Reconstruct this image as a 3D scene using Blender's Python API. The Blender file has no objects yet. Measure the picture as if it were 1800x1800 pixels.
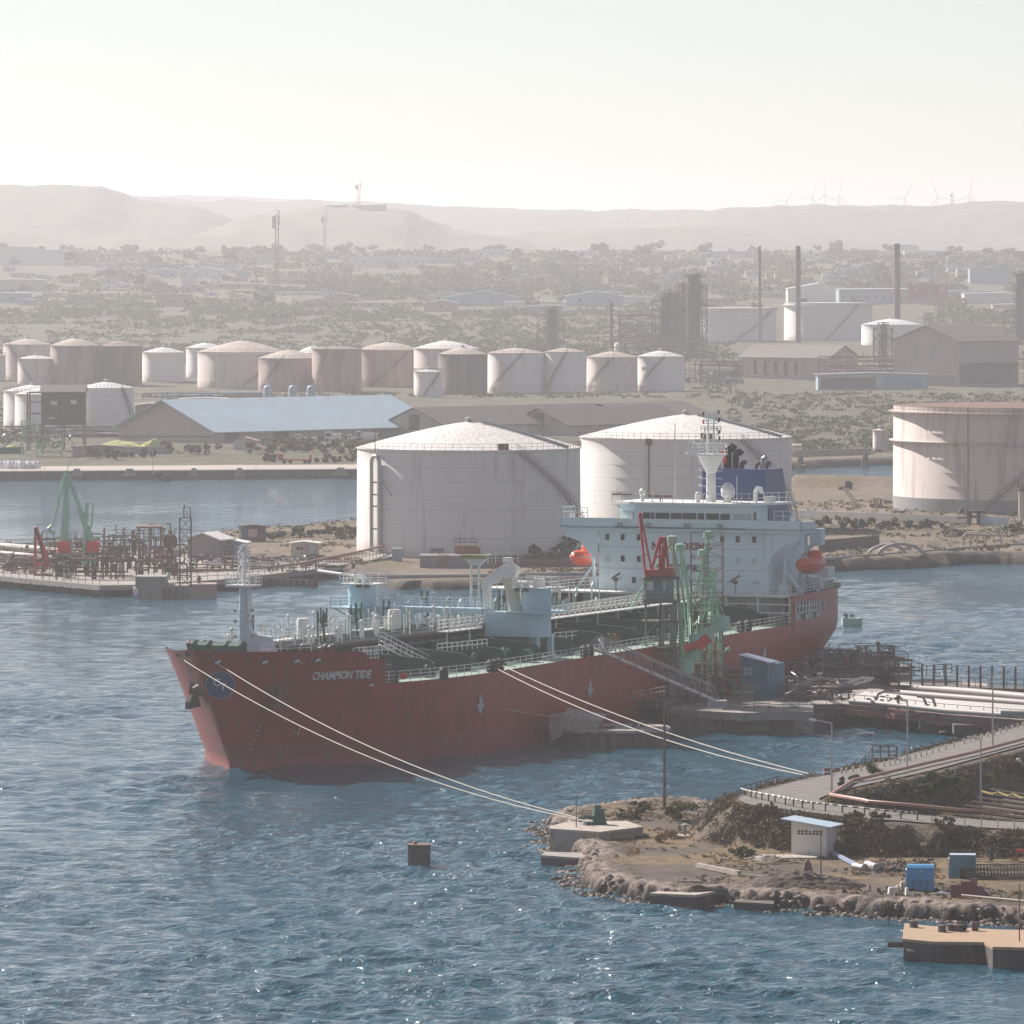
import bpy, math, random
import numpy as np
from mathutils import Vector, Matrix, noise as mnoise
random.seed(7); RS = np.random.RandomState(7)
R = math.radians
scene = bpy.context.scene
# ---------------------------------------------------------------- camera
F, H0, YH = 11700.0, 54.0, 440.0          # focal length in photo pixels, eye height, eye-level row
cd = bpy.data.cameras.new("camera"); cam = bpy.data.objects.new("camera", cd)
scene.collection.objects.link(cam); scene.camera = cam
cam.location = (0, 0, H0); cam.rotation_euler = (R(90), 0, 0)
cd.sensor_width = 36; cd.lens = 36 * F / 1800.0; cd.shift_y = -(900 - YH) / 1800.0
cd.clip_start = 1.0; cd.clip_end = 60000
# ---------------------------------------------------------------- light
SUN_AZ, SUN_EL = R(-43), R(36)            # clockwise from the view direction (+Y); beyond and to the left
sd = Vector((math.sin(SUN_AZ) * math.cos(SUN_EL), math.cos(SUN_AZ) * math.cos(SUN_EL), math.sin(SUN_EL)))
w = bpy.data.worlds.new("World"); scene.world = w; w.use_nodes = True
wn = w.node_tree.nodes; bg = wn["Background"]; sky = wn.new("ShaderNodeTexSky")
sky.sky_type = 'NISHITA'; sky.sun_disc = False; sky.sun_elevation = SUN_EL; sky.sun_rotation = SUN_AZ
sky.air_density = 0.8; sky.dust_density = 0.2; sky.ozone_density = 1.4
hs = wn.new("ShaderNodeHueSaturation"); hs.inputs["Saturation"].default_value = .5; hs.inputs["Hue"].default_value = .515          # thin dusty overcast veil: a paler sky
w.node_tree.links.new(sky.outputs[0], hs.inputs["Color"]); w.node_tree.links.new(hs.outputs[0], bg.inputs[0]); bg.inputs[1].default_value = 0.054
sl = bpy.data.lights.new("sun", 'SUN'); sl.energy = 4.7; sl.angle = R(0.6); sl.color = (1, 0.93, 0.86)
so = bpy.data.objects.new("sun", sl); scene.collection.objects.link(so)
so.rotation_euler = (-sd).to_track_quat('-Z', 'Y').to_euler(); so.location = (0, 0, 300)
vs = scene.view_settings; vs.view_transform = 'Standard'; vs.look = 'None'; vs.exposure = 0.84; vs.gamma = 1
scene.cycles.volume_bounces = 0; scene.cycles.max_bounces = 6; scene.cycles.volume_max_steps = 64
HAZE = 1.12e-4
# ---------------------------------------------------------------- helpers
def P(px, py, z):
    "photo pixel + height -> world point"
    d = (H0 - z) * F / (py - YH); return Vector(((px - 900) / F * d, d, z))
def D(px, py, d):
    "photo pixel + distance -> world point"
    return Vector(((px - 900) / F * d, d, H0 - (py - YH) * d / F))
def dist(py, z): return (H0 - z) * F / (py - YH)
def ss(a, b, x):
    t = np.clip((x - a) / (b - a), 0, 1); return t * t * (3 - 2 * t)
COL = scene.collection
def tag(o, label=None, cat=None, group=None, kind=None):
    if label: o["label"] = label
    if cat: o["category"] = cat
    if group: o["group"] = group
    if kind: o["kind"] = kind
    return o
def thing(name, label, cat, loc=(0, 0, 0), rz=0.0, group=None):
    o = bpy.data.objects.new(name, None); COL.objects.link(o)
    o.location = loc; o.rotation_euler = (0, 0, rz); o.empty_display_size = 1
    return tag(o, label, cat, group)
KIDS = {}
class MB:
    def __init__(s): s.v = []; s.f = []; s.m = []; s.cm = 0
    def add(s, vs_, fs):
        b = len(s.v); s.v.extend([tuple(q) for q in vs_]); s.f.extend([tuple(b + i for i in f) for f in fs]); s.m.extend([s.cm] * len(fs)); return s
    def box(s, c, d, rz=0.0, taper=1.0):
        x, y, z = d[0] / 2, d[1] / 2, d[2] / 2; ca, sa = math.cos(rz), math.sin(rz); o = []
        for k, (a, b, e) in enumerate([(-1,-1,-1),(1,-1,-1),(1,1,-1),(-1,1,-1),(-1,-1,1),(1,-1,1),(1,1,1),(-1,1,1)]):
            t = taper if e > 0 else 1.0
            X, Y = a * x * t, b * y * t; o.append((c[0] + X * ca - Y * sa, c[1] + X * sa + Y * ca, c[2] + e * z))
        return s.add(o, [(0,3,2,1),(4,5,6,7),(0,1,5,4),(1,2,6,5),(2,3,7,6),(3,0,4,7)])
    def b2(s, x0, x1, y0, y1, z0, z1): return s.box(((x0+x1)/2, (y0+y1)/2, (z0+z1)/2), (abs(x1-x0), abs(y1-y0), abs(z1-z0)))
    def tube(s, p, q, r, r2=None, n=6, caps=True):
        p, q = Vector(p), Vector(q); a = q - p
        if a.length < 1e-6: return s
        r2 = r if r2 is None else r2; a.normalize()
        u = a.cross(Vector((0, 0, 1)) if abs(a.z) < .9 else Vector((1, 0, 0))).normalized(); w_ = a.cross(u)
        o = []
        for c, rr in ((p, r), (q, r2)):
            for i in range(n):
                t = 2 * math.pi * (i + .5) / n; o.append(c + (u * math.cos(t) + w_ * math.sin(t)) * rr)
        f = [(i, (i+1) % n, n + (i+1) % n, n + i) for i in range(n)]
        if caps: f += [tuple(range(n))[::-1], tuple(range(n, 2*n))]
        return s.add(o, f)
    def path(s, pts, r, n=6):
        pts = [Vector(q) for q in pts]; o = []; f = []; prev = None
        for k, c in enumerate(pts):
            a = (pts[min(k+1, len(pts)-1)] - pts[max(k-1, 0)]).normalized()
            u = a.cross(Vector((0, 0, 1)) if abs(a.z) < .95 else Vector((1, 0, 0))).normalized()
            if prev is not None:
                u = (prev - a * prev.dot(a)).normalized()
            prev = u; w_ = a.cross(u)
            for i in range(n):
                t = 2 * math.pi * i / n; o.append(c + (u * math.cos(t) + w_ * math.sin(t)) * r)
        for k in range(len(pts) - 1):
            for i in range(n):
                j = (i + 1) % n; f.append((k*n+i, k*n+j, (k+1)*n+j, (k+1)*n+i))
        f += [tuple(range(n))[::-1], tuple(range((len(pts)-1)*n, len(pts)*n))]
        return s.add(o, f)
    def lathe(s, c, prof, n=24, a0=0.0):
        o = []; f = []
        for (r, z) in prof:
            for i in range(n):
                t = 2*math.pi*i/n + a0; o.append((c[0]+r*math.cos(t), c[1]+r*math.sin(t), c[2]+z))
        for k in range(len(prof)-1):
            for i in range(n):
                j = (i+1) % n; f.append((k*n+i, k*n+j, (k+1)*n+j, (k+1)*n+i))
        if prof[0][0] > .001: f.append(tuple(range(n))[::-1])
        if prof[-1][0] > .001: f.append(tuple(range((len(prof)-1)*n, len(prof)*n)))
        return s.add(o, f)
    def prism(s, poly, z0, z1):
        "poly = xy points counter-clockwise"
        n = len(poly); a = sum(poly[i][0]*poly[(i+1)%n][1]-poly[(i+1)%n][0]*poly[i][1] for i in range(n))
        if a < 0: poly = poly[::-1]
        o = [(x, y, z0) for x, y in poly] + [(x, y, z1) for x, y in poly]
        return s.add(o, [tuple(range(n))[::-1], tuple(range(n, 2*n))] + [(i, (i+1)%n, n+(i+1)%n, n+i) for i in range(n)])
    def extr(s, poly3, v):
        "planar 3-D outline thickened by vector v"
        v = Vector(v); n = len(poly3); o = [Vector(p) for p in poly3]; o2 = [p + v for p in o]
        return s.add(o + o2, [tuple(range(n))[::-1], tuple(range(n, 2*n))] + [(i, (i+1)%n, n+(i+1)%n, n+i) for i in range(n)])
    def rail(s, pts, h=1.05, sp=1.6, r=.03, bars=2):
        pts = [Vector(q) for q in pts]
        for a, b in zip(pts[:-1], pts[1:]):
            L = (b - a).length; n = max(1, int(round(L / sp)))
            for i in range(n + 1):
                c = a.lerp(b, i / n); s.tube(c, c + Vector((0, 0, h)), r, n=4, caps=False)
            for k in range(bars):
                hh = Vector((0, 0, h * (k + 1) / bars)); s.tube(a + hh, b + hh, r, n=4, caps=False)
        return s
    def lattice(s, c, w_, d_, z0, z1, sp=2.5, r=.06, rd=.04):
        cs = [(c[0]-w_/2, c[1]-d_/2), (c[0]+w_/2, c[1]-d_/2), (c[0]+w_/2, c[1]+d_/2), (c[0]-w_/2, c[1]+d_/2)]
        for x, y in cs: s.tube((x, y, z0), (x, y, z1), r, n=4)
        n = max(1, int((z1 - z0) / sp))
        for k in range(n):
            za, zb = z0 + (z1-z0)*k/n, z0 + (z1-z0)*(k+1)/n
            for i in range(4):
                (xa, ya), (xb, yb) = cs[i], cs[(i+1) % 4]
                s.tube((xa, ya, zb), (xb, yb, zb), rd, n=4, caps=False)
                if k % 2: s.tube((xa, ya, za), (xb, yb, zb), rd, n=4, caps=False)
                else: s.tube((xb, yb, za), (xa, ya, zb), rd, n=4, caps=False)
        return s
    def build(s, name, mats, parent=None, off=None, loc=None, smooth=False, label=None):
        if not isinstance(mats, (list, tuple)): mats = [mats]
        me = bpy.data.meshes.new(name)
        vv = s.v
        if loc is not None: off = loc
        if off is not None:
            ox, oy, oz = off; vv = [(x-ox, y-oy, z-oz) for x, y, z in s.v]
        me.from_pydata(vv, [], s.f)
        for m_ in mats: me.materials.append(m_)
        if len(mats) > 1: me.polygons.foreach_set("material_index", s.m)
        if smooth:
            me.polygons.foreach_set("use_smooth", [True] * len(me.polygons))
            try: me.set_sharp_from_angle(angle=R(38))
            except Exception: pass
        me.update()
        o = bpy.data.objects.new(name, me); COL.objects.link(o)
        if parent is not None: o.parent = parent; KIDS.setdefault(parent.name, []).append(o)
        if loc is not None: o.location = loc
        if label: o["label"] = label
        return o
def copy_tree(root, loc=None, rz=None, label=None, parent=None, scale=None):
    c = root.copy(); COL.objects.link(c)
    if parent is not None: c.parent = parent
    if loc is not None: c.location = loc
    if rz is not None: c.rotation_euler = (0, 0, rz)
    if scale is not None: c.scale = (scale,) * 3 if not isinstance(scale, (tuple, list)) else scale
    if label: c["label"] = label
    for ch in KIDS.get(root.name, []):
        k = copy_tree(ch, parent=c)
        KIDS.setdefault(c.name, []).append(k)
    return c
def np_mesh(name, V, Fc, mats, smooth=False, attrs=None, loc=None):
    me = bpy.data.meshes.new(name); n = len(V); m_ = len(Fc); k = Fc.shape[1]
    if loc is not None: V = V - np.array(loc)
    me.vertices.add(n); me.vertices.foreach_set("co", np.asarray(V, dtype=np.float32).ravel())
    me.loops.add(m_ * k); me.loops.foreach_set("vertex_index", Fc.astype(np.int32).ravel())
    me.polygons.add(m_); me.polygons.foreach_set("loop_start", np.arange(0, m_*k, k, dtype=np.int32))
    me.polygons.foreach_set("loop_total", np.full(m_, k, dtype=np.int32))
    if smooth: me.polygons.foreach_set("use_smooth", np.ones(m_, dtype=bool))
    for a, vals in (attrs or {}).items():
        at = me.attributes.new(a, 'FLOAT', 'POINT'); at.data.foreach_set("value", np.asarray(vals, dtype=np.float32).ravel())
    for mm in (mats if isinstance(mats, (list, tuple)) else [mats]): me.materials.append(mm)
    me.update(calc_edges=True); me.validate()
    o = bpy.data.objects.new(name, me); COL.objects.link(o)
    if loc is not None: o.location = loc
    return o
def gridfaces(nr, nc):
    i = np.arange((nr-1)*(nc-1)); r_, c_ = i // (nc-1), i % (nc-1); a = r_*nc + c_
    return np.stack([a, a+1, a+nc+1, a+nc], 1)
# ---------------------------------------------------------------- numpy value noise
def vnoise(x, y, seed=0):
    xi, yi = np.floor(x).astype(np.int64), np.floor(y).astype(np.int64); xf, yf = x - xi, y - yi
    def h(a, b):
        n = (a * 374761393 + b * 668265263 + seed * 974711) & 0x7fffffff
        n = ((n ^ (n >> 13)) * 1274126177) & 0x7fffffff; n = n ^ (n >> 16); return (n & 0xffff) / 65535.0
    u, v = xf*xf*(3-2*xf), yf*yf*(3-2*yf)
    return (h(xi, yi)*(1-u) + h(xi+1, yi)*u)*(1-v) + (h(xi, yi+1)*(1-u) + h(xi+1, yi+1)*u)*v
def fbm(x, y, o=4, seed=0):
    s_, a, t = 0, 1.0, 0
    for k in range(o): s_ = s_ + a*vnoise(x*2**k, y*2**k, seed+k); t += a; a *= .5
    return s_ / t
def pdist(X, Y, poly, closed=False):
    "distance to a polyline, plus parameter-weighted value index"
    poly = np.array(poly, float); n = len(poly); best = np.full(X.shape, 1e9); bi = np.zeros(X.shape)
    for i in range(n if closed else n-1):
        a, b = poly[i][:2], poly[(i+1) % n][:2]; ab = b - a; L2 = (ab**2).sum() + 1e-12
        t = np.clip(((X-a[0])*ab[0] + (Y-a[1])*ab[1]) / L2, 0, 1)
        dd = np.hypot(X-(a[0]+t*ab[0]), Y-(a[1]+t*ab[1])); m_ = dd < best
        best = np.where(m_, dd, best); bi = np.where(m_, i + t, bi)
    return best, bi
def inside(X, Y, poly):
    r = np.zeros(X.shape, bool); n = len(poly)
    for i in range(n):
        x1, y1 = poly[i][:2]; x2, y2 = poly[(i+1) % n][:2]
        if y1 == y2: continue
        c = ((Y < y1) != (Y < y2)) & (X < (x2-x1)*(Y-y1)/(y2-y1) + x1); r ^= c
    return r
# ---------------------------------------------------------------- materials
MATS = {}
def nodes(name):
    m = bpy.data.materials.new(name); m.use_nodes = True; nt = m.node_tree; return m, nt, nt.nodes["Principled BSDF"]
def ntex(nt, scale, detail=5, rough=.55, vec=None, sc=None):
    n = nt.nodes.new("ShaderNodeTexNoise"); n.inputs["Scale"].default_value = scale; n.inputs["Detail"].default_value = detail; n.inputs["Roughness"].default_value = rough
    tc = nt.nodes.new("ShaderNodeTexCoord"); src = tc.outputs["Object"]
    if sc:
        mp = nt.nodes.new("ShaderNodeMapping"); mp.inputs["Scale"].default_value = sc; nt.links.new(src, mp.inputs[0]); src = mp.outputs[0]
    nt.links.new(src, n.inputs["Vector"]); return n.outputs["Fac"]
def ramp(nt, fac, a, b, ca=(0,0,0,1), cb=(1,1,1,1)):
    r = nt.nodes.new("ShaderNodeValToRGB"); e = r.color_ramp.elements; e[0].position = a; e[1].position = b; e[0].color = ca; e[1].color = cb
    nt.links.new(fac, r.inputs[0]); return r.outputs[0]
def mix(nt, fac, a, b, mode='MIX'):
    n = nt.nodes.new("ShaderNodeMix"); n.data_type = 'RGBA'; n.blend_type = mode
    for k, v_ in ((0, fac), (6, a), (7, b)):
        if isinstance(v_, (int, float)): n.inputs[k].default_value = v_
        elif isinstance(v_, tuple): n.inputs[k].default_value = v_ if len(v_) == 4 else v_ + (1,)
        else: nt.links.new(v_, n.inputs[k])
    return n.outputs[2]
def bump(nt, b, h, strength=.3, distn=.1):
    n = nt.nodes.new("ShaderNodeBump"); n.inputs["Strength"].default_value = strength; n.inputs["Distance"].default_value = distn
    nt.links.new(h, n.inputs["Height"]); nt.links.new(n.outputs[0], b.inputs["Normal"])
def M(name, col, rough=.6, metal=0.0, var=.2, scale=.6, col2=None, amt=(.5, .7), streak=None, bmp=0.0, bscale=2.0, spec=None, course=None):
    "painted / weathered surface: base colour, value mottling, patches or vertical streaks of a second colour"
    if name in MATS: return MATS[name]
    m, nt, b = nodes(name); c = col + (1,) if len(col) == 3 else col
    out = mix(nt, ntex(nt, scale), tuple(x*(1-var) for x in c[:3]), tuple(min(1, x*(1+var)) for x in c[:3]))
    if col2:
        f = ramp(nt, ntex(nt, streak[0] if streak else scale*1.7, 6, .65, sc=(1, 1, streak[1]) if streak else None), amt[0], amt[1])
        out = mix(nt, f, out, col2)
    for ax, per, wd in (course or ()):                                # weld courses / sheet joints: thin darker lines fixed to the plates
        tc = nt.nodes.new("ShaderNodeTexCoord"); sp = nt.nodes.new("ShaderNodeSeparateXYZ"); nt.links.new(tc.outputs["Object"], sp.inputs[0])
        a_ = nt.nodes.new("ShaderNodeMath"); a_.operation = 'DIVIDE'; nt.links.new(sp.outputs[ax], a_.inputs[0]); a_.inputs[1].default_value = per
        b2_ = nt.nodes.new("ShaderNodeMath"); b2_.operation = 'FRACT'; nt.links.new(a_.outputs[0], b2_.inputs[0])
        c_ = nt.nodes.new("ShaderNodeMath"); c_.operation = 'LESS_THAN'; nt.links.new(b2_.outputs[0], c_.inputs[0]); c_.inputs[1].default_value = wd
        d_ = nt.nodes.new("ShaderNodeMath"); d_.operation = 'MULTIPLY'; nt.links.new(c_.outputs[0], d_.inputs[0]); d_.inputs[1].default_value = .38
        out = mix(nt, d_.outputs[0], out, tuple(x*.45 for x in c[:3]))
    nt.links.new(out, b.inputs["Base Color"]); b.inputs["Roughness"].default_value = rough; b.inputs["Metallic"].default_value = metal
    if spec is not None: b.inputs["Specular IOR Level"].default_value = spec
    if bmp: bump(nt, b, ntex(nt, bscale, 6), bmp, .1)
    MATS[name] = m; return m
def foliage(name, c1, c2, scale=1.5, trans=.25):
    if name in MATS: return MATS[name]
    m, nt, b = nodes(name)
    out = mix(nt, ramp(nt, ntex(nt, scale, 3), .35, .65), c1, c2); nt.links.new(out, b.inputs["Base Color"])
    b.inputs["Roughness"].default_value = .7; b.inputs["Specular IOR Level"].default_value = .2
    tr = nt.nodes.new("ShaderNodeBsdfTranslucent"); nt.links.new(out, tr.inputs[0]); ms = nt.nodes.new("ShaderNodeMixShader")
    ms.inputs[0].default_value = trans; nt.links.new(b.outputs[0], ms.inputs[1]); nt.links.new(tr.outputs[0], ms.inputs[2])
    nt.links.new(ms.outputs[0], nt.nodes["Material Output"].inputs[0]); MATS[name] = m; return m
m_white = M("white paint", (.72, .72, .70), .45, var=.08, col2=(.42, .30, .22), amt=(.66, .8), streak=(.9, .15))
m_tankA = M("tank white paint", (.70, .67, .635), .6, var=.1, scale=.15, col2=(.44, .35, .29), amt=(.55, .82), streak=(.6, .1), course=((2, 2.45, .045),))
m_tankB = M("tank pinkish paint", (.62, .53, .49), .65, var=.12, scale=.15, col2=(.30, .19, .15), amt=(.50, .76), streak=(.5, .12), course=((2, 2.3, .04),))
m_tankR = M("tank rusty paint", (.36, .26, .23), .7, var=.2, scale=.2, col2=(.22, .13, .10), amt=(.45, .65), streak=(.4, .12))
m_tankD = M("tank dark rust", (.13, .09, .085), .75, var=.25, scale=.2, col2=(.22, .15, .13), amt=(.5, .7), streak=(.4, .12))
m_roofA = M("tank roof weathered white", (.74, .72, .70), .5, var=.1, col2=(.48, .36, .29), amt=(.50, .66), scale=.8)
m_roofT = M("tank roof tan", (.44, .37, .32), .7, var=.15, col2=(.3, .2, .15), amt=(.5, .7), scale=.3)
m_roofD = M("tank roof dark", (.24, .17, .15), .8, var=.2, col2=(.4, .33, .3), amt=(.55, .7), scale=.3)
m_steel = M("dark steel", (.10, .085, .08), .6, .3, var=.3)
m_rust = M("rusty steel", (.16, .085, .06), .75, .1, var=.3, scale=1.2)
m_galv = M("galvanised steel", (.42, .42, .42), .45, .5, var=.12)
m_conc = M("concrete", (.30, .27, .245), .85, var=.2, scale=.5, col2=(.15, .13, .12), amt=(.5, .72), bmp=.4, bscale=1.5)
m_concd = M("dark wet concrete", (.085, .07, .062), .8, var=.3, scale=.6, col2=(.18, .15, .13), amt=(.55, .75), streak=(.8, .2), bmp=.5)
m_concl = M("pale concrete", (.40, .345, .30), .85, var=.2, scale=.9, col2=(.23, .185, .15), amt=(.5, .7), bmp=.2)
m_asph = M("asphalt", (.135, .118, .112), .85, var=.12, scale=.25, col2=(.19, .165, .15), amt=(.45, .7), bmp=.15, bscale=8)
m_hull = M("hull red paint", (.38, .024, .010), .42, var=.14, scale=.12, col2=(.22, .025, .018), amt=(.42, .7), streak=(.9, .1), bmp=.3, bscale=.6, course=((2, 2.3, .03), (0, 9.5, .008)))
m_boot = M("boot topping maroon", (.30, .05, .045), .55, var=.15, scale=.2, col2=(.22, .10, .09), amt=(.5, .75), streak=(.6, .2))
m_deck = M("dark green deck paint", (.018, .07, .046), .55, var=.3, scale=.5, col2=(.07, .05, .035), amt=(.6, .75))
m_walk = M("pale green walkway", (.27, .36, .31), .6, var=.2, scale=.5)
m_pipe = M("dark green pipe paint", (.022, .07, .048), .4, var=.3)
m_blue = M("light blue paint", (.43, .60, .68), .42, var=.06, scale=.3, col2=(.34, .42, .45), amt=(.6, .8), streak=(.6, .2))
m_funnel = M("navy blue paint", (.018, .045, .16), .4, var=.12)
m_logo = M("logo blue paint", (.03, .055, .15), .45, var=.1)
m_glass = M("dark window glass", (.025, .022, .022), .12, var=.3)
m_gpale = M("pale window blind", (.45, .5, .48), .3, var=.1)
m_orange = M("orange fibreglass", (.70, .075, .025), .35, var=.06)
m_black = M("black rubber", (.012, .012, .012), .6, var=.2)
m_red = M("red crane paint", (.42, .022, .02), .42, var=.12)
m_redb = M("bright red paint", (.62, .03, .02), .4, var=.1)
m_green = M("pale green loading arm paint", (.28, .50, .37), .45, var=.12, col2=(.12, .17, .12), amt=(.6, .75))
m_greend = M("dark green machinery paint", (.02, .085, .06), .45, var=.2)
m_grey = M("grey paint", (.30, .30, .31), .5, var=.12)
m_mauve = M("grey gangway paint", (.25, .22, .23), .5, var=.1)
m_hutb = M("blue corrugated siding", (.06, .16, .24), .6, var=.12, col2=(.15, .16, .17), amt=(.55, .75), streak=(.7, .3))
m_tankblue = M("sky blue paint", (.06, .27, .52), .5, var=.15, col2=(.20, .27, .30), amt=(.56, .72), streak=(1.6, .4))
m_teal = M("faded teal paint", (.09, .21, .27), .5, var=.15, streak=(.8, .2), col2=(.06, .13, .16), amt=(.5, .75))
m_wood = M("weathered timber", (.14, .11, .085), .85, var=.3)
m_rope = M("pale rope", (.50, .46, .40), .85, var=.2, scale=3)
m_roped = M("dull red rope", (.42, .26, .24), .8, var=.1)
m_yel = M("faded yellow paint", (.38, .30, .09), .6, var=.2)
m_sulf = M("sulphur yellow powder", (.50, .52, .17), .9, var=.15)
m_pinkpipe = M("pinkish primer pipe", (.42, .22, .18), .55, var=.15, col2=(.3, .2, .16), amt=(.5, .7))
m_maroon = M("maroon steel", (.20, .07, .08), .6, var=.2)
m_brick = M("dull brick", (.28, .13, .09), .8, var=.2)
m_roofblue = M("pale blue metal roof", (.42, .54, .63), .45, var=.1, scale=.12, col2=(.36, .44, .50), amt=(.4, .75), course=((1, 1.1, .09),))
m_roofdark = M("dark corrugated roof", (.11, .082, .078), .7, var=.2, col2=(.2, .16, .15), amt=(.6, .75))
m_plaster = M("cream plaster", (.50, .44, .38), .8, var=.12, col2=(.3, .25, .22), amt=(.6, .8), streak=(.6, .3))
m_plasterw = M("white plaster", (.66, .64, .61), .75, var=.1, col2=(.36, .3, .26), amt=(.6, .78))
m_pinkw = M("pinkish plaster", (.42, .34, .32), .8, var=.12, col2=(.3, .24, .22), amt=(.55, .8), streak=(.4, .2))
m_pipew = M("silvery insulated pipe", (.34, .305, .295), .6, 0, var=.1)
m_tyre = M("tyre rubber", (.02, .018, .018), .8, var=.2)
# ================================================================ WATER
def make_water():
    nr, nc = 1150, 760
    ys = np.linspace(1900, 790, nr)
    d = H0 * F / (ys - YH)
    u = np.linspace(-1, 1, nc); u = np.sign(u) * (np.abs(u) * .62 + np.abs(u)**4 * 1.6)    # angular columns, denser in the middle
    X = (u[None, :] * (900 / F) * 1.75) * d[:, None]; Y = np.repeat(d[:, None], nc, 1); Y0 = Y
    Z = np.zeros_like(X); rs = np.random.RandomState(3); DX = np.zeros_like(X); DY = np.zeros_like(X)
    step = np.gradient(d)[:, None]; step = np.abs(step)
    for k in range(64):
        lam = 1.5 * (5.2 ** rs.rand()); th = R(248 + rs.normal() * 34); kk = 2*math.pi/lam
        kx, ky = kk*math.cos(th), kk*math.sin(th)
        a = .0042 * lam**.92 * (0.6 + .8*rs.rand()); ph = rs.rand()*6.28
        fade = np.clip((lam / step - 2.0) / 2.0, 0, 1)
        arg = kx*X + ky*Y + ph; Z += a*fade*np.cos(arg); DX -= a*fade*math.cos(th)*np.sin(arg)*.7; DY -= a*fade*math.sin(th)*np.sin(arg)*.7
    gust = .5 + 1.1*ss(.3, .7, fbm(X/38, Y/110, 3, 11)); Z *= gust
    V = np.stack([X+DX*gust, Y+DY*gust, Z], -1).reshape(-1, 3)
    # outer skirt to the horizon
    m, nt, b = nodes("sea water")
    b.inputs["Base Color"].default_value = (.010, .072, .108, 1); b.inputs["Roughness"].default_value = .07; b.inputs["IOR"].default_value = 1.33
    tc = nt.nodes.new("ShaderNodeTexCoord")
    def nz(scale, sc, detail, rot=0):
        mp = nt.nodes.new("ShaderNodeMapping"); mp.inputs["Scale"].default_value = sc; mp.inputs["Rotation"].default_value = (0, 0, rot)
        nt.links.new(tc.outputs["Object"], mp.inputs[0]); n = nt.nodes.new("ShaderNodeTexNoise"); n.inputs["Scale"].default_value = scale
        n.inputs["Detail"].default_value = detail; n.inputs["Roughness"].default_value = .6; n.inputs["Distortion"].default_value = .4
        nt.links.new(mp.outputs[0], n.inputs["Vector"]); return n.outputs["Fac"]
    h1 = nz(1.7, (.6, .8, 1), 4, .15); h2 = nz(.42, (.55, .62, 1), 4, -.1); 
    add = nt.nodes.new("ShaderNodeMath"); add.operation = 'MULTIPLY_ADD'; nt.links.new(h2, add.inputs[0]); add.inputs[1].default_value = 2.6; nt.links.new(h1, add.inputs[2])
    g = nt.nodes.new("ShaderNodeMath"); g.operation = 'MULTIPLY'; nt.links.new(add.outputs[0], g.inputs[0])
    gm = ramp(nt, nz(.022, (1, .3, 1), 3, .05), .38, .62, (.5,)*3+(1,), (1.15,)*3+(1,)); nt.links.new(gm, g.inputs[1])
    bump(nt, b, g.outputs[0], 1.0, .5)
    o = np_mesh("water", V, gridfaces(nr, nc), m, smooth=True); tag(o, kind="structure")
    # calm sheet beyond and around the detailed part, just under it
    S = 9000; mb = MB(); mb.add([(-S, -1500, -.9), (S, -1500, -.9), (S, 12000, -.9), (-S, 12000, -.9)], [(0, 1, 2, 3)])
    tag(mb.build("water_beyond", m), kind="structure")
make_water()
# ================================================================ TERRAIN
def land_material(name, dirt, dirt2, grass, rock, rock2, scale=.12):
    m, nt, b = nodes(name)
    def attr(a):
        n = nt.nodes.new("ShaderNodeAttribute"); n.attribute_name = a; return n.outputs["Fac"]
    base = mix(nt, ramp(nt, ntex(nt, scale, 6, .6), .38, .62), dirt, dirt2)
    base = mix(nt, ramp(nt, ntex(nt, scale*9, 5, .7), .4, .75), base, tuple(x*.62 for x in dirt))
    gn = nt.nodes.new("ShaderNodeMath"); gn.operation = 'MULTIPLY'; nt.links.new(attr("grass"), gn.inputs[0]); nt.links.new(ramp(nt, ntex(nt, scale*5, 6, .7), .36, .56), gn.inputs[1])
    base = mix(nt, gn.outputs[0], base, mix(nt, ramp(nt, ntex(nt, scale*14, 4), .35, .65), grass, tuple(x*.55 for x in grass)))
    rk = mix(nt, ramp(nt, ntex(nt, scale*7, 7, .65), .42, .6), rock, rock2)
    base = mix(nt, attr("rock"), base, rk)
    base = mix(nt, attr("bank"), base, mix(nt, ramp(nt, ntex(nt, scale*12, 5, .7), .4, .6), (.085,.064,.047), (.165,.128,.09)))
    base = mix(nt, attr("wet"), base, (.030, .026, .024))
    nt.links.new(base, b.inputs["Base Color"]); b.inputs["Roughness"].default_value = .9; b.inputs["Specular IOR Level"].default_value = .25
    bump(nt, b, ntex(nt, scale*16, 8, .7), .9, .22); return m
# ---- foreground peninsula: coast (z=0), road levels
coast_px = [(2500,1650),(1800,1630),(1744,1626),(1633,1619),(1550,1614),(1472,1608),(1400,1602),(1358,1598),(1292,1594),(1269,1591),(1222,1594),(1143,1590),(1120,1584),(1094,1578),(1047,1574),(1024,1562),(1012,1548),(1008,1532),(1018,1520),(1000,1505),(985,1498),(960,1488),(952,1474),(953,1462),(966,1448),(990,1436)]
coast = [P(x, y, 0).xy for x, y in coast_px]
for x, y, z in [(1020,1424,1.2),(1100,1412,1.2),(1169,1407,1.2),(1240,1404,1.4),(1292,1399,2.4),(1330,1388,3),(1400,1366,3.2),(1500,1338,3.4),(1600,1306,3.6),(1700,1278,3.8),(1800,1248,4),(2100,1165,4)]:
    coast.append((P(x, y, z) + Vector((0, 4.5, 0))).xy)
coast += [Vector((260, 1000)), Vector((260, 600))]
ROAD_UP = [P(x, y, 4.5) for x, y in [(2300,1158),(2050,1226),(1800,1292.5),(1694,1320.5),(1571,1353),(1479,1372.5),(1420,1386)]]
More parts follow.
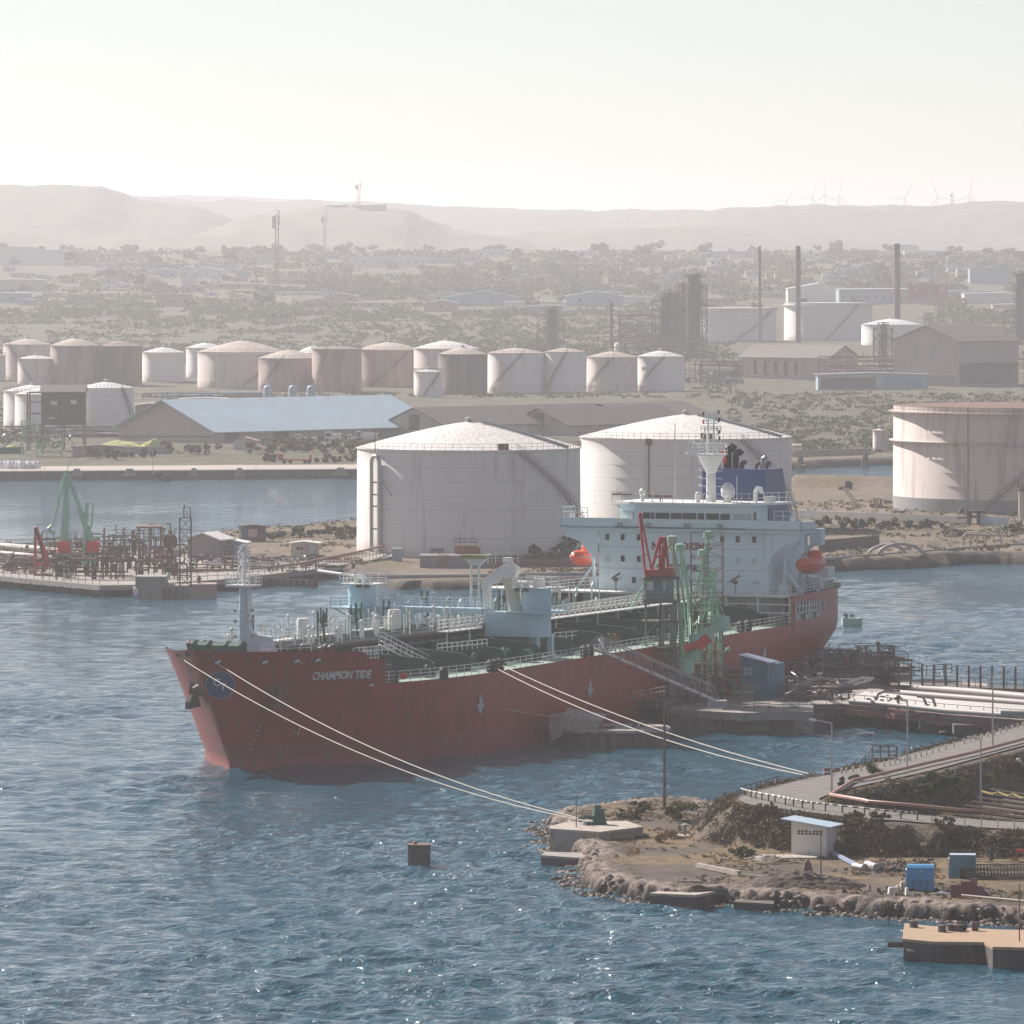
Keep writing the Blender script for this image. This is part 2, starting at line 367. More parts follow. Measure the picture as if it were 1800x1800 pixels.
ROAD_LO = [P(1372,1402,4.5), P(1380,1411,4.5), P(1410,1416.5,4.4), P(1464,1423,4.3), P(1555,1433.5,4.1), P(1610,1438.5,3.9), P(1690,1445,3.6), P(1800,1452.5,3.3), P(2050,1464,3.0), P(2400,1476,3.0)]
def smooth_line(pts, n=8):
    out = []; p = [pts[0]] + list(pts) + [pts[-1]]
    for i in range(1, len(p)-2):
        for k in range(n):
            t = k / n; a, b_, c, d_ = p[i-1], p[i], p[i+1], p[i+2]
            out.append(.5*((2*b_) + (c-a)*t + (2*a-5*b_+4*c-d_)*t*t + (3*b_-a-3*c+d_)*t**3))
    out.append(pts[-1]); return out
road_line = smooth_line(ROAD_UP + ROAD_LO)
RW = 3.6
def fore_h(X, Y, detail=True):
    X, Y = np.asarray(X, float), np.asarray(Y, float)
    dc, _ = pdist(X, Y, coast, True); ins = inside(X, Y, coast); sdv = np.where(ins, dc, -dc)
    z = 1.25 + .25*(fbm(X/14, Y/14, 3, 5)-.5)
    # basin inside the bend
    rl = np.array([q[:] for q in road_line]); dr, bi = pdist(X, Y, rl)
    rz = np.interp(bi, np.arange(len(rl)), rl[:, 2])
    bas = inside(X, Y, [q[:2] for q in road_line] + [(200, 560), (200, 760)]); t = np.where(bas, ss(RW+2.9, RW+.8, dr), ss(RW+5.2, RW+.9, dr)); z = z*(1-t) + (rz-.12)*t
    # hump of spoil just left of the bend
    slope = t*(1-t)*4
    if detail: z = z + slope*(fbm(X/1.6, Y/2.2, 4, 9)-.5)*1.5 + (1-t)*(fbm(X/2.5, Y/2.5, 4, 17)-.5)*.22
    cs = ss(-.7, 1.6, sdv + ((fbm(X/1.3, Y/1.3, 4, 21)-.5)*2.4 if detail else 0)); z = -1.6 + (z+1.6)*cs
    if detail: z = z + ss(4.5, 1.2, np.abs(sdv-1.5))*((fbm(X/.9, Y/.9, 3, 33)-.5)*.5 + np.floor(vnoise(X/.8, Y/.8, 35)*4)*.09)*(1-ss(.2, .8, t))
    return z, sdv, t, dr
def make_fore():
    xs = np.arange(2, 100, .30); ys = np.arange(515, 712, .36)
    X, Y = np.meshgrid(xs, ys); Z, sdv, t, dr = fore_h(X, Y)
    V = np.stack([X, Y, Z], -1).reshape(-1, 3)
    rock = ss(4.2, 2.2, sdv + (fbm(X/3, Y/3, 3, 3)-.5)*4) * ss(.7, .3, t)
    grass = np.clip(ss(.44, .62, fbm(X/7, Y/9, 4, 41)) + ss(.15, .5, t)*ss(RW+.3, RW+1.2, dr), 0, 1) * (1-rock*.7)
    wet = ss(1.05, .55, Z + (fbm(X, Y, 2, 8)-.5)*.9)
    fc = gridfaces(len(ys), len(xs)); keep = (Z.reshape(-1)[fc] > -1.5).any(1); fc = fc[keep]
    m = land_material("dry earth yard", (.085,.067,.055), (.145,.113,.09), (.25,.17,.08), (.30,.24,.205), (.13,.10,.085), .15)
    o = np_mesh("ground", V, fc, m, smooth=False, attrs={"rock": rock, "grass": grass*(1-ss(.1,.3,t)), "wet": wet, "bank": ss(.05,.25,t)*ss(RW+.5,RW+1.3,dr)}); tag(o, kind="structure")
make_fore()
def ribbon(name, line, w_, mat, dz=0.0, kind="structure"):
    V = []; 
    for i, c in enumerate(line):
        a = (line[min(i+1, len(line)-1)] - line[max(i-1, 0)]); a.z = 0; a.normalize(); nrm = Vector((-a.y, a.x, 0))
        V += [c + nrm*w_ + Vector((0,0,dz)), c - nrm*w_ + Vector((0,0,dz))]
    n = len(line); mb = MB(); mb.add(V, [(2*i, 2*i+1, 2*i+3, 2*i+2) for i in range(n-1)]); o = mb.build(name, mat)
    o["kind"] = kind; return o
ribbon("road", road_line, RW, m_asph, .02)
# ---- middle land with the big tanks
mid_px = [(2600,1000),(1900,993),(1800,993),(1725,992),(1645,998),(1560,1002),(1475,1006),(1440,1008),(1200,1022),(1000,1032),(860,1036),(760,1038),(690,1037),(640,1030),(560,1010),(440,1000),(340,1003),(300,990),(300,960),(380,948),(470,941),(560,934),(640,925),(760,905),(1000,885),(1393,861),(1500,858),(1570,848),(1700,838),(2000,812),(2600,790)]
mid = [P(x, y, 0).xy for x, y in mid_px]
def mid_h(X, Y, detail=True):
    X, Y = np.asarray(X, float), np.asarray(Y, float)
    dc, _ = pdist(X, Y, mid, True); sdv = np.where(inside(X, Y, mid), dc, -dc)
    z = 2.0 + .5*(fbm(X/30, Y/30, 3, 6)-.5)
    px = 900 + F*X/Y
    z = z - .7*ss(60, 20, sdv)*ss(1500, 1250, px)*ss(600, 700, px)     # low strip along the water, tank shelf above
    if detail: z = z + (fbm(X/4, Y/6, 4, 12)-.5)*.8*ss(1300, 1450, px)*ss(1240, 1180, Y)
    # earth dike behind the second tank
    z = z + 2.6*ss(9, 2, np.abs(Y-(1470 - (px-1393)*.10)))*ss(1380, 1400, px)*ss(1640, 1560, px)
    cs = ss(-1, 5, sdv + ((fbm(X/5, Y/5, 3, 23)-.5)*5 if detail else 0)); return -1.6 + (z+1.6)*cs, sdv
def make_mid():
    us = np.linspace(280, 2100, 560); ys = np.concatenate([np.arange(1040, 1260, 1.0), np.arange(1260, 1720, 2.5)])
    X = (us[None, :]-900)/F*ys[:, None]; Y = np.repeat(ys[:, None], len(us), 1); Z, sdv = mid_h(X, Y)
    rock = ss(9, 4, sdv + (fbm(X/6, Y/6, 3, 4)-.5)*6)
    grass = ss(.40, .55, fbm(X/12, Y/16, 4, 51)) * (1-rock*.6); wet = ss(1.3, .4, Z)
    fc = gridfaces(len(ys), len(us)); fc = fc[(Z.reshape(-1)[fc] > -1.5).any(1)]
    m = land_material("tank shelf ground", (.15,.115,.09), (.215,.17,.135), (.165,.125,.062), (.13,.10,.085), (.075,.058,.05), .06)
    tag(np_mesh("shore_ground", np.stack([X, Y, Z], -1).reshape(-1, 3), fc, m, smooth=True, attrs={"rock": rock, "grass": grass, "wet": wet}), kind="structure")
make_mid()
# ---- far land
ZP = np.array([(1500,-2),(1556,-2),(1562,1.9),(1900,2.2),(2300,3),(2600,4.5),(3000,9),(3500,17),(4000,26.5),(4500,37),(5000,46.5),(5500,53.5),(5800,52),(6400,35),(12000,30)])
def far_z(d): return float(np.interp(d, ZP[:, 0], ZP[:, 1]))
def far_d(py):
    lo, hi = 1565, 5600
    for _ in range(40):
        md = (lo+hi)/2
        if YH + (H0-far_z(md))*F/md > py: lo = md
        else: hi = md
    return lo
def FP(px, py):
    d = far_d(py); return Vector(((px-900)/F*d, d, far_z(d)))
farshore_px = [(-1500,852),(0,845),(300,842.5),(627,841),(900,838),(1150,834),(1393,827),(1480,822),(1570,818),(1800,812),(3500,800)]
def make_far():
    us = np.linspace(-1500, 3500, 500); ds = np.concatenate([np.linspace(1480, 1700, 120), np.geomspace(1705, 12000, 330)])
    X = (us[None, :]-900)/F*ds[:, None]; Y = np.repeat(ds[:, None], len(us), 1)
    sh = np.interp(us, [p[0] for p in farshore_px], [H0*F/(p[1]-YH) for p in farshore_px])[None, :]
    # left of the hidden stretch the edge is a straight quay wall, right of it a natural bank
    q = ss(700, 1000, us)[None, :]; wv = (fbm(X/12, Y/12, 3, 61)-.5)*14*q
    edge = ss(0, 2+10*q, Y-sh-2-wv)
    Z = np.interp(Y, ZP[:, 0], ZP[:, 1]); Z = np.maximum(Z, 1.9) + (fbm(X/120, Y/160, 4, 71)-.5)*np.interp(Y, [1600,2000,3000,5000], [.2,1.2,5,7])
    Z = -2 + (Z+2)*edge
    grass = ss(.08, .30, fbm(X/40, Y/70, 4, 81)) * ss(sh+28, sh+60, Y); rock = ss(18, 4, Y-sh)*q; wet = ss(1.2, .2, Z)*q
    fc = gridfaces(len(ds), len(us)); fc = fc[(Z.reshape(-1)[fc] > -1.9).any(1)]
    m = land_material("far dry scrubland", (.115,.096,.064), (.175,.142,.10), (.070,.072,.032), (.16,.12,.10), (.10,.08,.07), .02)
    tag(np_mesh("far_ground", np.stack([X, Y, Z], -1).reshape(-1, 3), fc, m, smooth=True, attrs={"rock": rock, "grass": grass, "wet": wet}), kind="structure")
make_far()
# ---- hills
m_hill = M("scrub covered hillside", (.10, .10, .082), .95, var=.3, scale=.02, col2=(.155, .14, .112), amt=(.45, .62), bmp=1.0, bscale=.03)
def hill(prof, d, depth, zb, name="hill", seed=1, rough=3.0):
    us = np.linspace(prof[0][0], prof[-1][0], 420); top = np.interp(us, [p[0] for p in prof], [p[1] for p in prof])
    k = np.exp(-np.linspace(-3, 3, 13)**2/2); k /= k.sum(); top = np.convolve(np.pad(top, 6, 'edge'), k, 'valid')
    ts = np.linspace(-1, 1, 40); Y = d + ts[:, None]*depth + 0*us[None, :]; X = (us[None, :]-900)/F*d + 0*Y
    zt = H0 - (top-YH)*d/F; prof_ = np.cos(ts*math.pi/2)[:, None]**1.3
    n = (fbm(X/90, Y/90, 5, seed)-.5)*rough*3 + (fbm(X/22, Y/40, 3, seed+9)-.5)*rough*1.6
    Z = zb + (zt[None, :]-zb)*prof_ + n*prof_
    tag(np_mesh(name, np.stack([X, Y, Z], -1).reshape(-1, 3), gridfaces(40, len(us)), m_hill, smooth=True), kind="structure")
hill([(-900,345),(-300,322),(0,324),(90,326),(185,329),(215,340),(250,352),(300,358),(360,366),(420,392),(520,420),(700,440)], 7000, 700, 20, seed=2)
hill([(-200,405),(0,402),(20,401),(70,410),(120,416),(300,414),(420,420),(600,440)], 6200, 350, 25, seed=3, rough=2)
hill([(250,440),(330,418),(380,402),(440,385),(490,378),(540,369),(575,367),(700,368),(720,370),(745,384),(790,402),(830,410),(890,416),(960,432)], 6400, 500, 25, seed=4)
hill([(200,345),(300,345),(350,353),(430,352),(470,354),(540,350),(600,354),(700,358),(760,362),(860,365),(1000,367),(1150,371),(1250,373),(1400,374),(1500,380)], 8600, 700, 20, seed=5)
hill([(700,460),(820,425),(900,412),(960,408),(1040,402),(1120,400),(1250,398),(1380,404),(1500,410),(1700,420),(1900,425)], 6900, 400, 25, seed=6, rough=2)
hill([(1040,470),(1120,420),(1180,388),(1250,370),(1310,363),(1400,362),(1500,364),(1570,362),(1640,362),(1720,357),(1800,357),(2000,352),(2400,350)], 7700, 700, 20, seed=7)
hill([(-400,352),(200,346),(300,343),(420,345),(560,352),(700,362),(800,370)], 11000, 600, 20, seed=8, rough=2)
# ================================================================ STORAGE TANKS
def text_mesh(name, body, size, mat, conv, parent=None, thick=.02, align='CENTER', font_space=1.0):
    "lettering as real mesh; conv maps (x along the line, y up, lift) to a local point"
    cu = bpy.data.curves.new(name, 'FONT'); cu.body = body; cu.size = size; cu.align_x = align; cu.align_y = 'CENTER'; cu.space_character = font_space
    cu.resolution_u = 3; cu.offset = .035*size
    to = bpy.data.objects.new(name, cu); COL.objects.link(to)
    bpy.context.view_layer.update(); me0 = to.to_mesh(); mb = MB()
    mb.add([conv(v.co.x, v.co.y, thick) for v in me0.vertices], [tuple(p.vertices) for p in me0.polygons])
    to.to_mesh_clear(); bpy.data.objects.remove(to); bpy.data.curves.remove(cu)
    return mb.build(name, mat, parent)
def tank(label, xl, xr, yrim, ypeak, ybase, shell, roof, gz=None, stair=None, far=True, open_top=False, text=None, rail=True, group=None, n=64, d=None):
    if d is None: d = far_d(ybase) if far else dist(ybase, gz)
    if gz is None: gz = far_z(d)
    s = d / F; r = (xr - xl) / 2 * s; cx = ((xl + xr) / 2 - 900) * s; h = (ybase - yrim) * s; hr = max(.3, (yrim - ypeak) * s)
    t = thing("storage_tank", label, "storage tank", (cx, d, gz), 0, group)
    mb = MB(); prof = [(r, -1.5)]
    nc = max(3, int(h / 2.4))
    for k in range(nc):
        rr = r - .015*k; prof += [(rr, h*k/nc+.0), (rr, h*(k+1)/nc-.02)]
    mb.lathe((0,0,0), prof, n); mb.build("shell", shell, t, smooth=True)
    if not open_top:
        mb = MB(); pr = [(r+.15, h-.12), (r+.15, h+.02)] + [(r*(1-k/8), h+.02+hr*(1-(1-k/8)**1.25)) for k in range(1, 9)]
        pr[-1] = (.02, pr[-1][1]); mb.lathe((0,0,0), pr, n); mb.build("roof", roof, t, smooth=True)
        mb = MB(); mb.lathe((0,0,h+hr), [(.6,-.2),(.6,.5),(.75,.6),(.05,.9)], 10); mb.build("roof_vent", m_grey, t)
    else:
        mb = MB(); mb.lathe((0,0,0), [(r-.25, h-.01), (r-.3, h-1.6), (.02, h-1.5)], n); mb.build("roof", roof, t, smooth=True)
        mb = MB(); mb.lathe((0,0,0), [(r, h-1.25), (r+.9, h-1.2), (r+.9, h-1.05), (r, h-1.0)], n); mb.build("wind_girder", shell, t)
        for k in range(0, n, 3):
            pass
    if rail:
        mb = MB(); m_ = n; rr = r + (.1 if not open_top else .85); zz = h + (0 if not open_top else -1.05)
        pts = [(rr*math.cos(2*math.pi*k/m_), rr*math.sin(2*math.pi*k/m_), zz) for k in range(m_+1)]
        mb.rail(pts, 1.1, 2.2, .035 if not far else .05, 2); mb.build("railing", m_rust if not far else m_steel, t)
    if stair:
        a0, a1 = R(stair[0]-90), R(stair[1]-90); mb = MB(); N = int(h/.45); z0, z1 = stair[2] if len(stair) > 2 else (0, h)
        ins_, outs = r+.15, r+1.05; prev = None
        for k in range(N+1):
            q = k/N; a = a0+(a1-a0)*q; z = z1+(z0-z1)*q
            mb.box(((ins_+outs)/2*math.cos(a), (ins_+outs)/2*math.sin(a), z), (.9, .28, .06), a)
            e = [(rr*math.cos(a), rr*math.sin(a), z) for rr in (ins_, outs)]
            if k % 3 == 0:
                for p_ in e: mb.tube(p_, (p_[0], p_[1], p_[2]+1.1), .035, n=4, caps=False)
                if prev:
                    for i in range(2):
                        for hh, w_ in ((0, .09), (.55, .035), (1.1, .04)):
                            mb.tube((prev[i][0], prev[i][1], prev[i][2]+hh), (e[i][0], e[i][1], e[i][2]+hh), w_, n=4, caps=False)
                prev = e
        mb.build("stair", m_mauve if not far else m_steel, t)
    if text:
        tx, ty, th, body = text; ang = math.asin(((tx - (xl+xr)/2)) / ((xr-xl)/2)) - math.pi/2; zt = (ybase-ty)*s
        text_mesh("number", body, th, m_steel, lambda x, y, l: ((r+l)*math.cos(ang+x/r), (r+l)*math.sin(ang+x/r), zt+y), t, font_space=1.1)
    t["_r"] = r; t["_h"] = h; return t, r, h
G_back = "tanks in the long row behind the warehouse"
T900, r9, h9 = tank("big white tank with the number 0900 and a curved outside stair, on the near shore", 627, 1021, 786, 741, 965, m_tankA, m_roofA, 2.0, (25, 96, (0.5, 17.6)), False, text=(770, 960, 1.15, "0900"), n=96)
T901, r1, h1 = tank("big white tank right behind the tanker's bridge and blue funnel", 1019, 1392, 767, 728, 928, m_tankA, m_roofA, 2.0, (29, 88, (0.5, 17)), False, n=96)
T902, r2, h2 = tank("tallest open-topped pinkish tank numbered 0902 at the right edge", 1570, 2092, 712, 712, 893, m_tankB, m_rust, 2.0, (17, -27, (0.2, 20.5)), False, True, text=(1658, 875, 1.2, "0902"), n=120)
mb = MB(); mb.lathe((0,0,0), [(r2+.02, h2*.655), (r2+.8, h2*.66), (r2+.8, h2*.667), (r2+.02, h2*.672)], 120)
for k in range(44):
    a = -math.pi*k/44 - .05
    for zz in (h2*.655, h2-1.25): mb.tube(((r2+.75)*math.cos(a), (r2+.75)*math.sin(a), zz), (r2*math.cos(a), r2*math.sin(a), zz-.9), .05, n=4)
mb.build("stiffening_ring", m_tankB, T902)
mb = MB(); mb.lathe((0,0,0), [(r2+.03, .0), (r2+.03, 2.6)], 120); mb.build("base_band", m_grey, T902)
mb = MB(); a = R(-123.5); mb.tube(((r2+.1)*math.cos(a), (r2+.1)*math.sin(a), 0), ((r2+.1)*math.cos(a), (r2+.1)*math.sin(a), h2), .08)
mb.build("seam_pipe", m_steel, T902)
# vent pipes on the near tank
mb = MB(); ca = -math.pi/2 - R(54); pts = []
def onT(ang, off, z): return ((r9+off)*math.cos(ang), (r9+off)*math.sin(ang), z)
a1_, a2_ = -math.pi/2-R(56.5), -math.pi/2-R(50)
mb.path([onT(a1_, .5, 0), onT(a1_, .5, 15.3)] + [onT(a1_+(a2_-a1_)*(1-math.cos(q))/2, .5, 15.3+1.3*math.sin(q)) for q in np.linspace(.3, 2.84, 7)] + [onT(a2_, .5, 15.3), onT(a2_, .5, 0)], .36, 10)
mb.build("vent_pipe", m_galv, T900, smooth=True)
mb = MB(); a3 = (a1_+a2_)/2; mb.tube(onT(a3, .5, 16.4), onT(a3, .5, 21), .07)
for z in (4, 7.9, 9.9, 12): mb.tube(onT(a1_, .5, z), onT(a2_, .5, z), .12)
mb.tube(onT(a2_, .6, 12), onT(a2_+.17, 1.2, 12.1), .08); mb.tube(onT(a2_+.07, .7, 12), onT(a2_+.19, 1.2, 9.8), .08)
mb.build("vent_bracket", m_steel, T900)
mb = MB(); a = -math.pi/2+R(24); mb.tube(onT(a, .12, 0), onT(a, .12, h9), .08); mb.build("seam_pipe", m_tankA, T900)
mb = MB(); a = -math.pi/2-R(21.5); mb.tube(((r1+.2)*math.cos(a), (r1+.2)*math.sin(a), 2), ((r1+.2)*math.cos(a), (r1+.2)*math.sin(a), h1-.2), .13); mb.box((r1*math.cos(a)*1.01, r1*math.sin(a)*1.01, h1-.5), (.9,.9,1.2), a); mb.build("seam_pipe", m_rust, T901)
for t_, r_, h_, aa in ((T900, r9, h9, (17, 20)), (T901, r1, h1, (8, 12))):
    mb = MB()
    for q in aa: a = -math.pi/2+R(q); mb.box(((r_-.4)*math.cos(a), (r_-.4)*math.sin(a), h_+.6), (.8, 1.0 if q != aa[1] else .6, 1.1), a)
    mb.build("hatch_box", m_rust, t_)
    mb = MB(); a0 = -math.pi/2+R(62)
    hr_ = {T900.name: 4.5, T901.name: 4.1}[t_.name]
    pts = [((r_*(1-k/8))*math.cos(a0), (r_*(1-k/8))*math.sin(a0), h_+.15+hr_*(1-(1-k/8)**1.25)) for k in range(8)]
    mb.rail(pts, 1.0, 3, .05, 1); mb.path([Vector(p)+Vector((0,0,.15)) for p in pts], .28, 6); mb.build("roof_walkway", m_galv, t_)
for a in [
 ("pinkish tank cut by the left edge of the picture, in the far tank row", -70, 10, 624.5, 618, 672, m_tankB, m_roofT, None),
 ("pinkish streaked tank with an outside stair, second from the left in the far row", 5, 92, 605, 595, 670, m_tankB, m_roofT, (-40, 10)),
 ("small half grey tank standing in front of the leftmost far tanks", 31, 97, 630, 624, 677, m_tankB, m_roofA, (-60, 0)),
 ("brown and cream streaked tank directly left of the plain dark one", 88, 175, 607, 594, 677, m_tankR, m_roofT, None),
 ("plain dark brown tank left of the clean white one in the far row", 175, 250, 608, 598, 677, m_tankD, m_roofD, None),
 ("clean white tank with a low white roof, left of the wide tan-roofed tank", 250, 325, 619, 610, 672, m_tankA, m_white, None),
 ("white tank half hidden behind the wide tan-roofed tank", 327, 396, 611, 602, 664, m_tankA, m_white, None),
 ("wide grey tank with a tan cone roof and diagonal stair in the far row", 347, 505, 618, 598, 680, m_tankB, m_roofT, (62, 0)),
 ("pinkish rust-streaked tank behind the right end of the blue roof", 454, 566, 629, 614, 686, m_tankR, m_roofT, (-10, -60)),
 ("low white-roofed tank peeping out behind two rusty tanks", 520, 590, 620, 606, 676, m_tankA, m_white, None),
 ("dark streaky tank right of the pinkish rust-streaked one", 548, 636, 613, 607, 688, m_tankR, m_roofD, (-20, -60)),
 ("wide rusty tank with a sagging roof and diagonal stair, mid far row", 625, 742, 614, 601, 680, m_tankR, m_roofT, (40, -30)),
 ("broad grey tank behind the small white one in the far row", 727, 842, 612, 598, 684, m_tankB, m_roofA, None),
 ("dark rust tank with a black hatch, left of the pale blue pair", 770, 857, 622, 610, 692, m_tankD, m_roofT, None),
 ("smallest whitish tank standing forward at the foot of the dark rust tank", 728, 778, 653, 649, 698, m_tankA, m_roofA, (50, -20)),
 ("pale blue tank with a white gauge pipe and diagonal stair", 857, 957, 620, 611, 690, m_tankA, m_roofT, (15, -60)),
 ("pale blue tank below the small lattice column", 957, 1030, 618, 611, 690, m_tankA, m_roofT, (5, -60)),
 ("pinkish stained tank between two pale blue ones", 1031, 1121, 627, 617, 688, m_tankB, m_roofT, (5, -70)),
 ("pale tank with a bright cone roof at the right end of the far row", 1119, 1203, 626, 616, 687, m_tankA, m_roofA, (10, -65)),
]: tank(*a[:8], None, a[8], group=G_back, n=40)
tank("white flat-topped tank behind the tall dark column", 1212, 1365, 541, 541, 600, m_tankA, m_roofA, None, (62, 0), True, True, n=44)
tank("white flat-topped tank between the second and third stacks", 1378, 1534, 532, 532, 597, m_tankA, m_roofA, None, (40, -5), True, True, n=44)
tank("white cone-roofed tank behind the third stack", 1514, 1620, 570, 560, 612, m_tankA, m_white, None, n=40)
tank("white tank at the far left, behind its pair, above the quay", 6, 108, 687, 676, 753, m_tankA, m_white, None, n=40)
tank("white tank with roof railing half hidden by the dark stilted hopper house", 26, 135, 692, 681, 757, m_tankA, m_white, None, n=40)
tank("bright white tank between the stilted hopper house and the blue roof", 136, 236, 681, 671, 754, m_tankA, m_white, None, (35, 75), n=48)
tank("small pale silo left of the tall pinkish tank, beyond the channel", 1534, 1562, 756, 753, 794, m_tankB, m_tankB, None, rail=False, n=20)
# three vertical vessels
v0 = thing("pressure_vessel", "upright blue-grey vessel, leftmost of three behind the blue roof", "pressure vessel", FP(471, 712), 0, "upright vessels behind the blue roof")
mb = MB(); mb.lathe((0,0,0), [(1.45,0),(1.45,5.6),(1.25,6.1),(.8,6.45),(.05,6.6)], 20); mb.build("shell", m_hutb if False else M("grey blue vessel", (.30,.38,.48), .5, var=.1), v0, smooth=True)
for k in range(1): mb = MB(); mb.b2(-1.6,1.6,-1.6,1.6,-.5,.4); mb.build("base", m_conc, v0)
copy_tree(v0, FP(515, 712), label="upright blue-grey vessel, middle one of three behind the blue roof")
copy_tree(v0, FP(547, 712), label="upright blue-grey vessel, rightmost of three behind the blue roof")
# ================================================================ BUILDINGS
def gable(name, label, cat, org, ang, W, L, hw, hr, wall, roof, wins=(), group=None, over=.6, door=None):
    "org = front-left corner on the ground; x runs along the gable front, y along the ridge"
    t = thing(name, label, cat, org, ang, group); mb = MB()
    v = [(0,0,-1.5),(W,0,-1.5),(W,L,-1.5),(0,L,-1.5),(0,0,hw),(W,0,hw),(W,L,hw),(0,L,hw),(W/2,0,hw+hr),(W/2,L,hw+hr)]
    mb.add(v, [(0,1,5,8,4),(2,3,7,9,6),(1,2,6,5),(3,0,4,7),(4,8,9,7),(5,6,9,8)]); mb.build("wall", wall, t)
    mb = MB(); k = hr/(W/2); th = .22
    for sx in (0, 1):
        x0 = -over if sx == 0 else W+over; z0 = hw - over*k + .03; z1 = hw+hr+.03
        a = [(x0,-over,z0),(W/2,-over,z1),(W/2,L+over,z1),(x0,L+over,z0)]; mb.extr(a, (0,0,th))
    mb.build("roof", roof, t)
    for (side, x, z, w_, h_, mm) in wins:
        mb = MB()
        if side == 'f': mb.b2(x, x+w_, -.06, .1, z, z+h_)
        elif side == 'r': mb.b2(W-.1, W+.06, x, x+w_, z, z+h_)
        else: mb.b2(-.06, .1, x, x+w_, z, z+h_)
        mb.build("window" if z > .8 else "door", mm, t)
    return t
G = P(213, 773.5, 2.2); angw = math.atan2(-27, 28)
gable("warehouse", "long warehouse with a pale blue metal roof behind the left quay", "warehouse", (-107.6, 1822, 2.2), angw, 38, 84, 3.4, 7.6, m_plaster, m_roofblue,
      [('r', 4, .0, 5, 3, m_roofdark), ('r', 22, 0, 6, 3, m_roofdark), ('r', 60, 0, 8, 3, m_grey)], over=2.2)
for (x, y, A, W_, L_, hw, hr, lab) in [
    (672, 768, -42, 24, 75, 3.5, 4.6, "dark-roofed shed with a white gable, just right of the blue roof"),
    (850, 762, -42, 20, 60, 3.2, 4.2, "dark-roofed shed behind the gap between the two nearest tanks"),
    (895, 764, -42, 22, 52, 3.0, 4.4, "dark-roofed shed with a square opening in its gable, above the white tank"),
    (985, 758, -42, 30, 36, 3.4, 4.6, "largest dark-roofed shed, behind the tank beside the funnel")]:
    g_ = gable("shed", lab, "shed", FP(x, y), R(A), W_, L_, hw, hr, m_plaster, m_roofdark, [('f', W_*.42, 2.2, 4, 4.2, m_roofdark)], group="dark sheds behind the big tanks", over=.8)
    if x == 1010: mb = MB(); mb.b2(12.5, 14.5, 8, 30, 7.4, 8.1); mb.build("skylight", m_white, g_)
d6 = far_d(663)
gable("factory_building", "cream factory hall with five tall dark window slots, left of the stilted hall", "factory", FP(1456, 665), R(50), 19, 43, 8.0, 4.4, m_pinkw, m_roofdark, [('l', 15+5*k, 1.2, 1.6, 5.2, m_glass) for k in range(5)], over=1)
gable("factory_building", "tall pinkish hall with a brown roof on an open steel frame, at right", "factory", FP(1571, 676), R(-40), 30, 38, 16.5, 5.5, m_pinkw, m_roofdark, [('f', 9, 9, 2.5, 6, m_grey), ('f', 17, 9, 2.5, 6, m_grey), ('r', 1, .3, 36, 8, m_steel), ('f', 1, .2, 27, 3.5, m_mauve)], over=1)  # low full-length panels: dark colour standing in for shade inside the open frame
gable("shed", "low blue-walled steel shed in front of the two factory halls", "shed", FP(1438, 684), R(3), 40, 9, 5.2, .6, m_roofblue, m_galv, [('f', 1, .3, 20, 4, m_roofdark), ('f', 24, .6, 14, 3.6, M("pale blue panel", (.2,.3,.45), .5))], over=.8)
# hopper house on stilts
hp = FP(48, 792); t = thing("hopper_house", "dark brown hopper house raised on steel stilts in front of white tanks", "industrial building", hp)
mb = MB(); mb.b2(3.6, 14.8, 0, 9, 6.6, 15.2); mb.build("cabin", M("hopper brown", (.10,.068,.06), .8, var=.2), t); mb = MB()
mb.add([(3.2,-.4,15.2),(15.2,-.4,15.2),(15.2,9.4,15.2),(3.2,9.4,15.2),(3.2,4.5,17),(15.2,4.5,17)], [(0,1,5,4),(3,4,5,2),(0,4,3),(1,2,5),(0,3,2,1)]); mb.build("roof", m_roofdark, t)
mb = MB()
for x in (0, 3.7, 9, 14.6):
    for y in (0.2, 8.8): mb.tube((x, y, -1), (x, y, 6.7 if x > 1 else 15), .22, n=6)
for z in (6.5, 9.5, 12.5, 15): mb.tube((0,.2,z),(3.7,.2,z),.14); mb.tube((0,8.8,z),(3.7,8.8,z),.14); mb.tube((0,.2,z),(0,8.8,z),.14)
for x in (0, 3.7, 9): mb.tube((x,.2,0),(x+4,.2,6.5),.1); mb.tube((x+4,.2,0),(x,.2,6.5),.1)
mb.build("steel_frame", m_steel, t)
for (x, z, w_, h_) in ((6, 11.8, 1.8, 1.1), (11.2, 12, 1.6, 1.1), (10.2, 8.6, 1.8, 2.6), (5.3, 8.2, 1.7, .5)):
    mb = MB(); mb.b2(x, x+w_, -.05, .05, z, z+h_); mb.build("window", m_plasterw if x != 10.2 else m_glass, t)
t = thing("scaffold_tower", "pale green open lattice hoist under the hopper house", "hoist", FP(52, 802)); mb = MB()
mb.lattice((0, 0), 4, 4, -1, 9, 2.2, .12, .09); mb.lattice((5.5, 1), 5, 4, -1, 5, 2.0, .12, .09); mb.build("lattice", m_green, t)
mb = MB(); mb.b2(-2.5, 8.5, -2.2, 2.8, 5, 5.15); mb.rail([(-2.5,-2.2,5.1),(8.5,-2.2,5.1)], 1, 2, .05); mb.build("platform", m_steel, t)
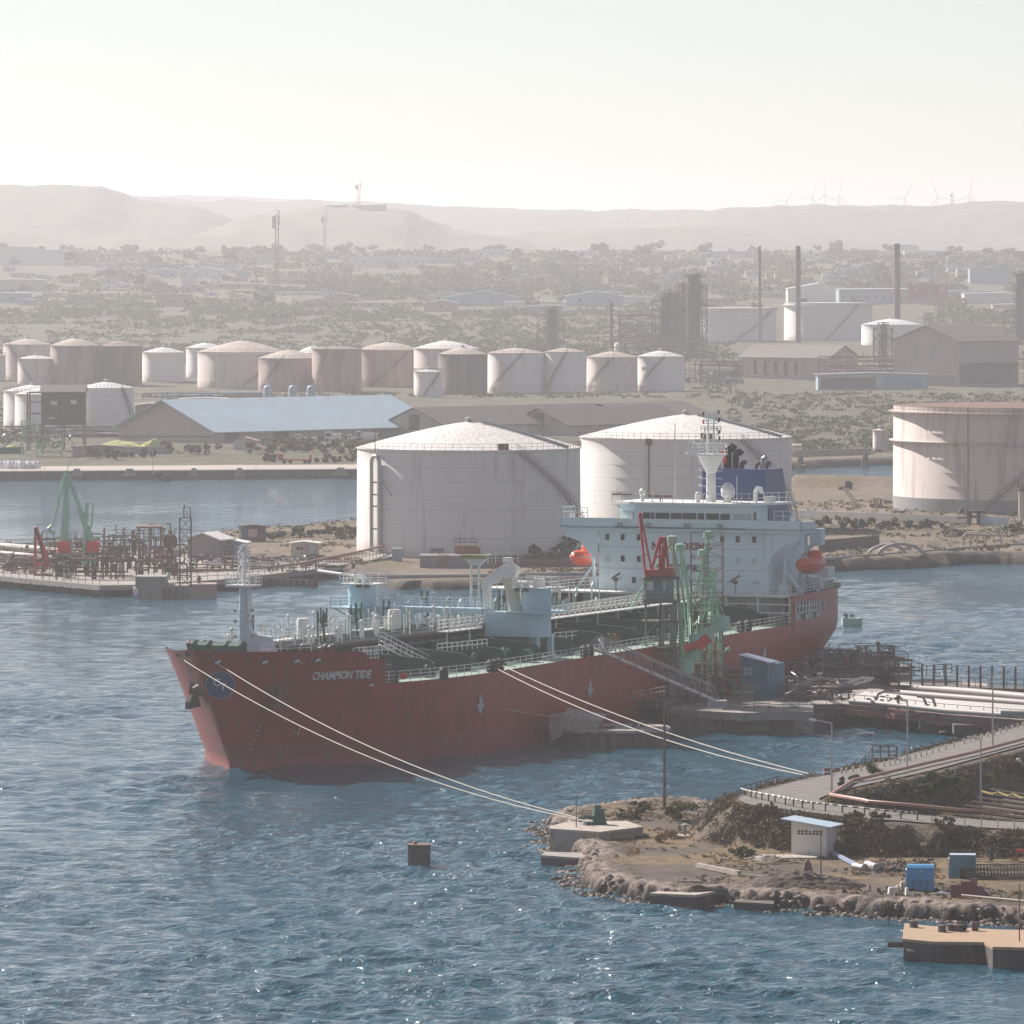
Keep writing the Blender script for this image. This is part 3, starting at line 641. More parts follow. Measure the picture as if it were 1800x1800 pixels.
for k, (xa, xb, yb, h_) in enumerate([(168, 252, 790, 1.6), (246, 292, 790, 1.9), (4, 40, 793, 1.0)]):
    c = FP((xa+xb)/2, yb); w_ = (xb-xa)/2*c.y/F; xs = np.linspace(-1, 1, 40); X, Y = np.meshgrid(xs, xs); rr = np.hypot(X, Y)
    Z = np.clip(1.05-rr**1.6, 0, 1)*(h_+.3*h_*(fbm(X*3+k*5, Y*3, 3, 3)-.5)*2); Z = Z - .3
    o = np_mesh("sulphur_heap", np.stack([X*w_, Y*w_*.6, Z], -1).reshape(-1, 3), gridfaces(40, 40), m_sulf, smooth=True); o.location = c + Vector((0, 0, .9))
    tag(o, ["long low bright yellow powder heap behind the quay wall", "taller yellow powder heap with a round top beside the long one", "small yellow powder heap at the left edge of the quay"][k], "powder heap", "yellow powder heaps")
def wallseg(label, a, b, h_, th=.4, mat=None, name="wall", cat="wall", base=.6):
    a, b = Vector(a), Vector(b); d_ = b-a; L = d_.length; mid_ = (a+b)/2; mb = MB(); e = math.atan2(d_.y, d_.x)
    v = []
    for (s_, p_) in ((0, a), (1, b)):
        n_ = Vector((-math.sin(e), math.cos(e), 0))*th/2
        v += [p_-n_-Vector((0,0,base)), p_+n_-Vector((0,0,base)), p_+n_+Vector((0,0,h_)), p_-n_+Vector((0,0,h_))]
    mb.add(v, [(0,3,2,1),(4,5,6,7),(0,1,5,4),(1,2,6,5),(2,3,7,6),(3,0,4,7)])
    return tag(mb.build(name, mat or m_conc, loc=mid_), label, cat)
wallseg("low grey concrete wall holding back the yellow heaps", FP(200, 797), FP(302, 797), 1.7, mat=m_grey)
wallseg("green-stained low wall at the left end of the quay yard", FP(-20, 797), FP(42, 797), 1.6, mat=m_deck)
wallseg("long pale pipe bridge rail running past the warehouse front", FP(90, 778) + Vector((0, 0, 1.5)), FP(370, 778) + Vector((0, 0, 1.5)), .25, .3, m_steel, "pipe_bridge", "pipe bridge", .05)
gable("kiosk", "small white hut with a pinkish roof in front of the warehouse", "hut", FP(410, 790), R(-5), 6, 4, 2.2, .8, m_plasterw, M("pink roof", (.45,.25,.22), .7), [('f', 3.6, .3, 2.2, 1.8, m_roofdark)])
gable("shed", "low reddish brick shed right of the third white tank", "shed", FP(238, 745), R(0), 9, 5, 5.5, .5, m_brick, m_plasterw)
gable("shed", "long low pink shed with small dark openings behind the blue roof", "shed", FP(318, 716), R(2), 17, 6, 2.6, .4, m_pinkw, m_plasterw, [('f', 3+3*k, 1, 1, 1, m_glass) for k in range(4)])
gable("shed", "low broken concrete hut in scrub behind the hoist", "shed", FP(128, 802), R(-4), 13, 5, 2.2, .4, m_pinkw, m_roofdark)
# ================================================================ STACKS AND COLUMNS
def stack(lab, px, ytop, ybase, wpx, mat, top=True):
    c = FP(px, ybase); s = c.y/F; h = (ybase-ytop)*s; r = wpx/2*s; t = thing("chimney", lab, "chimney", c, 0, "tall refinery stacks")
    mb = MB(); mb.lathe((0,0,0), [(r*1.08, -1), (r, h*.3), (r*.97, h*.86)], 16); mb.build("shaft", mat, t, smooth=True)
    mb = MB(); mb.lathe((0,0,0), [(r*.97, h*.86), (r*.95, h), (r*.8, h), (r*.8, h-2), (.02, h-2)], 16); mb.build("sooty_top", m_steel, t)
    mb = MB(); mb.lathe((0,0,0), [(r*1.1, h*.5), (r*1.1, h*.5+.5)], 16); mb.build("band", m_rust, t)
m_stack = M("stack brown", (.17, .135, .13), .8, var=.15, col2=(.28,.16,.15), amt=(.55,.8), scale=.1)
stack("thin leftmost of the three tall stacks", 1335.5, 433, 604, 5, m_stack)
stack("middle of the three tall stacks", 1403, 432, 607, 9, m_stack)
stack("thickest and rightmost of the three tall stacks", 1577, 428, 606, 11, m_stack)
stack("short lone stack left of the refinery frames", 1074.5, 531, 622, 7, m_stack)
m_ref = M("refinery rust brown", (.12, .085, .082), .75, .1, var=.3, scale=.4)
def column(lab, px, ytop, ybase, wpx, frame=(0, 0, 0), nring=6, group="refinery columns"):
    c = FP(px, ybase); s = c.y/F; h = (ybase-ytop)*s; r = wpx/2*s; t = thing("distillation_column", lab, "refinery column", c, 0, group)
    mb = MB(); mb.lathe((0,0,0), [(r, -1), (r, h*.985), (r*.7, h*.995), (.05, h)], 14); mb.build("vessel", m_ref, t, smooth=True)
    mb = MB()
    for k in range(nring):
        z = h*(.25+.7*k/max(1, nring-1)); mb.lathe((0,0,z), [(r, 0), (r*1.35+.9, 0), (r*1.35+.9, .35), (r, .35)], 14)
        mb.rail([((r*1.35+.9)*math.cos(q), (r*1.35+.9)*math.sin(q), z) for q in np.linspace(0, 6.283, 9)], 1.6, 2.5, .13, 2)
    mb.build("platform", m_steel, t)
    mb = MB(); mb.path([(r+.4, -.3, 0), (r+.4, -.3, h*.9), (r*.3, 0, h+1), (0, 0, h+.2)], .3, 6); mb.path([(-r-.4, -.3, 0), (-r-.4, -.3, h*.8)], .2, 6); mb.build("riser_pipe", m_galv if lab.startswith("tall") else m_ref, t)
    if frame[2]:
        mb = MB(); fx, fw, fy = frame; mb.lattice(((fx-px)*s, 0), fw*s, 6, -1, (ybase-fy)*s, 4, .32, .2); mb.build("steel_frame", m_ref, t)
column("tall dark column with caged platforms, highest in the refinery", 1220, 480, 628, 22, (1238, 9, 500), 7)
column("slim column in a lattice frame behind the pale blue tanks", 970, 541, 616, 17, (968, 46, 562), 5)
column("slim column at the right edge of the picture, behind the stilted hall", 1793, 478, 600, 16, (1782, 34, 545), 5)
column("pinkish column in scaffolding in front of the stilted hall", 1552, 570, 646, 9, (1552, 32, 577), 4)
for k, (x, yt, w_) in enumerate([(1165, 519, 8), (1176, 512, 9), (1188, 516, 9)]):
    column(["left", "middle", "right"][k] + " column of the tight trio beside the tall dark column", x, yt, 624, w_, (1176, 58, 527) if k == 1 else (0,0,0), 3)
column("narrow column squeezed between the trio and the tall dark column", 1200, 498, 626, 5, (1200, 14, 500), 3)
c = FP(1120, 622); s = c.y/F; t = thing("refinery_structure", "open steel process frame over three pale drums", "steel frame", c); mb = MB()
mb.lattice((0, 0), 64*s, 12, -1, 68*s, 4.5, .35, .22); mb.lattice((-14*s, 0), 30*s, 10, -1, 60*s, 4, .2, .12); mb.build("steel_frame", m_ref, t)
mb = MB(); mb.b2(-40*s, 24*s, -7, 7, 22*s, 24*s); mb.b2(-32*s, 30*s, -6, 6, 42*s, 43*s); mb.b2(-30*s, 30*s, -6, 6, 66*s, 68*s); mb.build("platform", m_ref, t)
for k in range(3):
    mb = MB(); mb.lathe(((-32+22*k)*s, -8, 0), [(9*s, -1), (9*s, 15*s), (7*s, 19*s), (.1, 21*s)], 14); mb.build("drum", m_tankA if k < 2 else m_tankB, t, smooth=True)
# pipe racks: tangled process piping
def piping(label, x0, x1, y0, y1, hgt, seed, mats, n=70):
    rs = random.Random(seed); c = FP((x0+x1)/2, y1); t = thing("pipe_rack", label, "pipe rack", c); s = c.y/F; w_ = (x1-x0)/2*s; dep = 30
    for j, mm in enumerate(mats):
        mb = MB()
        for _ in range(n // len(mats)):
            x = rs.uniform(-w_, w_); y = rs.uniform(0, dep); z = rs.uniform(.3, hgt); k = rs.random()
            if k < .5: mb.tube((x, y, z), (min(w_, x+rs.uniform(6, 22)), y, z), rs.choice((.12, .2, .3)), n=6)
            elif k < .85: mb.tube((x, y, -.5), (x, y, z*1.2), rs.choice((.1, .16, .22)), n=5)
            else: mb.lathe((x, y, 0), [(.9, -.5), (.9, z*.5), (.2, z*.5+.5)], 10)
        tag(mb.build("piping", mm, t), kind="stuff")
    mb = MB()
    for x in np.arange(-w_, w_, 6.5):
        for y in (2, 9): mb.tube((x, y, -1), (x, y, hgt), .14, n=4)
        mb.tube((x, 2, hgt), (x, 9, hgt), .12, n=4)
    for y in (2, 9): mb.tube((-w_, y, hgt), (w_, y, hgt), .13, n=4); mb.tube((-w_, y, hgt*.55), (w_, y, hgt*.55), .11, n=4)
    mb.build("rack_frame", m_ref, t)
piping("tangle of process pipes between the last far tank and the cream hall", 1205, 1308, 636, 672, 8, 5, [m_ref, m_galv, m_steel], 110)
piping("pipes and vessels between the two factory halls", 1440, 1580, 650, 668, 9, 6, [m_ref, m_steel, m_pinkpipe], 90)
piping("dark pipework at the foot of the columns", 1075, 1240, 625, 634, 10, 7, [m_ref, m_steel, m_ref], 110)
piping("low pale pipework behind the pink shed", 250, 460, 696, 705, 2.5, 8, [m_galv, m_ref, m_blue], 60)
piping("low pipework on the ground under the white tanks", 0, 240, 757, 770, 3, 9, [m_steel, m_ref, m_galv], 70)
# ================================================================ VEGETATION
f_dark = foliage("olive scrub leaves", (.030, .038, .016), (.055, .060, .026), 1.2)
f_mid = foliage("grey green leaves", (.052, .060, .028), (.085, .085, .040), 1.0)
f_lite = foliage("bright green leaves", (.090, .110, .022), (.150, .160, .040), 2.0)
f_dry = foliage("dry brown twigs", (.085, .064, .042), (.155, .118, .076), 2.0, .1)
f_gold = foliage("dry golden grass", (.22, .13, .045), (.32, .21, .09), 2.0, .2)
f_far = foliage("far scrub", (.062, .074, .030), (.12, .115, .052), .03, .15)
f_farr = foliage("far reddish scrub", (.10, .065, .045), (.075, .065, .04), .03, .15)
def leafcloud(rs, centers, radii, n, size, flat=.7, up=.0):
    "n leaf quads spread in the shells of several ellipsoid clumps"
    centers, radii = np.array(centers, float), np.array(radii, float); k = rs.randint(0, len(centers), n)
    dv = rs.normal(size=(n, 3)); dv /= np.linalg.norm(dv, axis=1, keepdims=True); rad = rs.uniform(.45, 1.0, (n, 1))**.6
    c = centers[k] + dv*rad*radii[k][:, None]*np.array([1, 1, flat]); 
    a = rs.normal(size=(n, 3)); a /= np.linalg.norm(a, axis=1, keepdims=True); b_ = np.cross(a, rs.normal(size=(n, 3))); b_ /= np.linalg.norm(b_, axis=1, keepdims=True) + 1e-9
    s = size*rs.uniform(.5, 1.3, (n, 1)); a, b_ = a*s, b_*s*.6
    V = np.stack([c-a-b_, c+a-b_, c+a+b_, c-a+b_], 1).reshape(-1, 3); return V, np.arange(n*4).reshape(-1, 4)
def plant(name, label, cat, loc, h, w_, mat, rs_seed, n=260, size=.22, trunk=True, group=None, clumps=7, rz=0, base=.25):
    rs = np.random.RandomState(rs_seed); t = thing(name, label, cat, loc, rz, group); cs = []; rr = []
    for _ in range(clumps):
        a = rs.uniform(0, 6.28); q = rs.uniform(0, .75)**.6; cs.append((q*w_/2*math.cos(a), q*w_/2*math.sin(a), h*rs.uniform(base+.18, .82))); rr.append(min(w_, h)*rs.uniform(.17, .33))
    V, Fc = leafcloud(rs, cs, rr, n, size); V[:, 2] = np.maximum(V[:, 2], .02)
    o = np_mesh("crown", V, Fc, mat); o.parent = t; KIDS.setdefault(t.name, []).append(o)
    mb = MB(); th = max(.04, h*.028)
    if trunk: mb.tube((0, 0, -.3), (.06*h*rs.normal()*.5, 0, h*base*1.2), th*1.4, th, 7)
    for i, c_ in enumerate(cs[:6]):
        z0 = h*base*1.1 if trunk else -.1; mb.tube((0, 0, z0), c_, th*.75, th*.25, 5)
    mb.build("trunk" if trunk else "stem", m_wood, t); return t
protos = [plant("tree", "", "tree", (0, 0, -400), 7.0, 8.5, m_, sd_, 420, .55, clumps=9, base=.18) for m_, sd_ in ((f_far, 1), (f_farr, 2), (foliage("far dark leaves", (.045,.055,.026), (.07,.078,.036)), 3))]
first = [True]*3
def town_tree(px, py, sc, k, label):
    loc = FP(px, py) - Vector((0, 0, .3)); o = protos[k]
    if first[k]: first[k] = False
    else: o = copy_tree(o)
    o.location = loc; o.rotation_euler = (0, 0, random.uniform(0, 6)); o.scale = (sc*random.uniform(1, 1.35), sc*random.uniform(1, 1.3), sc); o["label"] = label; o["group"] = "trees of the far town and its skyline"
hue = ["grey-green", "reddish-brown", "dark green"]
refs = [(0, "behind the big pale building at far left"), (120, "near the red-roofed blocks at far left"), (220, "among the far left houses"), (330, "left of the lattice radio mast"), (430, "close to the lattice radio mast"), (520, "under the low hill with reservoirs"), (620, "left of the long white hall"), (700, "over the long white hall"), (800, "right of the long white hall"), (900, "in the middle of the town skyline"), (1000, "above the slim refinery column"), (1100, "above the short stack"), (1200, "above the tall dark column"), (1310, "by the thin left stack"), (1400, "between the first two stacks"), (1500, "between the middle and right stacks"), (1600, "right of the thickest stack"), (1700, "at the far right of the skyline"), (1790, "at the right edge of the town")]
rt = random.Random(11)
for i in range(95):
    px = rt.uniform(-20, 1820); py = rt.choice([rt.uniform(440, 452), rt.uniform(446, 480), rt.uniform(460, 560)]); k = rt.choice([0, 0, 1, 2]); sc = rt.uniform(.7, 1.5)
    ref = min(refs, key=lambda q: abs(q[0]-px))[1]
    size = "small" if sc < .95 else ("medium" if sc < 1.25 else "large")
    row = "on the skyline" if py < 452 else ("in the upper rows" if py < 480 else "lower down among the roofs")
    town_tree(px, py, sc, k, f"{size} {hue[k]} tree {row.replace('lower down among the roofs', 'among the roofs')}, {ref}")
# far scrub: one mass nobody could count
def scrub_mass(name, label, n, yr, mat, seed, size, hr, wr, leaves=26, skip=None):
    rs = np.random.RandomState(seed); Vs = []; 
    pxs = rs.uniform(-60, 1860, n); pys = rs.uniform(yr[0], yr[1], n)
    for px, py in zip(pxs, pys):
        if skip and skip(px, py): continue
        c = FP(px, py); h = rs.uniform(*hr); w_ = rs.uniform(*wr)
        if vnoise(np.array(px/60.), np.array(py/14.), seed) < .24: continue
        V, _ = leafcloud(rs, [(c.x+rs.normal()*w_*.3, c.y+rs.normal()*w_*.3, c.z+h*.35) for _ in range(3)], [w_*.38]*3, leaves, size, h/w_*.9); Vs.append(V)
    V = np.concatenate(Vs); Fc = np.arange(len(V)).reshape(-1, 4); return tag(np_mesh(name, V, Fc, mat), kind="stuff")
HPX = []
def blocked(px, py):
    for q in HPX:
        if abs(px-q[0]) < q[1]/2+2 and -q[2]*.5 < py-q[3] < q[2]*.75: return True
    return (py > 640 and 455 > px > 100 and py > 700) or (640 < py < 692 and px < 1215) or (595 < py < 692 and 1290 < px < 1800) or (530 < py < 600 and 1205 < px < 1625) or (py > 700 and 690 < px < 1280)
# ================================================================ TOWN
wallc = [M("town cream wall", (.52,.47,.42), .8), M("town white wall", (.68,.66,.64), .8), M("town pink wall", (.45,.30,.27), .8), M("town blue wall", (.32,.40,.45), .8), M("town ochre wall", (.46,.36,.22), .8)]
roofc = [M("town pale roof", (.66,.64,.64), .5), M("town red roof", (.30,.12,.09), .7), M("town grey roof", (.33,.33,.35), .6), M("town teal roof", (.30,.45,.46), .5)]
wn_ = ["cream", "white", "pink", "pale blue", "ochre"]; rn_ = ["pale roof", "red roof", "grey roof", "teal roof"]
def house(px, py, wpx, hpx, dep, wc, rc, label=None, flat=False, nwin=3, ang=0.0, rise=None):
    c = FP(px, py); s = c.y/F; W_, h_ = wpx*s, hpx*s
    ref = min(refs, key=lambda q: abs(q[0]-px))[1]
    lab = label or f"{'long' if W_ > 28 else 'small'} {wn_[wc]}-walled building with a {rn_[rc]}, {ref}"
    wins = [('f', W_*(k+.5)/nwin-.6, h_*.4, 1.3, min(1.3, h_*.3), m_glass) for k in range(nwin)] if nwin else []
    gable("house" if W_ < 28 else "hall", lab, "building", c - Vector((W_/2, 0, 0)), ang, W_, dep, h_, .3 if flat else (rise or max(1, W_*.09)), wallc[wc], roofc[rc], wins, group="buildings of the far town", over=.5)
spec = [
 (40, 466, 190, 26, 60, 1, 0, "very large white factory hall with stepped pale roofs at far left", True, 6),
 (20, 447, 75, 12, 30, 2, 1, "red-topped block above the white factory hall at far left", True, 3),
 (140, 466, 55, 22, 20, 2, 0, "pink three-bay block just right of the white factory hall", True, 4),
 (232, 464, 45, 13, 14, 0, 1, "cream house with three arches left of the mast", False, 3),
 (285, 490, 52, 14, 16, 3, 0, "pale blue two-gabled building below the low hill's left foot", False, 3),
 (355, 488, 80, 12, 18, 1, 0, "white L-shaped building with a bright roof left of the mast", False, 4),
 (375, 470, 50, 13, 14, 0, 0, "cream school-like building with a row of windows", True, 6),
 (465, 462, 75, 16, 18, 0, 1, "wide cream building behind the lattice mast", True, 5),
 (30, 510, 95, 18, 30, 0, 0, "flat brown-sided hall with a long pale roof at the left edge", True, 0),
 (20, 534, 60, 18, 25, 3, 0, "lower flat hall with a pale roof at the left edge", True, 1),
 (305, 540, 62, 22, 18, 2, 2, "pinkish two-storey block with dark window bands", True, 3),
 (205, 510, 55, 9, 12, 1, 0, None, False, 2), (160, 505, 40, 10, 12, 4, 1, None, False, 2), (120, 500, 30, 14, 10, 4, 2, None, True, 2),
 (255, 500, 50, 10, 12, 0, 3, None, False, 2), (420, 508, 90, 9, 14, 2, 0, None, True, 3), (540, 522, 110, 8, 10, 1, 0, None, True, 4),
 (500, 498, 60, 8, 12, 0, 2, None, False, 3), (340, 515, 40, 12, 10, 2, 0, None, False, 2), (370, 522, 26, 8, 9, 1, 0, None, True, 1),
 (685, 470, 130, 19, 25, 1, 0, "long white hall with many small windows on the upper slope", True, 10),
 (775, 464, 50, 8, 12, 3, 0, None, True, 2), (820, 459, 50, 8, 14, 0, 2, None, False, 2), (865, 452, 60, 11, 12, 1, 1, None, False, 3),
 (650, 540, 70, 8, 14, 0, 0, None, True, 3), (790, 530, 75, 10, 14, 0, 0, None, False, 2), (850, 536, 130, 13, 20, 3, 3, "long low blue-roofed hall right of the dark trees, mid town", False, 0),
 (775, 545, 60, 12, 14, 2, 0, None, False, 1), (940, 540, 110, 9, 15, 1, 0, "long low white shed above the slim lattice column", True, 0),
 (960, 546, 60, 8, 12, 3, 0, None, True, 0), (1045, 536, 100, 15, 22, 3, 3, "broad pale blue hall left of the short stack", False, 2),
 (1068, 522, 50, 8, 12, 1, 0, None, True, 3), (1120, 530, 80, 8, 14, 1, 0, None, True, 0), (600, 530, 60, 9, 12, 2, 0, None, False, 2), (560, 540, 60, 9, 12, 2, 1, None, False, 2),
 (1275, 452, 110, 9, 20, 0, 2, "long low grey-roofed hall on the skyline left of the stacks", True, 0), (1290, 455, 18, 8, 8, 1, 0, None, True, 0),
 (1585, 434, 60, 11, 12, 1, 0, "pale white block on the ridge beside the thickest stack", True, 0),
 (1700, 446, 220, 4, 18, 1, 0, "very long low shed with a bright roof on the right skyline", True, 0),
 (1420, 452, 60, 6, 12, 1, 0, None, True, 2), (1445, 466, 50, 8, 12, 0, 0, None, False, 3), (1350, 523, 60, 9, 12, 0, 3, None, True, 2), (1250, 535, 40, 10, 10, 4, 0, None, True, 3), (1280, 533, 30, 9, 10, 2, 1, None, True, 2),
 (1355, 500, 40, 7, 10, 2, 1, None, False, 2), (1460, 490, 30, 6, 9, 0, 0, None, False, 1), (1510, 478, 30, 7, 9, 0, 0, None, False, 1), (1700, 484, 36, 12, 10, 0, 0, "cream two-storey house above the red billboard", True, 3),
 (1740, 500, 70, 28, 20, 3, 2, "tall grey-blue block right of the red billboard", True, 0),
 (1440, 530, 110, 22, 30, 1, 0, "white-roofed hall end behind the second flat tank", False, 0),
 (1560, 534, 170, 25, 40, 3, 0, "big grey hall with a white roof and column front behind the stacks", True, 12),
 (1760, 534, 130, 18, 25, 1, 0, "wide white shed at the right edge beyond the red billboard", True, 0),
 (1700, 518, 90, 6, 14, 3, 0, None, True, 0), (1780, 545, 70, 9, 12, 0, 0, None, True, 0)]
rh = random.Random(77); fx_ = ["red-roofed", "tile-topped", "plain", "boxy", "gabled", "shady"]
for i in range(84):
    px = rh.uniform(-5, 520) if i % 5 < 3 else rh.uniform(470, 1800); py = rh.uniform(450, 542) if px < 470 else rh.uniform(446, 500); wc = rh.randrange(5); rc = rh.choice((0, 0, 1, 1, 2)); fl_ = rh.random() < .4
    ref = min(refs, key=lambda q: abs(q[0]-px))[1]
    spec.append((px, py, rh.uniform(16, 46), rh.uniform(5, 11), 12, wc, rc, f"{'flat' if fl_ else 'gabled'} {wn_[wc]} house, {rn_[rc]}, {'high' if py < 475 else ('midway' if py < 505 else 'low')}, {ref}", fl_, rh.randrange(1, 4)))
for q in spec: house(*q); HPX.append((q[0], q[2], q[3]+3, q[1]))
# red billboard with pale rows of marks
c = FP(1631, 535); s = c.y/F; t = thing("billboard", "large faded red billboard with two pale round emblems", "billboard", c)
mb = MB(); mb.b2(-36*s, 36*s, -.3, .3, 10*s, 36*s); mb.build("panel", M("faded red panel", (.36, .09, .10), .7), t)
mb = MB(); [mb.b2(x*s-.3, x*s+.3, -.2, .2, -1, 10*s) for x in (-30, 0, 30)]; mb.build("post", m_steel, t)
mb = MB()
for x, r_ in ((25, 5.5), (-22, 3.2)): mb.tube((x*s, -.5, 25*s), (x*s, -.32, 25*s), r_*s, n=20)
mb.build("emblem", M("faded emblem", (.55, .36, .36), .7), t)
for i, bd in enumerate(("START", "JAN THIEL")):
    pass
# masts
def mast(label, px, ytop, ybase, loc=None, wm=1.6, drums=3):
    c = loc or FP(px, ybase); s = c.y/F; h = (ybase-ytop)*s; t = thing("radio_mast", label, "radio mast", c); mb = MB()
    mb.lattice((0, 0), wm, wm, -1, h, 6, .28, .16); mb.build("lattice", m_ref, t); mb = MB()
    for k in range(drums): mb.tube((-wm, -.8, h*(.86+.05*k)), (-wm, -1.6, h*(.86+.05*k)), 1.3, n=12); mb.b2(wm*.6, wm*.6+.6, -.8, .2, h*.88+k*3, h*.88+2.4+k*3)
    mb.build("antenna", m_galv, t); mb = MB(); mb.tube((0,0,h), (0,0,h+5), .15); mb.build("spike", m_ref, t)
mast("tall lattice radio mast rising from the far left houses", 487, 378, 520, wm=1.8)
mast("radio mast in front of the low hill, left of its reservoirs", 571, 375, 436, wm=1.8)
mast("radio mast standing on top of the low hill", 631, 325, 367, D(631, 367, 6400), 2.2)
mast("thin mast on the ridge between two wind turbines", 1674, 341, 360, D(1674, 360, 7700), 2.0, 1)
for (x, w_, lab) in ((592, 42, "left of two pale reservoirs on the low hilltop"), (648, 62, "right and wider of two pale reservoirs on the low hilltop")):
    c = D(x, 369, 6380); s = c.y/F; t = thing("water_reservoir", lab, "reservoir", c, 0, "hilltop reservoirs"); mb = MB(); mb.lathe((0,0,0), [(w_/2*s, -30), (w_/2*s, 8*s)], 40); mb.build("shell", m_plaster, t)
    mb = MB(); mb.lathe((0,0,0), [(w_/2*s+.6, 8*s), (w_/2*s+.6, 8*s+.8), (.1, 8*s+1.6)], 40); mb.build("roof", m_plasterw, t)
mt = M("turbine white", (.9, .9, .9), .4, var=.03)
for i, (x, yh, yb, d_, a0, lab) in enumerate([(1590, 349, 363, 11300, 62, "leftmost of the three clear wind turbines on the right ridge"), (1648, 347, 361, 11300, 110, "middle of the three clear wind turbines on the right ridge"), (1704, 345, 359, 11300, 78, "rightmost of the three clear wind turbines on the right ridge"),
    (1475, 345, 362, 11800, 80, "faint wind turbine nearest the clear three"), (1451, 343, 362, 11800, 92, "faint wind turbine, second left of the clear three"), (1428, 347, 362, 11800, 70, "faint wind turbine, third left of the clear three"), (1382, 353, 362, 11800, 55, "faintest wind turbine at the left of the row")]):
    c = D(x, yb+14, d_); s = d_/F; h = (yb+14-yh)*s; t = thing("wind_turbine", lab, "wind turbine", c, 0, "wind turbines on the ridge")
    mb = MB(); mb.tube((0,0,-5), (0,0,h), 1.5, .9, 12); mb.build("tower", mt, t, smooth=True); mb = MB(); mb.b2(-1.6, 1.6, -3, 5, h-1.5, h+1.9); mb.build("nacelle", mt, t)
    for k in range(3):
        a = R(a0+120*k); L = 27*(d_/8300)*1.0; e = Vector((math.cos(a), 0, math.sin(a))); n_ = Vector((-math.sin(a), 0, math.cos(a))); o_ = Vector((0, -4, h)); mb = MB()
        mb.extr([o_+n_*.5, o_+e*L*.2+n_*.8, o_+e*L, o_+e*L*.97-n_*.3, o_-n_*.6], (0, -.5, 0)); mb.build("blade", mt, t)
# ================================================================ LEFT QUAY AND FAR SHORE
def shore_y(px): return np.interp(px, [p[0] for p in farshore_px], [p[1] for p in farshore_px])
a, b_ = P(-200, shore_y(-200), 0), P(690, shore_y(690), 0); mb = MB()
for i in range(20):
    p_, q_ = a.lerp(b_, i/20), a.lerp(b_, (i+1)/20); mb.add([(p_.x,p_.y-.2,-1.2),(q_.x-.15,q_.y-.2,-1.2),(q_.x-.15,q_.y-.2,2.1),(p_.x,p_.y-.2,2.1),(p_.x,p_.y+4,-1.2),(q_.x-.15,q_.y+4,-1.2),(q_.x-.15,q_.y+4,2.1),(p_.x,p_.y+4,2.1)], [(0,1,2,3),(3,2,6,7),(1,5,6,2),(4,0,3,7),(5,4,7,6)])
tag(mb.build("quay_wall", m_concd, loc=(a+b_)/2), "long dark quay wall along the far left waterfront", "quay wall")
mb = MB(); k = 34; mb.add([a+Vector((-.0,3.8,2.14)), b_+Vector((0,3.8,2.14)), b_+Vector((0,k,2.2)), a+Vector((0,k,2.2))], [(0,1,2,3)]); tag(mb.build("pavement", m_concl), kind="structure")
m_bag = M("white woven sack", (.74, .74, .78), .7, var=.06)
b0 = None
for i in range(14):
    c = P(2+i*5.0, 823.5, 2.25); lab = "white bulk sack in the row at the left edge of the quay"
    if b0 is None:
        b0 = MB(); b0.lathe((0,0,0), [(.45,0),(.62,.25),(.66,.8),(.55,1.25),(.28,1.45),(.12,1.7)], 10); b0 = tag(b0.build("bulk_sack", m_bag, smooth=True), lab, "sack", "row of white bulk sacks"); b0.location = c; b0.scale = (1,1,1.15)
    else:
        o = b0.copy(); COL.objects.link(o); o.location = c + Vector((0, random.uniform(-1, 3), 0)); o.rotation_euler = (0, 0, i)
for x, w_, y, lab in ((135, 15, 836, "squat concrete mooring block behind the green loading arms"), (228, 17, 836, "largest concrete mooring block on the far quay"), (341, 12, 835.5, "rounded low mooring block right of the tyre bundle"), (421, 12, 835, "narrow tapered mooring block on the far quay"), (599, 18, 834, "low wide mooring block near the white tank")):
    c = P(x, y, 2.2); t = MB(); s = c.y/F; t.box((0,0,.8), (w_*s*1.1, 1.6, 1.6 if w_ != 12 else 1.7), 0, .62); t.box((0,0,.1), (w_*s*1.3, 2.2, .3)); tag(t.build("mooring_block", m_conc, loc=None), lab, "mooring block", "mooring blocks on the far quay").location = c
t = thing("tyre_fender", "bundle of black tyres hung on the far quay edge", "fender", P(286, 843, .3)); 
for k in range(5): mb = MB(); mb.lathe((0, 0, 0), [(.5, -.3), (.85, -.25), (.95, 0), (.85, .25), (.5, .3)], 14); o = mb.build("tyre", m_tyre, t); o.rotation_euler = (R(90), 0, R(10*k-20)); o.location = (-1.7+.85*k, -.5, .7+.35*math.sin(k*1.57))
def lamp_pole(label, base, h, arm=1.5, adir=0.0, tilt=0.25, r=.07, head=(.9, .28, .12), group=None, mat=None, hm=None, cat="lamp post", rz=0.0):
    t = thing("lamp_post", label, cat, base, rz, group); mb = MB(); mb.tube((0,0,-.3), (0,0,h), r*1.25, r*.8, 8)
    e = Vector((math.cos(adir), math.sin(adir), 0)); tip = Vector((0,0,h)) + e*arm + Vector((0,0,arm*tilt))
    if arm > .05: mb.tube((0,0,h), tip, r*.7, r*.6, 6)
    mb.build("pole", mat or m_galv, t); mb = MB(); hc = tip + e*head[0]*.5
    mb.tube(tip - e*.05, tip+e*head[0]+Vector((0,0,head[0]*tilt*.8)), head[2]*1.0, head[2]*.8, 8); mb.build("lamp_head", hm or m_white, t, smooth=True); return t
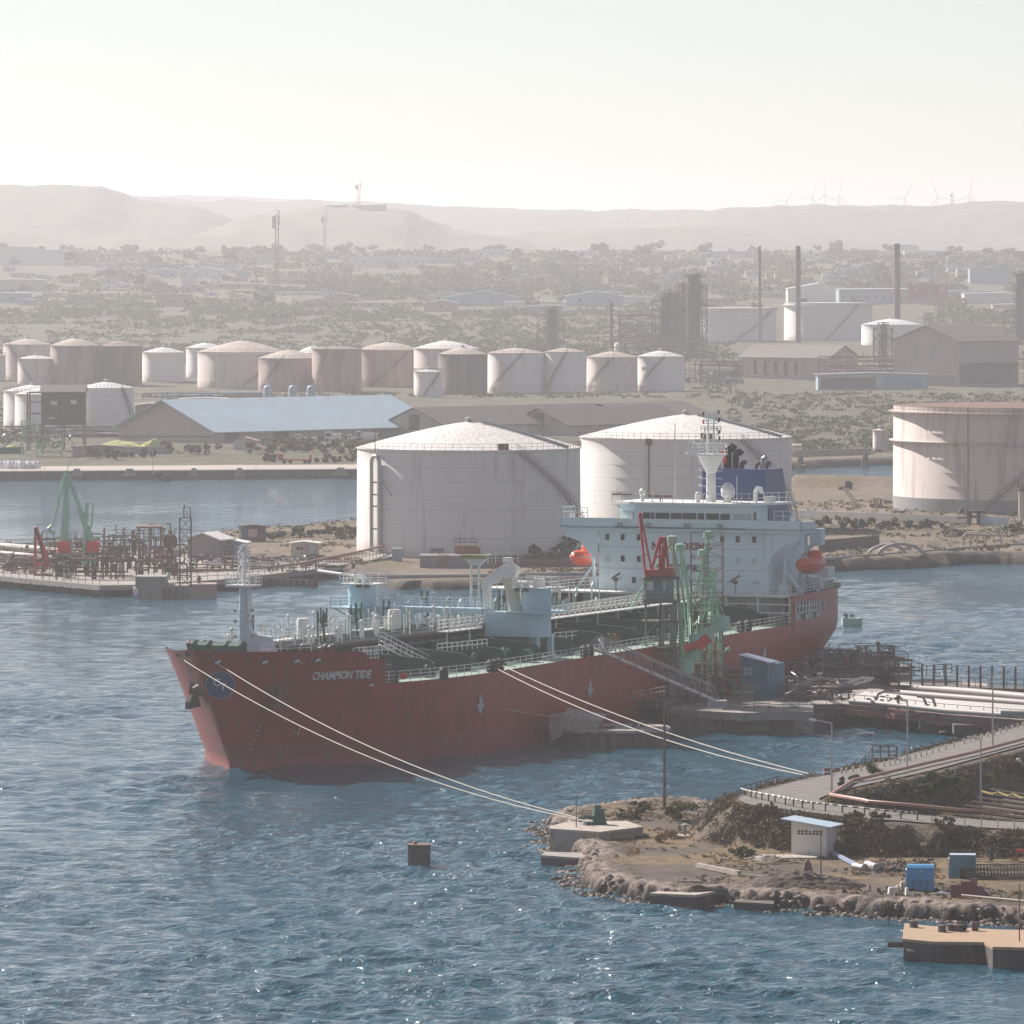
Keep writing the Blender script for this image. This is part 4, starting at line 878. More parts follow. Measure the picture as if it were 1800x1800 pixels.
for x, yb, yt, lab in ((79, 833, 815, "short post on the far quay left of the loading arms"), (268, 833, 762, "tall thin lamp post on the far quay before the warehouse"), (450, 832, 808, "short lamp post on the far quay right of the mooring blocks"), (413, 962, 880, "lamp post by the white flat-roofed cabin"), (562, 930, 890, "thin lamp post left of the tank numbered 0900"),
                       (865, 968, 893, "lamp post standing against the tank numbered 0900"), (1425, 862, 818, "thin lamp post beside the channel right of the second big tank")):
    if yb > 900: c = P(x, yb, 2.0)
    elif yb < 850 and x < 700: c = P(x, yb, 2.2)
    else: c = P(x, yb, 2)
    s = c.y/F; lamp_pole(lab, c, (yb-yt)*s, 1.2, math.pi if x != 268 else 0, .1, .05, mat=m_galv)
# red flat container, trucks
t = thing("flatbed_trailer", "rusty red flatbed trailer with upright end panels on the far quay", "trailer", P(522, 815, 2.2)); mb = MB(); mb.b2(-4.6, 3.6, -1.2, 1.2, .8, 1.2); mb.b2(-4.6,-3.3,-1.2,1.2,.9,2.5); mb.b2(3.0,3.6,-1.2,1.2,.9,2.2); mb.build("bed", M("faded red container", (.5,.10,.07), .6), t)
for x in (-3, -1.6, 2, 3): mb = MB(); mb.tube((x,-1.2,.45),(x,-.8,.45),.45,n=12); mb.tube((x,.8,.45),(x,1.2,.45),.45,n=12); mb.build("wheel", m_tyre, t)
def truck(label, px, py, L=5.2, h=2.0, cabx=.3):
    c = FP(px, py); t = thing("truck", label, "truck", c, 0, "white vehicles by the warehouse"); mb = MB()
    mb.b2(-L/2, L/2, -.95, .95, .55, 1.15); mb.b2(-L/2+.1, -L/2+L*cabx, -.9, .9, 1.1, h); mb.b2(-L/2+L*cabx+.1, L/2, -.95, .95, 1.1, 1.1+(h-1.1)*(.75 if h > 2 else .25)); mb.build("body", m_white, t)
    mb = MB(); mb.b2(-L/2+.3, -L/2+L*cabx-.2, -.93, .93, 1.35, h-.2); mb.build("window", m_glass, t)
    for x in (-L*.32, L*.3): mb = MB(); mb.tube((x,-1,.42),(x,-.75,.42),.42,n=12); mb.tube((x,.75,.42),(x,1,.42),.42,n=12); mb.build("wheel", m_tyre, t)
truck("white pickup with a long bed, leftmost by the warehouse wall", 537, 777, 6.0); truck("white box truck in front of the warehouse wall", 585, 776, 4.6, 2.6, .45); truck("small white pickup just left of the white van", 624, 777, 4.2); truck("white van parked left of the big numbered tank", 645, 777, 6.0, 2.9, .25)
# bushes between quay and warehouse
rb = random.Random(4)
for i, (x, y, w_, h_) in enumerate([(175, 806, 9, 3), (205, 808, 8, 3.2), (252, 803, 9, 2.6), (320, 797, 13, 3.4), (352, 799, 11, 3), (455, 798, 10, 3.3), (500, 795, 12, 4.0), (540, 794, 12, 4), (578, 796, 10, 3.5), (612, 800, 10, 3.2), (478, 812, 8, 2.2), (575, 813, 9, 2.2), (605, 812, 8, 2)]):
    plant("bush", f"{'broad' if w_ > 10 else 'rounded'} olive bush {['behind the green loading arms','right of the loading arms','behind the quay lamp post','left end of the long scrub clump','beside the long scrub clump','left of the tall scrub under the trucks','below the white pickup','below the white box truck','right of the tall scrub','nearest the numbered white tank','left of the red trailer','right of the red trailer','between trailer and numbered tank'][i]}", "bush", FP(x, y), h_, w_, f_mid if i % 3 else f_dry, 50+i, 420, .32, False, "bushes behind the far quay", 9, base=.0)
wallseg("low pale wall crossing the far bank right of the second tank", P(1395, 800, 2.5), P(1530, 796, 2.5), 1.2, .5, m_concl)
t = thing("horizontal_drum", "pinkish horizontal drum beside the second big tank", "drum", FP(1400, 802)); mb = MB(); mb.tube((-3,0,1.6),(1.3,0,1.6),1.5,n=18); mb.build("shell", m_tankB, t, smooth=True); mb = MB(); mb.b2(-2.4,-1.8,-1,1,-1,.6); mb.b2(.2,.8,-1,1,-1,.6); mb.build("saddle", m_conc, t)
for i, (x, y) in enumerate([(1407, 828), (1521, 823)]):
    t = thing("mooring_dolphin", ["old timber dolphin at the far bank beside the second tank", "old timber dolphin at the far bank, middle of the channel"][i], "dolphin", P(x, y, 0), 0, "old dolphins in the channel"); mb = MB()
    for k in range(4): mb.tube((math.cos(k*1.57)*.9, math.sin(k*1.57)*.9, -1.5), (math.cos(k*1.57)*.3, math.sin(k*1.57)*.3, 3.6), .28, n=6)
    mb.build("pile", m_wood, t)

scrub_mass("woodland", "", 6800, (444, 560), f_far, 1, .9, (2.4, 5.4), (5, 12), 22, blocked)
scrub_mass("reddish_woodland", "", 900, (444, 520), f_farr, 2, 1.0, (3, 7), (5, 10), 22, blocked)
scrub_mass("thorn_scrub", "", 5200, (535, 640), f_far, 3, .6, (1.5, 3.6), (3, 8), 24, blocked)
scrub_mass("low_scrub", "", 5200, (640, 800), f_far, 4, .34, (.6, 1.7), (1.5, 6), 24, lambda x, y: blocked(x, y) or (x < 640 and y > 792))
# ================================================================ TANKER (local: x aft from the forward waterline end, y to starboard, z up from the water)
PHI = R(24); SO = Vector((-29.4, 692.8, 0)); SX = Vector((math.sin(PHI), math.cos(PHI), 0)); SY = Vector((-math.cos(PHI), math.sin(PHI), 0))
def SW(x, y, z): return SO + SX*x + SY*y + Vector((0, 0, z))
def px_s(px, y):
    "where along the ship the picture column px meets the fore-and-aft line y"
    k = (px-900)/F; return (k*(SO.y + SY.y*y) - SO.x - SY.x*y) / (SX.x - k*SX.y)
def z_at(x, y, py): return H0 - (py-YH)*(SW(x, y, 0).y)/F
ship = thing("tanker_ship", "long dark red tanker with a white bridge, moored at the jetty", "ship", SO, math.pi/2 - PHI)
BM = 15.7
def xs_(z): z = np.asarray(z, float); return -8.2*np.clip((z-.6)/12, 0, 1.2)**.95
def xe_(z): return 138.6 + 2.6*np.clip(np.asarray(z, float)/7, 0, 1)**.7
def hb(x, z):
    x, z = np.asarray(x, float), np.asarray(z, float); zn = np.clip(z/12, 0, 1.05)**2.2
    Le = 36 + 2*zn; q = 1 + .27*zn; t = np.clip((x-xs_(z))/Le, 0, 1); w_ = BM*(1-(1-t)**2)**(1/q)
    a = np.clip((x-118)/24, 0, 1); b_ = np.clip((x-98)/40, 0, 1); low = 1-np.clip(z/8, 0, 1)
    return w_*(1-.18*a**2)*(1-.38*low*b_**2)
def _fe():
    s = 5.0
    for _ in range(80): s = .5*s + .5*px_s(659, -float(hb(s, 8.5)))
    return s
FE = _fe()
def zdk(x): return 8.5 + .0073*(np.asarray(x, float)-9)
def ztop(x):
    x = np.asarray(x, float)
    b_ = np.interp(x, [-9, -6, 2, 3, FE-3.0, FE-2.4, FE-.05], [13.0, 12.6, 12.35, 12.25, 12.1, 11.2, 11.05])
    return np.where(x < FE, b_, np.where(x > 119.0, 12.7+.1*(x-119)/20, zdk(x)))
xd = np.concatenate([[-8.2,-8.05,-7.7,-7.2], np.linspace(-6.5, FE-.05, 26), [FE-.02, FE+.02], np.linspace(FE+1.2, 118.5, 60), [118.97, 119.03], np.linspace(120.5, 141.2, 18)])
def make_hull():
    zr_fixed = [-2.0, -.5, 0.6, 1.5, 2.5]; fr = np.linspace(0, 1, 11)[1:]
    mb = MB(); rows = []
    top = ztop(xd)
    for zf in zr_fixed: rows.append(np.full(len(xd), zf))
    for f_ in fr: rows.append(2.5 + (top-2.5)*f_)
    nc = len(xd)
    for sgn in (-1, 1):
        V = []
        for zr in rows:
            bowf = np.clip((30-xd)/38.2, 0, 1); sternf = np.clip((xd-119)/22.2, 0, 1)
            x = xd + (xs_(zr)-xs_(12.75))*bowf + (xe_(zr)-xe_(12))*sternf; w_ = hb(x, zr); w_[0] = 0
            V += [(a, sgn*b_, c) for a, b_, c in zip(x, w_, zr)]
        base = len(mb.v); mb.v += V
        for r_ in range(len(rows)-1):
            for c in range(nc-1):
                f_ = (base+r_*nc+c, base+r_*nc+c+1, base+(r_+1)*nc+c+1, base+(r_+1)*nc+c); mb.f.append(f_ if sgn < 0 else f_[::-1]); mb.m.append(1 if r_ < len(zr_fixed)-1 else 0)
        if sgn < 0: pb = base
        else:
            for r_ in range(len(rows)-1):
                a, b_, c, d_ = pb+r_*nc+nc-1, base+r_*nc+nc-1, base+(r_+1)*nc+nc-1, pb+(r_+1)*nc+nc-1; mb.f.append((a, b_, c, d_)); mb.m.append(1 if r_ < 4 else 0)
    return mb.build("hull", [m_hull, m_boot], ship, smooth=True)
make_hull()
def deckstrip(name, x0, x1, z, mat, inset=.05, n=60, w0=None):
    mb = MB(); V = []
    for x in np.linspace(x0, x1, n):
        zz = float(z(x)) if callable(z) else z; w_ = max(.02, float(hb(x, zz))-inset); V += [(x, -w_, zz), (x, w_, zz)] if w0 is None else [(x, -w_, zz), (x, -w_+w0, zz)]
    mb.add(V, [(2*i, 2*i+1, 2*i+3, 2*i+2) for i in range(n-1)]); return mb.build(name, mat, ship)
deckstrip("main_deck", FE-.5, 123, lambda x: zdk(x)-.05, m_deck); deckstrip("forecastle_deck", -7.0, FE, 11.0, m_deck); deckstrip("poop_deck", 119, 141, 12.62, m_deck)
deckstrip("side_walkway", FE+.5, 118, lambda x: zdk(x)-.03, m_walk, .1, w0=2.6)
mb = MB(); wf = float(hb(FE, 9.2))-.15; mb.b2(FE-.15, FE-.02, -wf, wf, 8.4, 11.0); mb.build("forecastle_bulkhead", m_deck, ship)
# arc length along the port side for lettering
def port_map(s0, z0):
    ss_ = np.linspace(-9, 141, 4000); w_ = hb(ss_, z0); d_ = np.hypot(np.gradient(ss_), np.gradient(w_)); arc = np.cumsum(d_); a0 = np.interp(s0, ss_, arc)
    def conv(x, y, l):
        s = float(np.interp(a0+x, arc, ss_)); z = z0+y; w2 = float(hb(s, z)); e = .05; dw = float(hb(s+e, z)-hb(s-e, z))/(2*e); n_ = math.hypot(1, dw)
        return (s - dw/n_*l*-1*-1, -(w2 + l/n_), z)
    return conv
def s_on_port(px, z):
    s = 5.0
    for _ in range(60): s = .5*s + .5*px_s(px, -float(hb(s, z)))
    return s
sA, sB = s_on_port(549, 9.9), s_on_port(655, 9.9); zN = z_at((sA+sB)/2, -float(hb((sA+sB)/2, 9.9)), 1186)
cN = port_map(sA, zN); ssg = np.linspace(sA, sB, 50); Lname = float(np.hypot(np.diff(ssg), np.diff(hb(ssg, zN))).sum())
tmp = text_mesh("ship_name", "CHAMPION TIDE", 1.0, m_white, lambda x, y, l: (x, y, l)); xs_t = [v.co.x for v in tmp.data.vertices]; wt = max(xs_t)-min(xs_t); hgt = max(v.co.y for v in tmp.data.vertices)-min(v.co.y for v in tmp.data.vertices)
def hull_px(px, py, l, z=10.0):
    for _ in range(6): s = s_on_port(px, z); z = z_at(s, -float(hb(s, z)), py)
    w_ = float(hb(s, z)); dw = float(hb(s+.05, z)-hb(s-.05, z))*10; n_ = math.hypot(1, dw); return (s-dw/n_*l, -(w_+l/n_), z)
x_min, y_mid = min(xs_t), sum(f(v.co.y for v in tmp.data.vertices) for f in (min, max))/2
for v in tmp.data.vertices:
    fx_ = (v.co.x-x_min)/wt; fy_ = (v.co.y-y_mid)/hgt; v.co = hull_px(549+fx_*103+fy_*3.2, 1188.5-fx_*4-fy_*15, .06)
tmp.parent = ship; tmp.data.update()
sL = s_on_port(387, 9.3); zL = z_at(sL, -float(hb(sL, 9.3)), 1204); cL = port_map(sL, zL)
mb = MB(); 
for (r_, l_) in ((1.46, .05),):
    V = []; 
    for q in np.linspace(0, 1, 7):
        for k in range(40): V.append(hull_px(387+24.5*q*math.cos(k*math.pi/20), 1204-23*q*math.sin(k*math.pi/20), l_))
    mb.add(V, [(a*40+k, a*40+(k+1) % 40, (a+1)*40+(k+1) % 40, (a+1)*40+k) for a in range(6) for k in range(40)])
lo = mb.build("bow_emblem", m_logo, ship)
mb = MB(); V = []
for r_ in (24.5, 25.6):
    for k in range(40): V.append(hull_px(387+r_*math.cos(k*math.pi/20), 1204-r_*.94*math.sin(k*math.pi/20), .08))
mb.add(V, [(k, (k+1) % 40, 40+(k+1) % 40, 40+k) for k in range(40)]); mb.build("emblem_ring", m_grey, lo)
m_lett = M("emblem letter", (.50, .50, .52), .5)
text_mesh("emblem_letter", "C", 1.15, m_lett, lambda x, y, l: hull_px(380.5+x*16, 1200-y*15, .1), lo); text_mesh("emblem_letter", "T", 1.15, m_lett, lambda x, y, l: hull_px(391.5+x*16, 1208-y*15, .1), lo)
def hullpatch(name, px, py, pts, mat, zg=6, l=.06, n=1):
    s = s_on_port(px, zg); z = z_at(s, -float(hb(s, zg)), py); c = port_map(s, z); mb = MB()
    for poly in pts: mb.add([c(x, y, l) for x, y in poly], [tuple(range(len(poly)))])
    return mb.build(name, mat, ship)
for px, py, sc in ((844, 1241, 1.0), (1037, 1213, 1.0), (1342, 1148, .8)):
    hullpatch("tug_arrow", px, py, [[(-.34*sc,.2*sc),(.34*sc,.2*sc),(.34*sc,.9*sc),(-.34*sc,.9*sc)], [(-.85*sc,.2*sc),(0,-.9*sc),(.85*sc,.2*sc)]], m_lett, 5)
    if sc > .9: hullpatch("tug_mark", px, py-15, [[(-.4,.05),(.4,.05),(.4,.35),(-.4,.35)]], M("mark pink", (.5,.16,.16), .6), 5)
for k in range(9):
    hullpatch("draught_mark", 440+k*3.3 - .12*k*k*.4, 1342-k*8, [[(-.12,0),(.12,0),(.12,.12),(-.12,.12)]], m_tankB, 2+k*.4)
hullpatch("bulb_mark", 524, 1290, [[(-.4,0),(.3,0),(.3,.07),(-.4,.07)], [(-.4,0),(-.33,0),(-.33,.35),(-.4,.35)], [(.25,.0),(.32,.0),(.12,.75),(.05,.75)]], m_tankB, 4)
hullpatch("plate_mark", 650, 1206, [[(-.35,0),(.3,0),(.36,.2),(-.29,.2)]], m_white, 8)
for px, py in ((380, 1164), (464, 1164), (520, 1162), (556, 1160)):
    s = s_on_port(px, 11.6); z = z_at(s, -float(hb(s, 11.6)), py); c = port_map(s, z); mb = MB(); mb.tube(c(0,0,-.25), c(0,0,.09), .28, n=10); o = mb.build("fairlead", m_black, ship)
    mb = MB(); mb.tube(c(0,-.15,.05), c(.3,.1,.35), .13, n=8); mb.build("roller", m_white, o)
for y_, z_ in ((-1.2, 12.35), (1.1, 12.35), (3.3, 12.1)):
    xx = -8.2
    while hb(xx, z_) < abs(y_): xx += .05
    mb = MB(); mb.tube((xx-.15, y_, z_), (xx+.5, y_, z_), .26, n=12); mb.build("fairlead", m_black, ship)
def anchor(sgn, s, z, mat):
    w_ = float(hb(s, z))-.25; mb = MB(); y = sgn*w_
    mb.tube((s, y-sgn*.6, z+.4), (s-.25, y+sgn*.75, z-.1), .85, .6, 14); mb.tube((s-.2, y+sgn*.7, z+.3), (s-.4, y+sgn*1.0, z-1.6), .22, n=8)
    mb.extr([(s-1.6, y+sgn*.7, z-1.85), (s+1.1, y+sgn*.7, z-1.7), (s+.9, y+sgn*.8, z-1.0), (s+.3, y+sgn*.8, z-.3), (s-.3, y+sgn*.8, z+.9), (s-.6, y+sgn*.8, z-.3), (s-1.3, y+sgn*.8, z-1.1)], (0, sgn*.5, 0))
    for q in (): mb.extr([(s-.2+q*.5, y+sgn*.9, z-1.6), (s-.2+q*1.15, y+sgn*.9, z-1.65), (s-.2+q*1.0, y+sgn*1.2, z-.75)], (0, sgn*.35, 0))
    return mb.build("anchor", mat, ship)
anchor(1, -4.4, 8.4, M("rusty anchor", (.09,.05,.04), .7, var=.3)); sP = s_on_port(482, 8.2); anchor(-1, sP, 8.4, M("anchor dull red", (.14,.035,.028), .6))
# ---- rails
railp = [(x, -float(hb(x, 8.6))+.12, float(zdk(x))) for x in np.linspace(FE+.4, 118.6, 70)]; mb = MB(); mb.rail(railp, 1.15, 1.6, .035, 3); mb.build("port_railing", m_white, ship)
mb = MB(); mb.rail([(x, -y, z) for x, y, z in railp[::2]], 1.15, 3.2, .04, 2); mb.build("starboard_railing", m_white, ship)
mb = MB(); pp = [(x, -float(hb(x, 12.6))+.15, 12.65) for x in np.linspace(119.5, 140.9, 16)]; mb.rail(pp + [(x, -y, z) for x, y, z in pp[::-1]], 1.15, 1.4, .045, 3); mb.build("stern_railing", m_white, ship)
for px in (784, 866, 874, 882, 1030, 1040, 1305, 1318):
    s = px_s(px, -15.6); mb = MB(); mb.lathe((s, -15.35, float(zdk(s))), [(.42,0),(.5,.25),(.45,1.0),(.3,1.25),(.05,1.35)], 10); mb.build("roller_chock", m_black, ship)
for x0, x1 in ((-2.5, 2.6), (FE-2.3, FE-.2)):
    mb = MB(); mb.rail([(x, -float(hb(x, 12))+.5, 11.3 if x0 < 5 else 10.9) for x in np.linspace(x0, x1, 5)], 1.9 if x0 < 5 else 1.6, 1.0, .04, 4); mb.build("bow_railing", m_white, ship)
# ---- foremast and forecastle gear
fm = px_s(428, 0); mb = MB(); mb.tube((fm,0,11), (fm,0,18.9), .55, .42, 12); mb.build("foremast", m_blue, ship, smooth=True)
mb = MB(); mb.lattice((fm, 0), .9, .9, 19, 23.0, .8, .07, .045); mb.tube((fm-.9,-.5,19),(fm,0,22.4),.08); mb.tube((fm+.9,.5,19),(fm,0,22.4),.08); mb.box((fm,0,23.1),(.5,.5,.35)); mb.build("mast_top", m_white, ship)
mb = MB(); mb.b2(fm-1.3, fm+1.3, -1.5, 1.5, 18.85, 19.05); mb.rail([(fm-1.3,-1.5,19),(fm+1.3,-1.5,19),(fm+1.3,1.5,19),(fm-1.3,1.5,19),(fm-1.3,-1.5,19)], 1.1, .7, .04, 3); mb.build("mast_platform", m_white, ship)
for k, z in enumerate((13.6, 15.2, 16.3)): mb = MB(); mb.tube((fm-.9,0,z),(fm+.9,0,z),.06); mb.tube((fm,-1,z),(fm,1,z),.06); mb.box((fm, -1.05, z+.1), (.3,.25,.3)); mb.box((fm, .95, z), (.3,.25,.3)); mb.build("mast_bracket", m_grey, ship)
mb = MB(); mb.b2(fm-.3, fm+1.0, -.55-1.6, -.55, 13.9, 14.0); mb.rail([(fm-.3,-2.1,14),(fm+1,-2.1,14)], 1, .5, .035, 3); mb.lattice((fm, -.75), .4, .3, 11, 19, .5, .03, .03); mb.build("mast_ladder", m_white, ship)
mb = MB(); mb.extr([(fm-.6,-.45,11),(fm+.6,-3.9,11),(fm+.55,-2.9,13.6),(fm,-1.2,13.8),(fm-.3,-.45,15.2)], (1.6, .6, 0)); mb.build("mast_house", m_blue, ship)
mb = MB()
for x, y in ((px_s(372, 3.2), 3.2), (px_s(398, 1.4), 1.4)): mb.tube((x, y-1.8, 12.2), (x, y+1.8, 12.2), .85, n=14); mb.tube((x, y-2.0, 12.2), (x, y-1.8, 12.2), 1.05, n=14); mb.tube((x, y+1.8, 12.2), (x, y+2.0, 12.2), 1.05, n=14); mb.b2(x-1, x+1, y-2.0, y+2.0, 11, 11.6)
mb.build("anchor_windlass", m_greend, ship)
mb = MB()
rs = random.Random(3)
for _ in range(34): x, y = rs.uniform(3.5, 8.4), rs.uniform(-9, 9); r_ = rs.uniform(.1, .4); mb.lathe((x, y, 11), [(r_, 0), (r_*.8, rs.uniform(.4, 1.6)), (r_*1.3, rs.uniform(1.6, 1.8)), (.02, 1.9)], 8)
mb.build("mooring_gear", m_steel, ship)
# ---- transverse webs and centre pipe rack
for i, s in enumerate(np.arange(14, 118, 9.3)):
    if 56 < s < 60: pass
    z0 = float(zdk(s)); mb = MB(); prof = [(-3.2, z0), (-3.2, z0+2.5), (-11.4, z0+1.9), (-12.1, z0+1.75), (-12.6, z0+1.3), (-12.75, z0+.7), (-12.75, z0)]
    mb.extr([(s, -y, z) for y, z in prof[::-1]], (.35, 0, 0)); mb.build("deck_web", m_deck, ship); mb = MB(); mb.extr([(s, y, z) for y, z in prof], (.35, 0, 0)); mb.build("deck_web", m_deck, ship)
mb = MB(); mb.b2(12, 117, -3.1, -2.9, 8.6, 11.2); mb.b2(12, 117, 5.9, 6.1, 8.6, 11.2); mb.build("rack_side", m_deck, ship)
for j, (y, z, r_) in enumerate([(-2.4,11.7,.28),(-1.6,11.75,.32),(-.7,11.65,.25),(.2,11.75,.32),(1.1,11.7,.28),(2.0,11.8,.32),(2.9,11.7,.25),(3.8,11.75,.3),(4.7,11.7,.28),(5.6,11.65,.22),(-3.3,10.9,.2),(-3.35,10.2,.16),(-3.3,9.6,.2)]):
    mb = MB(); mb.tube((12+ (j % 3)*3, y, z), (117-(j % 4)*2, y, z+.3), r_, n=8); mb.build("cargo_pipe", m_pipe if j % 3 else m_steel, ship)
mb = MB()
for x in np.arange(12, 117, 3.2): mb.b2(x, x+.25, -3.2, 6.2, 11.2, 11.45); mb.tube((x, -3.1, 8.6), (x, -3.1, 11.3), .12, n=4)
mb.build("rack_beam", m_deck, ship)
mb = MB(); mb.b2(44, 118, -5.0, -3.6, 12.0, 12.12)
for y in (-5.0, -3.6): mb.rail([(44, y, 12.1), (118, y, 12.4)], 1.15, 1.5, .06, 3)
for x in np.arange(44, 118, 1.5): mb.tube((x, -5, 12.1), (x+1.5, -5, 13.2), .035, n=4, caps=False)
for x in np.arange(45, 118, 6): mb.tube((x, -4.3, 8.8), (x, -4.3, 12), .1, n=5)
mb.build("catwalk", m_white, ship)
for k, x in enumerate((18, 28, 40)):
    mb = MB(); mb.b2(x-4, x+3, 2.0, 3.2, 12.4, 12.5); mb.rail([(x-4, 2.0, 12.4), (x+3, 2.0, 12.4)], 1.3, 1.0, .05, 3); mb.build("pipe_crossing", m_white, ship)
rs = random.Random(8)
for j in range(9):                                                    # clusters of white valves, vents and posts
    mb = MB(); x0 = 15+j*4.6
    for _ in range(11):
        x, y = x0+rs.uniform(-1.6, 1.6), rs.uniform(-2.5, 7.5); z = 11.8; h = rs.uniform(.8, 2.6); r_ = rs.choice((.05, .07, .11)); mb.tube((x,y,z),(x,y,z+h),r_,n=6)
        if rs.random() < .6: mb.lathe((x,y,z+h), [(r_*1.2,0),(r_*2.0,.12),(r_*2.0,.26),(.02,.42)], 7)
        if rs.random() < .5: mb.tube((x,y,z+h*.6),(x+rs.uniform(-1.4,1.4),y+rs.uniform(-.6,.6),z+h*.6),.05,n=4)
    mb.build("vent_cluster", m_white, ship)
for j in range(8):
    mb = MB(); x0 = 60+j*6.6
    for _ in range(11):
        x, y = x0+rs.uniform(-3, 3), rs.uniform(-2.5, 9.5); z = 11.6; h = rs.uniform(.7, 2.6); r_ = rs.choice((.06, .1, .2)); mb.tube((x,y,z),(x,y,z+h),r_,n=6)
        if rs.random() < .4: mb.path([(x,y,z+h),(x+.3,y,z+h+.35),(x+.7,y,z+h)],.1,5)
    mb.build("vent_cluster", m_white if j % 2 else m_walk, ship)
for x, y in ((15, 5), (17, 6.5), (22, 0), (26, 2), (31, 4), (36.5, 3), (42, 5), (47, 4), (96, 8), (68, 9), (74, 2), (86, 5)):
    mb = MB()
    for dy in (-.35, .35): mb.tube((x, y+dy, 11.4), (x, y+dy, 15.2), .11, n=5)
    mb.tube((x+1.4, y, 11.4), (x+.2, y, 14.6), .1, n=5); [mb.tube((x, y-.35, z), (x, y+.35, z), .07, n=4) for z in (12.3, 13.3, 14.3)]; mb.build("lamp_frame", m_greend, ship)
for x, y, r_, h in ((30, 6, .7, 2.4), (47, 3, .75, 2.6), (98, 9.5, 1.0, 2.8)): mb = MB(); mb.lathe((x,y,11.5), [(r_,0),(r_,h),(r_*.9,h+.15),(.02,h+.2)], 16); mb.build("deck_drum", m_white, ship, smooth=True)
# stairs and deck clutter on the port side
for x, y in ((30, -3.4), (62, -5.2), (24, -6)):
    mb = MB(); a, b_ = Vector((x, y, 11.8)), Vector((x+3.4, y-4.8, 8.8))
    for o_ in (Vector((.4,.3,0)), Vector((-.4,-.3,0))):
        mb.tube(a+o_, b_+o_, .09, n=4); mb.tube(a+o_+Vector((0,0,1)), b_+o_+Vector((0,0,1)), .05, n=4)
    for k in range(11): c = a.lerp(b_, k/10); mb.tube(c+Vector((.4,.3,0)), c-Vector((.4,.3,0)), .05, n=4); mb.tube(c+Vector((.4,.3,0)), c+Vector((.4,.3,1)), .03, n=4, caps=False)
    mb.build("deck_stair", m_white, ship)
for x0, x1, y, z in ((33.5, 44, -8.4, 10.5), (17, 24.5, -6.2, 10.9), (66, 70, -8, 10)):
    mb = MB(); mb.rail([(x0, y, z), (x1, y-1.2, z)], .9, 1.1, .06, 2); mb.build("guard_rail", m_white, ship)
rs = random.Random(21); mb = MB(); mg = MB()
for _ in range(60):
    x, y = rs.uniform(12, 116), rs.uniform(-12.8, -4); z = float(zdk(x)); r_ = rs.uniform(.15, .45); (mg if rs.random() < .6 else mb).lathe((x,y,z), [(r_,0),(r_,rs.uniform(.5,1.2)),(r_*.6,1.3),(.02,1.4)], 8)
mg.build("tank_hatch", m_greend, ship); mb.build("tank_hatch", m_white, ship)
mb = MB()
for x in np.arange(64, 112, 2.6):
    mb.lathe((x, -6.2-rs.random()*3, float(zdk(x))), [(.25,0),(.25,1.1),(.4,1.15),(.4,1.4),(.05,1.45)], 7)
mb.build("valve_row", m_pipe, ship)
for k, (x, y, r_) in enumerate([(48, -12.5, .5), (79, -10, .5), (92, -11, .55)]): mb = MB(); mb.box((x,y,9.4),(1.6,1.2,1.1)); mb.tube((x-.9,y,9.7),(x+.9,y,9.7),r_,n=12); mb.build("mooring_winch", M("ochre paint", (.28,.17,.04), .6) if k else m_greend, ship)
mb = MB(); mb.tube((14, -13.4, 9.2), (14.3, -13.4, 9.2), .35, n=14); mb.build("life_ring", m_redb, ship)
# ---- hose gantry
gx = 55.0
def gantry(sgn):
    yi, yo = sgn*5.0, sgn*12.3; top = 16.5; zb0 = 8.6; leg = 11.15 if sgn < 0 else 9.0
    mb = MB(); mb.b2(gx-1.5, gx+1.5, yi, sgn*11.2, leg, 13.8)
    mb.lathe((gx, sgn*10.7, 0), [(1.62, leg-.02), (1.62, top)], 20)
    mb.build("gantry_housing", m_blue, ship, smooth=True)
    for (y, w_) in ((sgn*5.35, .7), (sgn*10.9, .8), (sgn*12.0, .55)):
        mb = MB(); mb.b2(gx-1.3 if y != sgn*12.0 else gx+.6, gx-.4 if y != sgn*12.0 else gx+1.2, y-w_/2, y+w_/2, 8.5, leg+.3)
        if abs(y) < 12: mb.extr([(gx-1.3,y-w_/2,leg+.02),(gx-1.3,y+w_/2,leg+.02),(gx-1.3,y,leg-1.1)], (.9,0,0))
        mb.build("gantry_leg", m_blue, ship)
    mb = MB(); mb.b2(gx-2.7, gx+2.7, sgn*8.2, sgn*13.4, 13.85, 14.0); mb.rail([(gx-2.7, sgn*8.2, 14),(gx-2.7, sgn*13.4, 14),(gx+2.7, sgn*13.4, 14)], 1.1, 1.3, .04, 3)
    mb.tube((gx-2.6, sgn*12.9, 13.9),(gx-1.5, sgn*11.4, 12.8),.08); mb.build("gantry_platform", m_blue, ship)
    mb = MB(); mb.b2(gx-1.9, gx+1.9, sgn*8.6, sgn*12.6, top, top+.12); mb.rail([(gx-1.9,sgn*8.6,top+.1),(gx-1.9,sgn*12.6,top+.1),(gx+1.9,sgn*12.6,top+.1),(gx+1.9,sgn*8.6,top+.1)], 1.15, .9, .05, 2)
    mb.box((gx-1.7, sgn*9.2, top+.45), (.5,.5,.5)); mb.box((gx-1.7, sgn*10.1, top+.45), (.5,.5,.5)); mb.box((gx, sgn*11, top+.6), (.8,1.2,1.0)); mb.build("gantry_top", m_white, ship)
    mb = MB(); [mb.box((gx-1.98, sgn*y, top-.1), (.3,.55,.4)) for y in (9.2, 10.2)]; mb.build("floodlight", m_steel, ship)
gantry(-1); gantry(1)
mb = MB(); mb.b2(gx-1.0, gx+1.0, -5, 9, 14.0, 14.15); mb.b2(gx-1.05, gx-.95, -5, 9, 13.5, 14.1)
